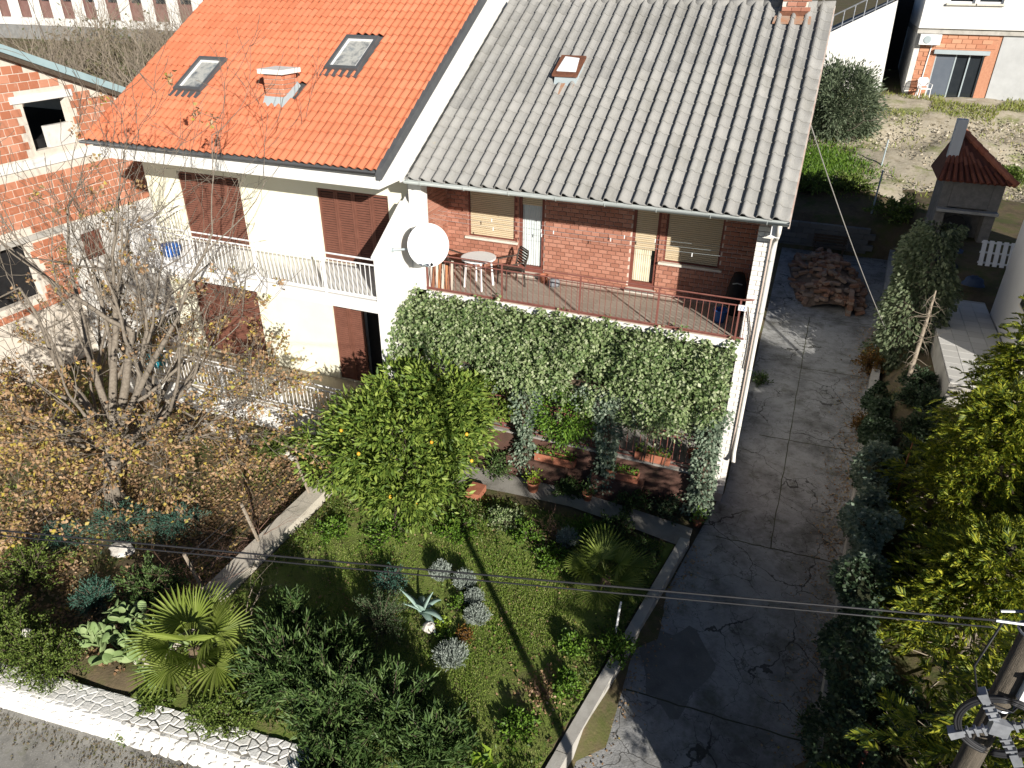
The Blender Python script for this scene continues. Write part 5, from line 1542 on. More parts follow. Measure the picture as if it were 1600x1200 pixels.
bx_c = rng.uniform(-7.75, -.35, KB); bv = rng.random(KB) ** .8
blow = 2.9 + .28 * np.sin(bx_c * 1.9 + 1) + .2 * np.sin(bx_c * 5.1)
BC = np.c_[bx_c, -.28 - .55 * bv - .38 * np.sin(np.pi * bv) - rng.random(KB) * .22, 4.08 - (4.08 - blow) * bv + .2 * np.sin(np.pi * bv)]
BR = rng.uniform(.16, .36, KB)
nb = 17000
bi = rng.choice(KB, nb, p=BR ** 2 / (BR ** 2).sum())
bu = unit(rng.normal(size=(nb, 3)) + np.array([.15, -.55, .35]))
P = BC[bi] + bu * (BR[bi] * rng.uniform(.8, 1.12, nb))[:, None]
P[:, 2] = np.minimum(P[:, 2], 4.3 + .06 * np.sin(P[:, 0] * 7))
leaf_obj('canopy_clumps', P, bu * .5 + rng.normal(0, .45, (nb, 3)) + np.array([0, 0, -.45]), rng.uniform(.045, .11, nb), rng.uniform(.04, .085, nb), L_IVY, iv, up=bu)
for k in range(40):
    xs_ = rng.uniform(-7.6, -.4); L_ = rng.uniform(.25, .95); n = int(90 * L_)
    zt = rng.uniform(2.75, 3.15); ys_ = rng.uniform(-1.1, -.7)
    s = rng.random(n)
    P = np.c_[xs_ + .05 * np.sin(s * 5 + k) + rng.normal(0, .035, n), ys_ + rng.normal(0, .035, n), zt - s * L_]
    SP[k % 2].append(P); SDD[k % 2].append(np.c_[rng.normal(0, .6, n), -.4 + rng.normal(0, .4, n), np.full(n, -.7)])
for k in (0, 1):
    P, D = np.concatenate(SP[k]), np.concatenate(SDD[k])
    leaf_obj('hanging_strands', P, D, rng.uniform(.04, .085, len(P)), rng.uniform(.035, .07, len(P)), (L_IVY, L_IVYG)[k], iv)
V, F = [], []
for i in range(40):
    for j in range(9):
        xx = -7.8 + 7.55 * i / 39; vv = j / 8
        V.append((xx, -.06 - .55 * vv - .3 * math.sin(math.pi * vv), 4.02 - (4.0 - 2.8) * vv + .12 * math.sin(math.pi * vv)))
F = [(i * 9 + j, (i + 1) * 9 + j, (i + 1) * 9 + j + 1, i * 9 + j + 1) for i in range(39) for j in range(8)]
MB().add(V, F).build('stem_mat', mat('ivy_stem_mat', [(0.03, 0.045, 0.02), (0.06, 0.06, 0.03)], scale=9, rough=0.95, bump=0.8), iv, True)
for n_, (xc, zlo, w) in enumerate(((-4.62, .15, .26), (-2.62, .2, .24), (-.42, .1, .26))):
    n = 2600
    z = zlo + (2.95 - zlo) * rng.random(n) ** .9
    a = rng.random(n) * 2 * np.pi
    r_ = w * (.35 + .75 * rng.random(n)) * (1 + .3 * np.sin(z * 4 + n_) + .3 * np.sin(a * 2 + z * 3))
    P = np.c_[xc + r_ * np.cos(a), -.8 + r_ * np.sin(a) * .8, z]
    D = np.c_[np.cos(a), np.sin(a), -.7 + rng.normal(0, .4, n)]
    ip = thing('ivy_pillar', ('grey-green ivy pillar beside the left terracotta planter', 'thin grey ivy pillar over the shaded porch steps', 'ivy pillar hanging next to the white brick pier')[n_], 'ivy', (xc, -.8, 0))
    leaf_obj('leaves', P, D, .075, .065, L_IVYG, ip)
    polys = [([(xc + rng.normal(0, .05), -.8 + rng.normal(0, .05), 0), (xc + rng.normal(0, .06), -.8, 1.4), (xc, -.8, 2.9)], [.03, .025, .02]) for _ in range(4)]
    tubes_obj('stems', polys, DARKBARK, ip)
# loose greenery in the porch opening
for n_, (c, rad, n, m_, lb) in enumerate((((-5.6, -.8, 2.05), (1.0, .4, .8), 3000, L_CITRUS, 'leafy climber spilling over the left end of the porch railing'),
                                     ((-3.6, -.75, 2.0), (.85, .35, .8), 2600, L_WEED, 'light green climber hanging between the left and middle ivy pillars'),
                                     ((-1.6, -.74, 2.3), (.85, .3, .5), 1700, L_IVY, 'ivy swag hanging between the middle and right ivy pillars'))):
    t = thing('climber', lb, 'climber', (c[0], c[1], 1.2))
    P, D = clumps(n, c, rad, 30, .12, .4)
    leaf_obj('leaves', P, D, .08, .045, m_, t)
    tubes_obj('stems', [([(c[0] + rng.normal(0, .2), -.7, 1.15), (c[0] + rng.normal(0, .3), -.72, c[2]), (c[0] + rng.normal(0, .4), -.75, 2.9)], [.012, .01, .006]) for _ in range(5)], DARKBARK, t)

# ================================================================== TREES AND SHRUBS
def skeleton_shrub(base, h, n, depth=2, r=.012, spread=.5, up=.1, tips=None, lean=.4):
    polys = []
    for k in range(n):
        d = np.array([rng.normal(0, lean), rng.normal(0, lean), 1.0])
        grow(np.array(base) + np.array([rng.normal(0, .06), rng.normal(0, .06), 0]), d, r, h * rng.uniform(.4, .6), depth, polys, spread, up, (2, 3), .7, .15, 4, tips)
    return polys

# bitter-orange tree
ct = thing('orange_tree', 'dense round orange tree with a few fruits before the ivy porch', 'tree', (-6.9, -2.6, 0))
polys = []
tips = []
for k in range(5):
    grow((-6.9 + rng.normal(0, .05), -2.6 + rng.normal(0, .05), 0), (rng.normal(0, .5), rng.normal(0, .5), 1.1), .06, 1.0, 3, polys, .6, .08, (2, 3), .75, .15, 4, tips)
tubes_obj('trunk', polys, DARKBARK, ct)
Ps, Ds = [], []
for (c, rad, n, k) in (((-7.1, -2.55, 1.5), (1.85, 1.4, 1.2), 7000, 230), ((-6.3, -1.85, 2.1), (1.2, .9, 1.1), 3600, 110), ((-7.3, -1.7, 2.2), (.9, .7, .8), 1900, 60), ((-8.3, -2.8, 1.05), (1.15, 1.0, .85), 2700, 80), ((-6.7, -3.1, .8), (1.5, .9, .7), 2700, 80)):
    P, D = clumps(n, c, rad, k, .105, .72)
    Ps.append(P); Ds.append(D)
P, D = np.concatenate(Ps), np.concatenate(Ds)
ok = P[:, 2] > .12
P, D = P[ok], D[ok]
leaf_obj('crown', P, D + np.array([0, 0, -.1]), rng.uniform(.12, .2, len(P)), rng.uniform(.05, .075, len(P)), L_CITRUS, ct, curl=.15)
fr_me = MB().lathe([(.005, -.042), (.025, -.035), (.042, 0), (.025, .035), (.005, .042)], 12).mesh('fruit', FRUIT, True)
for (x, y, z) in ((-8.0, -3.35, 2.05), (-7.25, -3.85, 1.95), (-5.95, -3.0, 2.05), (-6.5, -3.95, 1.1), (-5.35, -2.5, 2.1), (-5.2, -2.6, 1.5), (-6.3, -1.9, 2.95), (-7.6, -3.9, 1.0), (-6.0, -3.75, .9)):
    link('fruit', fr_me, ct, (x, y, z))

# big half-bare oak on the left
ok_ = thing('oak_tree', 'big half-bare oak with brown leaves in the left garden', 'tree', (-13.2, -5.3, 0))
polys, tips = [], []
base = np.array((-13.2, -5.3, 0.0))
trunk = [base, base + (-.06, .02, .3), base + (-.02, .14, .7), base + (.1, .2, 1.1), base + (.05, .3, 1.5)]
polys.append(([tuple(p) for p in trunk], [.27, .2, .18, .17, .16]))
top = trunk[-1]
for (d, L_, r_) in (((.9, .9, .1), 1.8, .06), ((.4, -.9, .3), 1.3, .055), ((-.9, -.6, .25), 1.5, .06), ((-.2, -.9, .5), 1.2, .05), ((1.0, -.2, .25), 1.5, .06), ((-1.1, .2, .2), 1.8, .06), ((.5, 1.1, .15), 1.9, .06), ((-.9, .9, .8), 2.2, .09), ((.2, 1.2, .7), 2.3, .09), ((.9, .2, .35), 2.0, .08), ((-.55, .3, .9), 2.3, .12), ((.35, .25, 1.2), 3.1, .13), ((-.1, .5, 1.4), 3.3, .11), ((.8, .6, 1.2), 3.1, .1), ((-.5, .8, 1.3), 3.1, .1), ((.5, 1.1, 1.1), 3.0, .09), ((.75, .5, .6), 2.3, .10), ((-.1, .7, .95), 2.3, .11), ((-.8, -.15, .6), 2.0, .09), ((.3, -.45, .7), 1.7, .08), ((-.3, 1.0, .5), 2.2, .09), ((1.0, .95, .75), 2.4, .09), ((-1.0, .6, .35), 2.2, .08)):
    grow(top - np.array([0, 0, rng.uniform(0, .5)]), d, r_, L_, 5 if r_ > .065 else 4, polys, .5, .075 if d[2] > .6 else .03, (2, 3) if r_ > .065 else (3, 4), .74, .1, 5, tips, .0055)
tubes_obj('trunk', polys, BARK, ok_, 6)
T = np.array([t[0] for t in tips]); TD = np.array([t[1] for t in tips])
wgt = np.clip((5.2 - T[:, 2]) / 3.0, .13, .9)
sel = rng.random(len(T)) < wgt * .5
T2, D2 = T[sel], TD[sel]
rep = 13
lowt = T[(T[:, 2] < 3.3)]
P = np.repeat(T2, rep, 0) + rng.normal(0, .055, (len(T2) * rep, 3)) - np.repeat(D2, rep, 0) * rng.uniform(0, .22, (len(T2) * rep, 1))
P = np.concatenate([P, np.repeat(lowt, 2, 0) + rng.normal(0, .1, (len(lowt) * 2, 3))])
D = np.concatenate([np.repeat(D2, rep, 0), rng.normal(0, .5, (len(lowt) * 2, 3))]) * .4 + rng.normal(0, .7, (len(P), 3)) + np.array([0, 0, -.3])
leaf_obj('crown', P, D, rng.uniform(.06, .12, len(P)), rng.uniform(.045, .085, len(P)), L_DRY, ok_, fold=.3, curl=.2)
print('oak tips', len(T), 'leaves', len(P))

# conifers on the right
def conifer(base, h, r, n, label, m=L_CONI, k=150):
    t = thing('conifer', label, 'tree', base)
    b = np.array(base, float)
    polys = [([tuple(b), tuple(b + (0, 0, h * .5)), tuple(b + (.05, .03, h * .97))], [.12, .08, .02])]
    hh = rng.random(k) ** .75
    a = rng.random(k) * 2 * np.pi
    rr = r * (1 - hh) ** .62 * (.55 + .55 * rng.random(k)) + .12
    tipz = .18 + hh * (h - .2)
    K = np.c_[b[0] + rr * np.cos(a), b[1] + rr * np.sin(a), b[2] + tipz]
    O = np.c_[np.cos(a), np.sin(a), -.15 + .5 * hh]
    for i in range(k):
        s0 = b + np.array([0, 0, max(.1, tipz[i] - .25 * rr[i])])
        polys.append(([tuple(s0), tuple((s0 + K[i]) / 2 + np.array([0, 0, -.03])), tuple(K[i])], [.02, .013, .005]))
    tubes_obj('trunk', polys, TWIG if m is L_CONI else DARKBARK, t)
    per = 22
    ns = n // per
    ids = rng.integers(0, k, ns)
    back = rng.random(ns)[:, None] ** 2.0
    inner = np.c_[np.full(ns, b[0]), np.full(ns, b[1]), K[ids, 2] - .2]
    S0 = K[ids] * (1 - back * .6) + inner * back * .6 + rng.normal(0, 1, (ns, 3)) * np.array([.13, .13, .11])
    SD = unit(O[ids] + rng.normal(0, .4, (ns, 3)) + np.array([0, 0, .1]))
    SL = rng.uniform(.16, .34, ns)
    SN = unit(np.array([0, 0, 1.]) + rng.normal(0, .5, (ns, 3)))
    SS = unit(np.cross(SD, SN))
    q = np.tile(np.linspace(0.05, 1, per), ns)
    rp_i = np.repeat(np.arange(ns), per)
    sgn = np.tile(np.where(np.arange(per) % 2 == 0, 1., -1.), ns)
    fan = (1.15 - q)[:, None]
    P = S0[rp_i] + SD[rp_i] * (SL[rp_i] * q)[:, None] - np.array([0, 0, 1.]) * (SL[rp_i] * q ** 2 * .35)[:, None]
    D = SD[rp_i] + SS[rp_i] * (sgn * .8)[:, None] * fan + rng.normal(0, .12, (len(P), 3)) + np.array([0, 0, -.2]) * q[:, None]
    leaf_obj('crown', P, D, SL[rp_i] * (.2 + .38 * (1.1 - q)), .026, m, t, up=SN[rp_i])
    return t
def gz(x, y): return g(x, y) - .03
CON = [((5.75, 2.1), 4.1, 1.6, 52000, 'golden-green conifer below the pale neighbour wall'),
       ((4.75, -.6), 3.7, 1.7, 56000, 'golden-green conifer behind the reddish dead stem on the ivy fence'),
       ((6.3, -2.0), 3.5, 2.1, 50000, 'broad golden conifer standing behind the fence-side conifers'),
       ((4.5, -3.5), 2.9, 1.6, 44000, 'low spreading conifer with bare grey twigs near the overhead cable end'),
       ((7.7, .3), 3.9, 2.0, 28000, 'golden conifer at the front corner of the pale neighbour house'),
       ((4.2, -7.9), 5.6, 2.2, 30000, 'dense conifer standing just beyond the utility pole'),
       ((4.6, -10.3), 5.6, 1.9, 20000, 'conifer on the street side of the utility pole'),
       ((6.6, -10.6), 6.0, 2.1, 14000, 'conifer at the street corner past the utility pole')]
for (p, h, r, n, lb) in CON:
    conifer((p[0], p[1], gz(*p)), h, r, n, lb)
# olive tree
ol = thing('olive_tree', 'grey-green olive tree on the bank behind the grey roof', 'tree', (1.2, 31.0, 3.0))
polys = []
for k in range(4):
    grow((1.2, 31, 2.7), (rng.normal(0, .4), rng.normal(0, .4), 1), .1, 1.5, 3, polys, .5, .08, (2, 3), .75, .15, 4)
tubes_obj('trunk', polys, BARK, ol)
P, D = clumps(20000, (1.3, 31, 4.8), (2.1, 2.0, 2.1), 230, .24, .5)
leaf_obj('crown', P, D, rng.uniform(.16, .28, len(P)), rng.uniform(.05, .085, len(P)), L_OLIVE, ol)

# oleander / other shrubs
def leafy_bush(name, c, rad, n, m, label, L, W, cat='bush', stems=14, up=.6, group=None, whorl=True, gr=.95):
    base = (c[0], c[1], max(-.02, 0) if c[1] > -10 else -.6)
    base = (c[0], c[1], g(c[0], c[1]))
    t = thing(name, label, cat, base, group)
    rad = np.array(rad)
    tips = unit(rng.normal(size=(stems * 5, 3)))
    tips[:, 2] = np.abs(tips[:, 2]) * .9 + .12
    tips = tips * rad * (.6 + .45 * rng.random((len(tips), 1)) )
    tips = tips * np.array([1, 1, 1]) + np.array(base)
    b = np.array(base)
    polys = []
    for q in tips:
        mid = (b + q) / 2 + np.array([0, 0, .18 * rad[2]])
        polys.append(([tuple(b + rng.normal(0, .05, 3) * np.array([1, 1, 0])), tuple(mid), tuple(q)], [.012, .009, .004]))
    tubes_obj('stems', polys, DARKBARK, t)
    ids = rng.integers(0, len(tips), n)
    s = rng.random((n, 1)) ** .55
    mids = (b + tips[ids]) / 2 + np.array([0, 0, .18 * rad[2]])
    P = np.where(s < .5, b + (mids - b) * s * 2, mids + (tips[ids] - mids) * (s - .5) * 2) + rng.normal(0, .035, (n, 3))
    ax_ = unit(tips[ids] - b)
    D = ax_ * up + rng.normal(0, .6, (n, 3)) + np.array([0, 0, .15])
    leaf_obj('foliage', P, D, rng.uniform(L * .75, L * 1.2, n), rng.uniform(W * .8, W * 1.2, n), m, t, curl=.12)
    return t
OLE = [(-5.6, -7.4, .7, 1.0, 'oleander between the rosemary and the street-side hedge'), (-6.0, -8.15, 1.0, 1.5, 'leafy oleander just right of the big fan palm'), (-5.05, -8.3, .95, 1.45, 'oleander over the right end of the white stone wall'),
       (-4.1, -8.15, .95, 1.35, 'oleander in the middle of the street-side hedge'), (-3.25, -8.3, .75, 1.0, 'oleander between the lawn and the broad-leaved lime plant'),
       (-6.7, -7.3, .75, 1.2, 'oleander set back behind the hedge near the fan palm'), (-4.6, -9.0, .8, 1.1, 'low oleander leaning over the street edge')]
for (x, y, r, h, lb) in OLE:
    leafy_bush('oleander_bush', (x, y, 0), (r * 1.0, r * .9, h + .1), 3600, L_OLEA, lb, .17, .032, up=1.0, stems=20)
HG = [(-8.4, -9.3, .5, .25, 'low hedge bush between the prickly pear and the stone wall'), (-6.75, -9.0, .6, .4, 'low hedge bush between the fan palm and the stone wall'), (-12.3, -9.5, .9, .6, 'hedge bush hanging over the far left of the white wall'), (-10.9, -9.35, .95, .7, 'small-leaved hedge bush trailing over the white wall'), (-10.3, -9.3, .75, .5, 'hedge bush between the cactus and the white knob'),
      (-11.6, -9.2, .9, .75, 'hedge bush at the far end of the white wall')]
for (x, y, r, h, lb) in HG:
    leafy_bush('hedge_bush', (x, y, 0), (r * 1.1, r * .85, h + .3), 6500, L_HEDGE, lb, .05, .03, stems=22)
leafy_bush('evergreen_shrub', (-9.9, -7.4, 0), (.75, .7, 1.15), 2600, L_OLEA, 'upright evergreen shrub behind the prickly pear', .09, .03)
leafy_bush('evergreen_shrub', (-12.6, -7.9, 0), (.8, .8, 1.0), 2200, L_HEDGE, 'rounded evergreen shrub in the shaded corner of the left garden', .07, .03)
leafy_bush('rosemary_bush', (-5.35, -6.35, 0), (.7, .6, .95), 4200, L_ROSE, 'dark green rosemary bush beside the blue agave', .05, .012, up=1.4)
leafy_bush('sage_bush', (-5.75, -5.35, 0), (.42, .4, .55), 1500, L_BLUE, 'shaded blue-grey low bush behind the rosemary', .05, .018)
for (x, y, r, h, lb) in ((-12.2, -6.0, .85, .6, 'blue-green dwarf spruce with white pebbles beneath the oak'), (-11.0, -5.6, .7, .55, 'blue-green dwarf spruce nearest the dividing wall posts'), (-13.0, -6.9, .6, .5, 'blue-green dwarf spruce at the left edge of the leaf litter'), (-10.9, -7.9, .5, .6, 'small blue-green spruce in the shade behind the hedge')):
    leafy_bush('dwarf_spruce', (x, y, 0), (r, r, h), 3000, L_BLUE, lb, .06, .014, stems=18, up=1.2)
for (x, y, r, h, lb) in ((-11.0, -2.3, .6, .55, 'round green bush before the white terrace wall'), (-9.7, -1.9, .5, .6, 'small dark bush between the terrace corner and orange tree'), (-16.5, -3.2, 1.3, 1.6, 'big green bush behind the oak in the left garden')):
    leafy_bush('garden_bush', (x, y, 0), (r, r, h), 2600, L_HEDGE, lb, .07, .03)
# low green plants in the right-hand bed
BED = [((-8.15, -9.12), .35, .22, L_HEDGE, 'low green weeds between the fan palm and the white wall'), ((-7.45, -9.1), .35, .25, L_WEED, 'bright weeds on the wall side of the fan palm'), ((-8.9, -9.3), .35, .2, L_HEDGE, 'low weeds at the wall foot of the cactus'),
       ((-5.3, -.95), .5, .7, L_OLEA, 'dark leafy plant at the porch foot beside the orange tree'), ((-3.4, -1.05), .4, .45, L_OLEA, 'dark leafy plant at the porch foot between two ivy pillars'), ((-1.9, -1.0), .5, .55, L_OLEA, 'dark leafy plant at the porch foot before the short planter'), ((-1.1, -.98), .4, .6, L_IVYD, 'dark leafy plant at the porch foot next to the right ivy pillar'),
       ((-2.6, -2.35), .55, .5, L_WEED, 'bushy green plant below the garden path near the silver bush'), ((-3.7, -2.9), .55, .4, L_WEED, 'low spreading plant with white flowers under the path'),
       ((-4.4, -2.6), .5, .4, L_IVY, 'light green ground plant beside the terracotta block'), ((-1.15, -5.2), .4, .45, L_WEED, 'broad plant with white flowers by the kerb wall'),
       ((-1.75, -6.3), .32, .3, L_WEED, 'fresh green clump beside the dry flower bed'), ((-1.9, -5.4), .3, .3, L_WEED, 'small green clump next to the lawn edge by the kerb'),
       ((-2.2, -7.3), .4, .3, L_WEED, 'green clump at the near end of the dry flower bed'), ((-1.3, -2.6), .5, .45, L_OLEA, 'dark shaded plant beside the small fan palm'),
       ((-2.0, -2.0), .5, .5, L_OLEA, 'dark shaded shrub under the path by the porch'), ((-3.0, -3.4), .5, .3, L_WEED, 'weedy green patch between lawn and silver bush'),
       ((-6.6, -3.9), .7, .25, L_WEED, 'bright green weeds growing under the orange tree'), ((-5.3, -3.3), .6, .28, L_WEED, 'green weeds along the right foot of the orange tree'),
       ((-7.8, -4.4), .5, .25, L_WEED, 'green weeds by the pale dividing wall')]
for (p, r, h, m_, lb) in BED:
    leafy_bush('bedding_plant', (p[0], p[1], 0), (r, r, h), 1100, m_, lb, .07, .04, cat='plant', stems=10)

# silver lavender
def tuft(name, p, r, h, n, m, label, cat, W=.014, group=None):
    b = np.array([p[0], p[1], g(p[0], p[1])])
    t = thing(name, label, cat, tuple(b), group)
    a = rng.random(n) * 2 * np.pi; q = np.sqrt(rng.random(n))
    B = b + np.c_[r * .45 * q * np.cos(a), r * .45 * q * np.sin(a), np.zeros(n)]
    E = b + np.c_[r * q * np.cos(a), r * q * np.sin(a), h * (1.05 - .5 * q ** 2) * rng.uniform(.75, 1.1, n)]
    leaf_obj('stems', B, (E - B), np.linalg.norm(E - B, axis=1), W * 1.2, m, t)
    k = 4
    s = rng.uniform(.45, 1.0, (n * k, 1))
    Pp = np.repeat(B, k, 0) + np.repeat(E - B, k, 0) * s
    leaf_obj('leaves', Pp, np.repeat(E - B, k, 0) * 1.2 + rng.normal(0, .12, (n * k, 3)), .06, W, m, t)
LAV = [((-3.84, -6.5), .33, .38, 'silvery lavender tuft at the front tip of the round bed'), ((-3.8, -5.45), .26, .34, 'silvery lavender tuft on the lawn side of the round bed'), ((-4.4, -4.75), .24, .42, 'tall silvery lavender tuft right behind the agave'),
       ((-4.95, -4.7), .24, .4, 'silvery lavender tuft left behind the agave'), ((-2.85, -2.75), .28, .4, 'lone silvery lavender tuft below the garden path'), ((-4.05, -5.05), .2, .3, 'small silvery lavender tuft between two larger lavenders')]
for (p, r, h, lb) in LAV:
    tuft('lavender_tuft', p, r, h, 330, L_LAV, lb, 'lavender')
# agave
ag = thing('agave', 'blue-green agave rosette in the middle of the lawn bed', 'agave', (-4.85, -5.7, 0))
for k in range(9):
    a = 2 * math.pi * k / 9 + random.uniform(-.25, .25)
    L_ = random.uniform(.48, .68); el_ = random.uniform(.5, 1.35)
    V, F = [], []
    o_ = Vector((math.cos(a), math.sin(a), 0)); s_ = Vector((-math.sin(a), math.cos(a), 0))
    p = Vector((-4.85, -5.7, .05)); e = el_
    for i in range(9):
        t = i / 8
        w = .085 * (1 - t ** 2.2) * (.8 + .6 * t * (1 - t)) + .002
        nrm_ = o_ * -math.sin(e) + Vector((0, 0, 1)) * math.cos(e)
        V += [tuple(p - s_ * w + nrm_ * .03 * (1 - t)), tuple(p - nrm_ * .012), tuple(p + s_ * w + nrm_ * .03 * (1 - t)), tuple(p + nrm_ * .012)]
        p = p + (o_ * math.cos(e) + Vector((0, 0, math.sin(e)))) * L_ / 8
        e -= (.22 if el_ < .9 else .06)
    for i in range(8):
        for j in range(4):
            F.append((i * 4 + j, i * 4 + (j + 1) % 4, (i + 1) * 4 + (j + 1) % 4, (i + 1) * 4 + j))
    MB().add(V, F).build('leaf', AGAVE, ag, True)
# rock, succulents
def rock(name, c, s, label, m=ROCK):
    V, F = [], []
    for i in range(7):
        for j in range(10):
            t = -math.pi / 2 + math.pi * i / 6; p = 2 * math.pi * j / 10
            r_ = 1 + random.uniform(-.16, .16)
            V.append((c[0] + s[0] * math.cos(t) * math.cos(p) * r_, c[1] + s[1] * math.cos(t) * math.sin(p) * r_, c[2] + s[2] * math.sin(t) * r_))
    F = [(i * 10 + j, i * 10 + (j + 1) % 10, (i + 1) * 10 + (j + 1) % 10, (i + 1) * 10 + j) for i in range(6) for j in range(10)]
    tag(MB().add(V, F).build(name, m, None, False, loc=c), label, 'rock')
rock('pale_rock', (-4.55, -6.0, .08), (.14, .12, .12), 'pale rock lying in front of the agave')
rock('pale_rock', (-11.6, -6.6, .06), (.28, .2, .14), 'pale flat rock under the blue-green spruce')
rock('pale_rock', (-10.75, -9.25, .68), (.09, .08, .09), 'round white knob resting on the hedge top')
rock('pale_rock', (-1.0, -4.95, .12), (.12, .1, .1), 'pale stone on top of the kerb wall')
for (p, r, h, m_, n, lb) in (((-4.35, -5.85), .16, .2, L_LIME, 260, 'lime-yellow succulent cushion beside the pale rock'), ((-4.25, -5.3), .22, .24, L_WEED, 420, 'fresh green succulent right of the agave'), ((-3.85, -5.9), .2, .2, L_RUSSET, 300, 'reddish succulent patch in the round bed'),
                          ((-4.1, -6.15), .22, .2, L_WEED, 380, 'green cushion plant at the front of the round bed')):
    leafy_bush('succulent', (p[0], p[1], 0), (r, r, h), n, m_, lb, .05, .035, cat='succulent', stems=8)
# dry flower-bed plants
for (p, r, h, lb) in (((-2.1, -6.5), .45, .22, 'withered brown perennials in the bed beside the lawn'), ((-3.25, -2.75), .4, .45, 'dry twiggy bush under the garden path')):
    t = thing('dry_plant', lb, 'plant', (p[0], p[1], 0))
    tubes_obj('stems', skeleton_shrub((p[0], p[1], 0), h * 1.6, 26, 2, .006, .5, .03, lean=.8), TWIGR, t)
    P = np.c_[rng.normal(p[0], r * .5, 500), rng.normal(p[1], r * .6, 500), np.abs(rng.normal(.05, .06, 500))]
    leaf_obj('leaves', P, rng.normal(size=(500, 3)), .06, .04, L_LITTER, t)

# fan palms
def frond_mesh(name, petiole, R_, nseg, m):
    Vs, Fs = [], []
    b = 0
    for i in range(nseg):
        a = math.radians(-112 + 224 * i / (nseg - 1))
        L_ = R_ * (.72 + .28 * math.cos(a * .55)) * random.uniform(.94, 1.03)
        d = Vector((math.cos(a), math.sin(a), 0)); s = Vector((-math.sin(a), math.cos(a), 0))
        p0 = Vector((petiole, 0, .0))
        w = R_ * .075
        pts = [(0.03, .12), (.5, 1.0), (.8, .7), (1.0, .05)]
        for (t, ww) in pts:
            dr = -.10 * R_ * t ** 2.2 + .16 * R_ * t * abs(math.sin(a)) ** 2
            c = p0 + d * L_ * t + Vector((0, 0, dr))
            Vs += [tuple(c - s * w * ww * .5 + Vector((0, 0, .2 * w * ww))), tuple(c - Vector((0, 0, .15 * w * ww))), tuple(c + s * w * ww * .5 + Vector((0, 0, .2 * w * ww)))]
        for k in range(3):
            for j in range(2):
                Fs.append((b + k * 3 + j, b + k * 3 + j + 1, b + (k + 1) * 3 + j + 1, b + (k + 1) * 3 + j))
        b += 12
    tv, tf = tube_vf([(0, 0, 0), (petiole * .5, 0, .03), (petiole * 1.02, 0, 0)], [.016, .012, .008], 5, False)
    n = len(Vs)
    mb = MB(); mb.v = list(Vs); mb.f = list(Fs)
    mb.add(tv, tf)
    return mb.mesh(name, m)
def palm(p, h, n, pet, R_, label, ylo=.2, el_range=(-.15, 1.2)):
    b = (p[0], p[1], g(*p))
    t = thing('fan_palm', label, 'palm', b)
    MB().tube([b, (b[0], b[1], b[2] + h * .6), (b[0], b[1], b[2] + h)], [.12, .11, .09], 10).build('trunk', mat('palm_fibre', [(0.09, 0.065, 0.04), (0.19, 0.14, 0.09)], scale=20, rough=0.95, bump=0.8), t)
    mes = [frond_mesh('frond', pet, R_, 25, L_PALM) for _ in range(3)]
    for k in range(n):
        a = k * 2.39996 + random.uniform(-.2, .2)
        e = el_range[0] + (el_range[1] - el_range[0]) * (k / (n - 1))
        link('frond', mes[k % 3], t, (b[0], b[1], b[2] + h - .05), (random.uniform(-.3, .3), -e, a), (random.uniform(.85, 1.1),) * 3)
palm((-7.75, -8.45), .8, 12, .55, .72, 'big bright fan palm behind the white stone wall')
palm((-1.75, -3.75), .35, 10, .5, .6, 'small fan palm in the shaded bed near the kerb wall')
palm((-9.5, -2.4), .3, 8, .3, .35, 'little fan palm at the terrace corner behind the orange tree')
st = MB().tube([(-1.25, -4.85, 0), (-1.22, -4.88, .75), (-1.2, -4.9, 1.0)], [.022, .02, .018], 7).build('plant_stake', WHITEPAINT, None, loc=(-1.25, -4.85, 0))
tag(st, 'white stake standing by the small fan palm', 'stake')
# broad lime plant bottom
lp = thing('broad_leaf_plant', 'broad-leaved lime green plant at the street end of the bed', 'plant', (-2.35, -8.25, 0))
V, F = [], []
for k in range(34):
    a = k * 2.4; L_ = random.uniform(.14, .26)
    P = np.array([[-2.35 + .25 * math.cos(a * 1.7) * random.random(), -8.3 + .25 * math.sin(a * 1.7) * random.random(), .08 + .014 * k]]); D = np.array([[math.cos(a), math.sin(a), random.uniform(.2, 1.1)]])
    leaf_obj('leaf', P, D, L_, L_ * .55, (L_LIME, L_WEED)[k % 2], lp, up=np.array([[0, 0, 1.]]), curl=.25)
# prickly pear
pc = thing('prickly_pear', 'sprawling prickly pear cactus left of the big fan palm', 'cactus', (-9.2, -8.5, 0))
pad_me = None
V, F = [], []
for i in range(9):
    t = math.pi * i / 8
    for j in range(12):
        p = 2 * math.pi * j / 12
        V.append((.105 * math.sin(t) * math.cos(p) * (1.05 - .1 * math.cos(t)), .022 * math.sin(t) * math.sin(p), .16 - .16 * math.cos(t)))
F = [(i * 12 + j, i * 12 + (j + 1) % 12, (i + 1) * 12 + (j + 1) % 12, (i + 1) * 12 + j) for i in range(8) for j in range(12)]
pad_me = MB().add(V, F).mesh('pad', CACTUS, True)
def pads(p, d, depth, s):
    d = Vector(d).normalized()
    q = d.to_track_quat('Z', 'Y') @ Matrix.Rotation(random.uniform(0, math.pi), 3, 'Z').to_quaternion()
    o = link('pad', pad_me, pc, tuple(p), q.to_euler(), (s, s, s * random.uniform(.9, 1.2)))
    tip = Vector(p) + d * .3 * s
    if depth:
        for k in range(random.choice((1, 2, 2, 3))):
            nd = d + Vector((random.gauss(0, .55), random.gauss(0, .55), random.gauss(.12, .3)))
            pads(tip - d * .04, nd, depth - 1, s * random.uniform(.8, .98))
random.seed(23)
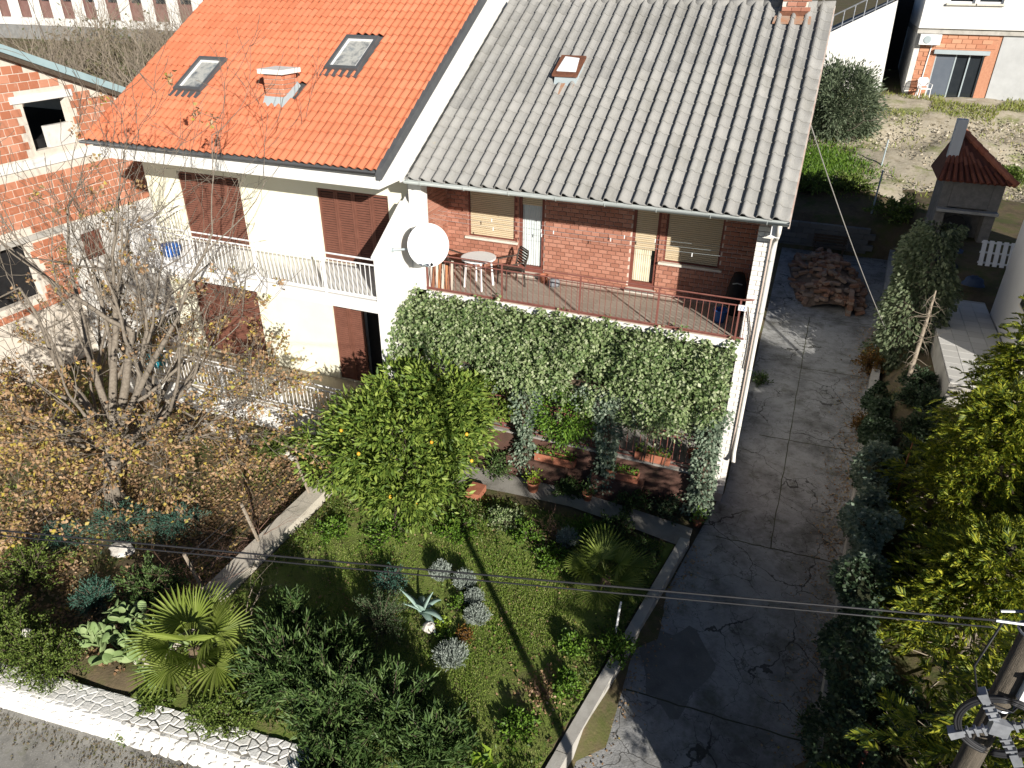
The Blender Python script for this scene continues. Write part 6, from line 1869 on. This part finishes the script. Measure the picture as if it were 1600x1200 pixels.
for k in range(22):
    x, y = -9.0 + random.uniform(-.75, .7), -8.75 + random.uniform(-.35, .75)
    pads((x, y, -.02), (random.gauss(0, .4), random.gauss(-.1, .4), 1), random.choice((2, 3, 3)), random.uniform(.75, 1.0))
# bare canes and thorny branches on the dividing wall
for n_, (x, y, h, n, lb) in enumerate(((-9.2, -6.9, 1.7, 9, 'tangle of bare reddish canes at the street end of the dividing wall'), (-9.3, -5.2, 1.5, 8, 'bare thorny canes sprawling over the trellis wires'),
                                 (-7.9, -7.1, 1.4, 5, 'bare pale canes above the dark hedge beside the palm'))):
    t = thing('bare_canes', lb, 'shrub', (x, y, 0))
    tubes_obj('canes', skeleton_shrub((x, y, 0), h, n, 3, .012, .6, -.02, lean=.8), TWIGR if n_ < 2 else TWIG, t)
# ivy fence along the driveway
def ivy_run(y0, y1, h0, h1, n, m, label, w=.3, extra=0.0):
    t = thing('ivy_fence', label, 'ivy', (fence_x((y0 + y1) / 2) + .12, (y0 + y1) / 2, drive_z(y0)))
    y = rng.uniform(y0, y1, n)
    hh = h0 + (h1 - h0) * (y - y0) / (y1 - y0) + .18 * np.sin(y * 2.1) + .12 * np.sin(y * 5.3)
    z = np.array([drive_z(q) for q in y]) + .1 + (hh) * rng.random(n) ** .7
    side = rng.choice([-1, 1], n, p=[.62, .38])
    topm = rng.random(n) < .3
    z = np.where(topm, hh + rng.normal(0, .05, n), z)
    x = fence_x(y) + .12 + side * w * (.55 + .35 * np.sin(y * 3.3 + z * 4)) * np.where(topm, rng.random(n), 1) + rng.normal(0, .05, n)
    D = np.c_[side * .8 + rng.normal(0, .5, n), rng.normal(0, .6, n), rng.normal(-.3, .5, n)]
    leaf_obj('leaves', np.c_[x, y, z], D, rng.uniform(.06, .1, n), rng.uniform(.05, .085, n), m, t)
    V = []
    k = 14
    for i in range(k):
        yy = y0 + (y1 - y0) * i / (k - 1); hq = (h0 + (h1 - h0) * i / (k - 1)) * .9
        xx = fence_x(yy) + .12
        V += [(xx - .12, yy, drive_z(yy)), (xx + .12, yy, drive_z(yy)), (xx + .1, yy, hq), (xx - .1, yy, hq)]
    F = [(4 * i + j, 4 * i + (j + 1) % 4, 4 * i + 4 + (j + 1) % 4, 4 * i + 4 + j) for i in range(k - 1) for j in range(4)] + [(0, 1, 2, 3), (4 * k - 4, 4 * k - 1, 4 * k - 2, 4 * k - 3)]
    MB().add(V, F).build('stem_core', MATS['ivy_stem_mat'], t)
ivy_run(-9.0, -3.2, 1.75, 1.85, 9000, L_IVYD, 'dark ivy-clad fence run at the street end of the driveway', w=.42)
ivy_run(-3.2, 1.0, 1.85, 1.8, 8000, L_IVYG, 'paler silvery ivy-clad fence run beside the reddish dead stem', w=.42)
ivy_run(1.0, 6.2, 1.7, .6, 8000, L_IVYD, 'ivy-clad fence run below the pale tiled terrace')
for (x, y, r, h, lb) in ((4.15, 1.7, .75, 1.1, 'dark evergreen shrub behind the ivy fence near the dead tree'), (4.3, 3.2, .7, .8, 'dark evergreen shrub behind the ivy fence below the terrace'), (3.9, -1.9, .7, .9, 'dark evergreen shrub behind the silvery ivy'), (4.3, 4.7, .7, .55, 'low dark evergreen shrub at the foot of the pale dead tree'), (4.35, 5.9, .55, .5, 'small dark evergreen shrub against the tiled terrace side'),
                        (3.4, -5.2, .8, 1.0, 'dark shrub behind the ivy under the overhead cables'), (3.6, -6.9, .8, 1.1, 'dark shrub behind the rusty red post'), (4.6, -5.6, .9, 1.0, 'dark shrub between the low conifer and the utility pole')):
    leafy_bush('evergreen_shrub', (x, y, 0), (r, r, h), 3200, L_IVYD, lb, .08, .045, stems=16)
# ivy-smothered tree stump column
ic = thing('ivy_column', 'tall ivy-smothered column beside the brick pile', 'ivy', (4.55, 10.3, 1.2))
n = 9500
z = rng.random(n)
a = rng.random(n) * 2 * np.pi
r_ = (.85 + .2 * np.sin(a * 3 + z * 7) + .16 * np.sin(z * 13 + a)) * (1 - .4 * z ** 3) * (.65 + .45 * rng.random(n))
P = np.c_[4.55 + r_ * np.cos(a) - .35 * (1 - z), 10.3 + r_ * np.sin(a) * 1.2 - 1.6 * (1 - z), .3 + z * 4.0]
leaf_obj('leaves', P, np.c_[np.cos(a), np.sin(a), -.6 + rng.normal(0, .4, n)], rng.uniform(.1, .16, n), rng.uniform(.07, .12, n), mat('dull_ivy_leaf', [(0.07, 0.10, 0.05), (0.13, 0.165, 0.085), (0.21, 0.24, 0.14)], **LF), ic)
polys = [([(4.0 + rng.normal(0, .1), 8.6, .2), (4.3, 9.5, 1.6), (4.55 + rng.normal(0, .1), 10.3, 3.2)], [.1, .08, .03]) for _ in range(4)]
tubes_obj('stem', polys, BARK, ic)
# dead twiggy trunk
dt = thing('dead_tree', 'pale dead trunk with bare side twigs beside the tiled terrace', 'dead tree', (4.0, 5.2, .9))
polys = [([(3.95, 5.0, .6), (4.15, 6.1, 1.6), (4.35, 7.2, 2.7), (4.42, 7.6, 3.2)], [.07, .06, .045, .02])]
for k in range(60):
    s = random.uniform(.1, 1); p = Vector((3.95, 5.0, .6)).lerp(Vector((4.42, 7.6, 3.2)), s)
    grow(p, (random.gauss(0, .7), random.gauss(0, .6), random.gauss(-.05, .6)), .008, random.uniform(.15, .5), 1, polys, .5, -.05, (1, 2), .7, .2, 3)
tubes_obj('trunk', polys, TWIG, dt)
rs = MB().tube([(3.45, -.3, .8), (3.5, .1, 1.7), (3.56, .4, 2.5)], [.025, .02, .012], 6).build('dry_cane', mat('red_dead_stem', [(0.3, 0.11, 0.04), (0.42, 0.2, 0.09)], scale=8), None, True, loc=(3.45, -.3, .8))
tag(rs, 'reddish dead stem sticking up from the silvery ivy', 'stem')
rp_ = MB().tube([(2.62, -7.0, -.4), (2.65, -6.95, 1.75)], [.03, .028], 6).build('iron_post', RUSTRAIL, None, loc=(2.62, -7.0, -.4))
tag(rp_, 'rusty red iron post standing in the dark ivy near the street', 'post')
leafy_bush('russet_shrub', (3.45, 8.3, 0), (.6, .8, .95), 1500, L_RUSSET, 'russet-leaved shrub at the driveway edge below the ivy column', .08, .04)
leafy_bush('russet_shrub', (3.15, 4.6, 0), (.35, .5, .6), 700, L_RUSSET, 'small russet shrub on the driveway edge by the ivy fence', .07, .035)
# weeds along the driveway
for (p, lb) in (((.35, 6.4), 'tuft of weeds growing by the downpipe on the driveway'), ((2.0, -6.6), 'fern-like weed at the dark driveway edge near the street'), ((2.25, -5.3), 'fern-like weed at the foot of the dark ivy')):
    leafy_bush('weed', (p[0], p[1], 0), (.35, .35, .35), 350, L_OLEA, lb, .1, .03, cat='weed', stems=6)
# bare thicket (top left)
protos = []
for k in range(4):
    polys = skeleton_shrub((0, 0, 0), 5.2, 11, 3, .05, .38, .08, lean=.4)
    protos.append(tubes_mesh('stems', polys, TWIG, 5))
TH = []
for k in range(90):
    dd = random.uniform(26, 62); q = random.uniform(.62, 1.15)
    x = -dd; y = -14.4 + dd * q
    if y < 6.5 or y > 41 or (x > -29 and y < 6):
        continue
    TH.append((x, y))
for k, (x, y) in enumerate(TH):
    t = thing('bare_shrub', 'leafless pale twiggy shrub in the thicket behind the unfinished house', 'shrub', (x, y, g(x, y)), 'leafless shrubs of the thicket')
    link('stems', protos[k % 4], t, (x, y, g(x, y) - .1), (0, 0, random.uniform(0, 6.28)), (random.uniform(.75, 1.25),) * 3)
n = 30000
dd = rng.uniform(24, 64, n)
P = np.c_[-dd, -14.4 + dd * rng.uniform(.6, 1.15, n), np.zeros(n)]
P = P[(P[:, 1] > 6.5) & (P[:, 1] < 41)]
n = len(P)
P[:, 2] = [g(a, b) + abs(random.gauss(0, 1.0)) for a, b in P[:, :2]]
o = leaf_obj('undergrowth', P, rng.normal(size=(n, 3)) + np.array([0, 0, .5]), rng.uniform(.2, .5, n), rng.uniform(.1, .22, n), mat('undergrowth_leaf', [(0.12, 0.1, 0.055), (0.2, 0.16, 0.1), (0.10, 0.13, 0.05), (0.26, 0.21, 0.14)], **LF), None)
tag(o, 'tangled brown and green undergrowth of the thicket', 'undergrowth', kind='stuff')
# dark shrubs on the shaded bank
for (x, y, r, h, lb) in ((0.6, 23.5, 1.3, 1.2, 'dark green shrub on the shaded bank left of the post'), (2.6, 24.0, 1.4, 1.0, 'dark green shrub on the shaded bank behind the bench'), (4.6, 21.5, 1.4, 1.3, 'dark green shrub on the bank beside the outdoor oven'), (9.5, 27.0, 1.2, .8, 'low green shrub on the sunny rubble bank'), (7.6, 25.5, 1.0, .6, 'small green shrub on the rubble bank behind the chimney')):
    leafy_bush('bank_shrub', (x, y, 0), (r, r, h), 1700, L_HEDGE, lb, .14, .08)
# rubble bank surface and grass strips
BANK = mat('stony_bank', [(0.3, 0.255, 0.175), (0.44, 0.39, 0.3), (0.37, 0.33, 0.24)], scale=1.4, rough=0.95, bump=1.0, bscale=7,
           dirt=[((0.58, 0.54, 0.47), 6, 0.56, 0.7, 0.7), ((0.12, 0.1, 0.06), 3.3, 0.58, 0.68, 0.8), ((0.17, 0.2, 0.05), 0.5, 0.53, 0.62, 0.75)])
sheet('stony_bank', [(x, 24.0 + .6 * math.sin(x)) for x in np.linspace(-3, 26, 16)], [(x, 38) for x in np.linspace(-3, 26, 16)], 70, BANK,
      lambda x, y: hill(y) + .06 + 0.25 * math.sin(x * 0.9 + 1.3 * math.sin(y * 0.7)) * math.sin(y * 0.8 + x * 0.3) * sm((y - 22) / 3) * (1 - sm((y - 33) / 3)) + .06 * math.sin(x * 3.1 + y * 2) * math.sin(y * 3.7 - x), 40)
n = 4200
X = rng.uniform(-1, 16, n); Y = rng.uniform(24.5, 34.5, n)
Z = np.array([g(a, b) for a, b in zip(X, Y)])
mb_me = []
o = leaf_obj('rubble', np.c_[X, Y, Z + .1], rng.normal(size=(n, 3)) * np.array([1, 1, .4]), rng.uniform(.05, .2, n), rng.uniform(.05, .16, n), mat('bank_rubble', [(0.3, 0.25, 0.17), (0.42, 0.37, 0.28), (0.55, 0.5, 0.42)], src='island', rough=0.95), None, fold=.5)
tag(o, 'pale stony rubble strewn over the sunny bank', 'rubble', kind='stuff')
n = 9000
X = rng.uniform(-1, 16, n); Y = np.where(rng.random(n) < .7, rng.normal(35.8, 1.1, n), rng.uniform(23, 37, n))
keep = (np.sin(X * 1.3 + Y) + np.sin(X * .6 - Y * 1.7) > -.2)
X, Y = X[keep], Y[keep]
Z = np.array([g(a, b) for a, b in zip(X, Y)])
o = leaf_obj('bank_grass', np.c_[X, Y, Z + .05], rng.normal(0, .4, (len(X), 3)) + np.array([0, 0, 1]), rng.uniform(.15, .3, len(X)), .05, mat('bank_grass_blade', [(0.16, 0.22, 0.03), (0.26, 0.29, 0.06), (0.34, 0.33, 0.12)], **LF), None)
tag(o, 'patchy yellow-green grass on the bank before the rear house', 'grass', kind='stuff')

# ================================================================== LAWN, WEEDS, LITTER
def region(n, x0, x1, y0, y1, dens):
    X = rng.uniform(x0, x1, n); Y = rng.uniform(y0, y1, n)
    k = rng.random(n) < dens(X, Y)
    k &= (Y > wall_y(X) + .35) & (X < -1.62 + .165 * (Y + 7.5))
    return X[k], Y[k]
def nz(X, Y):
    return .5 + .25 * np.sin(X * 1.7 + 1.2 * np.sin(Y * 1.1)) + .25 * np.sin(Y * 2.3 + 1.4 * np.sin(X * .9))
X, Y = region(170000, -8.5, -.9, -8.4, -1.9, lambda X, Y: np.clip(.25 + .75 * np.exp(-((X + 3.6) ** 2 / 5.0 + (Y + 5.6) ** 2 / 6.0)) * 1.2 + .35 * (nz(X, Y) - .5), .05, 1))
o = leaf_obj('lawn_grass', np.c_[X, Y, np.full(len(X), .0)], np.c_[rng.normal(0, .55, len(X)), rng.normal(0, .55, len(X)), np.ones(len(X))], rng.uniform(.03, .065, len(X)), .012, L_GRASS, None)
tag(o, 'short green lawn grass in the right front garden', 'grass', kind='stuff')
X, Y = region(26000, -8.5, -.9, -8.4, -1.9, lambda X, Y: np.clip(1.3 * (nz(X * 1.3 + 2, Y * 1.2) - .55), .02, .8))
o = leaf_obj('ground_cover', np.c_[X, Y, rng.uniform(.0, .06, len(X))], rng.normal(size=(len(X), 3)) + np.array([0, 0, .6]), rng.uniform(.035, .07, len(X)), rng.uniform(.02, .04, len(X)), L_WEED, None)
tag(o, 'small-leaved green ground cover scattered through the lawn', 'ground cover', kind='stuff')
X, Y = region(3200, -8.5, -.9, -8.6, -1.9, lambda X, Y: np.clip(.25 + .9 * (nz(X + 3, Y + 1) - .45), .05, .8))
o = leaf_obj('fallen_leaves', np.c_[X, Y, rng.uniform(.02, .06, len(X))], rng.normal(size=(len(X), 3)) * np.array([1, 1, .25]), rng.uniform(.035, .075, len(X)), rng.uniform(.03, .05, len(X)), L_LITTER, None, up=np.tile(np.array([[0, 0, 1.]]), (len(X), 1)))
tag(o, 'brown fallen leaves scattered on the lawn', 'fallen leaves', kind='stuff')
n = 60000
X = rng.uniform(-21, -9.1, n); Y = rng.uniform(-9, -1.5, n)
k = (rng.random(n) < np.clip(.42 + .9 * (nz(X, Y) - .45), .1, 1)) & (Y > wall_y(X) + .4)
X, Y = X[k], Y[k]
o = leaf_obj('oak_litter', np.c_[X, Y, rng.uniform(.01, .07, len(X))], rng.normal(size=(len(X), 3)) * np.array([1, 1, .35]), rng.uniform(.045, .1, len(X)), rng.uniform(.035, .07, len(X)), L_LITTER, None, up=np.tile(np.array([[0, 0, 1.]]), (len(X), 1)))
tag(o, 'thick tan oak leaf litter under the big tree', 'fallen leaves', kind='stuff')
n = 22000
X = rng.uniform(-21, -9.1, n); Y = rng.uniform(-9, -1.5, n)
k = (rng.random(n) < np.clip(.1 + 1.2 * (nz(X * 1.2 + 4, Y + 2) - .5), .03, .8)) & (Y > wall_y(X) + .4)
X, Y = X[k], Y[k]
o = leaf_obj('rough_grass', np.c_[X, Y, np.zeros(len(X))], np.c_[rng.normal(0, .5, len(X)), rng.normal(0, .5, len(X)), np.ones(len(X))], rng.uniform(.06, .13, len(X)), .018, L_GRASS, None)
tag(o, 'rough grass growing through the leaf litter of the left garden', 'grass', kind='stuff')
# litter along the driveway edges and the street wall
n = 2600
Y = rng.uniform(-9.4, 12, n)
left = rng.random(n) < .4
X = np.where(left & (Y < -1.7), -1.3 + .165 * (Y + 7.5) + np.abs(rng.normal(0, .25, n)), fence_x(Y) - .15 - np.abs(rng.normal(0, .3, n)))
Z = np.array([drive_z(q) for q in Y]) + rng.uniform(.01, .03, n)
o = leaf_obj('driveway_litter', np.c_[X, Y, Z], rng.normal(size=(n, 3)) * np.array([1, 1, .2]), rng.uniform(.03, .08, n), rng.uniform(.02, .05, n), L_LITTER, None, up=np.tile(np.array([[0, 0, 1.]]), (n, 1)))
tag(o, 'dead leaves blown along both edges of the driveway', 'fallen leaves', kind='stuff')
n = 1800
X = rng.uniform(-14, -4.5, n); Y = wall_y(X) - .3 - np.abs(rng.normal(0, .22, n))
o = leaf_obj('street_litter', np.c_[X, Y, np.full(n, -.59)], rng.normal(size=(n, 3)) * np.array([1, 1, .3]), rng.uniform(.02, .06, n), rng.uniform(.015, .04, n), mat('gutter_litter', [(0.1, 0.08, 0.05), (0.2, 0.15, 0.09), (0.12, 0.13, 0.04), (0.3, 0.24, 0.15)], **LF), None, up=np.tile(np.array([[0, 0, 1.]]), (n, 1)))
tag(o, 'dirt and dead leaves gathered at the foot of the white stone wall', 'fallen leaves', kind='stuff')
n = 7000
X = rng.normal(.9, 1.2, n); Y = rng.normal(26.8, 1.4, n)
k = (Y > 23) & (X > -2)
X, Y = X[k], Y[k]
Z = np.array([g(a, b) for a, b in zip(X, Y)])
o = leaf_obj('green_grass_patch', np.c_[X, Y, Z + .1], rng.normal(0, .4, (len(X), 3)) + np.array([0, 0, 1]), rng.uniform(.15, .3, len(X)), .05, L_WEED, None)
tag(o, 'fresh green grass patch below the olive tree', 'grass', kind='stuff')
X, Y = region(60000, -8.5, -.9, -8.9, -1.9, lambda X, Y: np.clip(np.maximum.reduce([(-7.0 - Y) / 1.2, (-7.4 - X) / 1.0, (Y + 3.6) / 1.2, (X + 2.3 - .165 * (Y + 7.5)) / .8, .55 - np.hypot(X + 4.6, Y + 5.6) / 2.2]), 0, 1) * (.25 + .75 * (nz(X * 2.1, Y * 1.9) > .45)))
hgt = .02 + .24 * np.clip(nz(X * 1.7 + 1, Y * 1.6) - .25, 0, 1) * rng.random(len(X))
o = leaf_obj('border_undergrowth', np.c_[X, Y, hgt], rng.normal(size=(len(X), 3)) + np.array([0, 0, .5]), rng.uniform(.035, .1, len(X)), rng.uniform(.015, .045, len(X)), mat('undergrowth_mix_leaf', [(0.045, 0.085, 0.02), (0.09, 0.15, 0.025), (0.16, 0.24, 0.04), (0.07, 0.10, 0.035), (0.24, 0.2, 0.09), (0.12, 0.19, 0.03)], **LF), None)
tag(o, 'wild low undergrowth crowding the edges of the lawn', 'undergrowth', kind='stuff')
# stones edging the left garden path
for k in range(14):
    t = k / 13
    rock('edging_stone', (-13.6 + 3.2 * t + random.uniform(-.06, .06), -2.0 - .35 * t + random.uniform(-.08, .08), .04), (.13, .1, .07), 'pale edging stone in the row below the white terrace')
for o in COL.objects:
    if o.name.startswith('edging_stone'):
        o['group'] = 'edging stones below the white terrace'
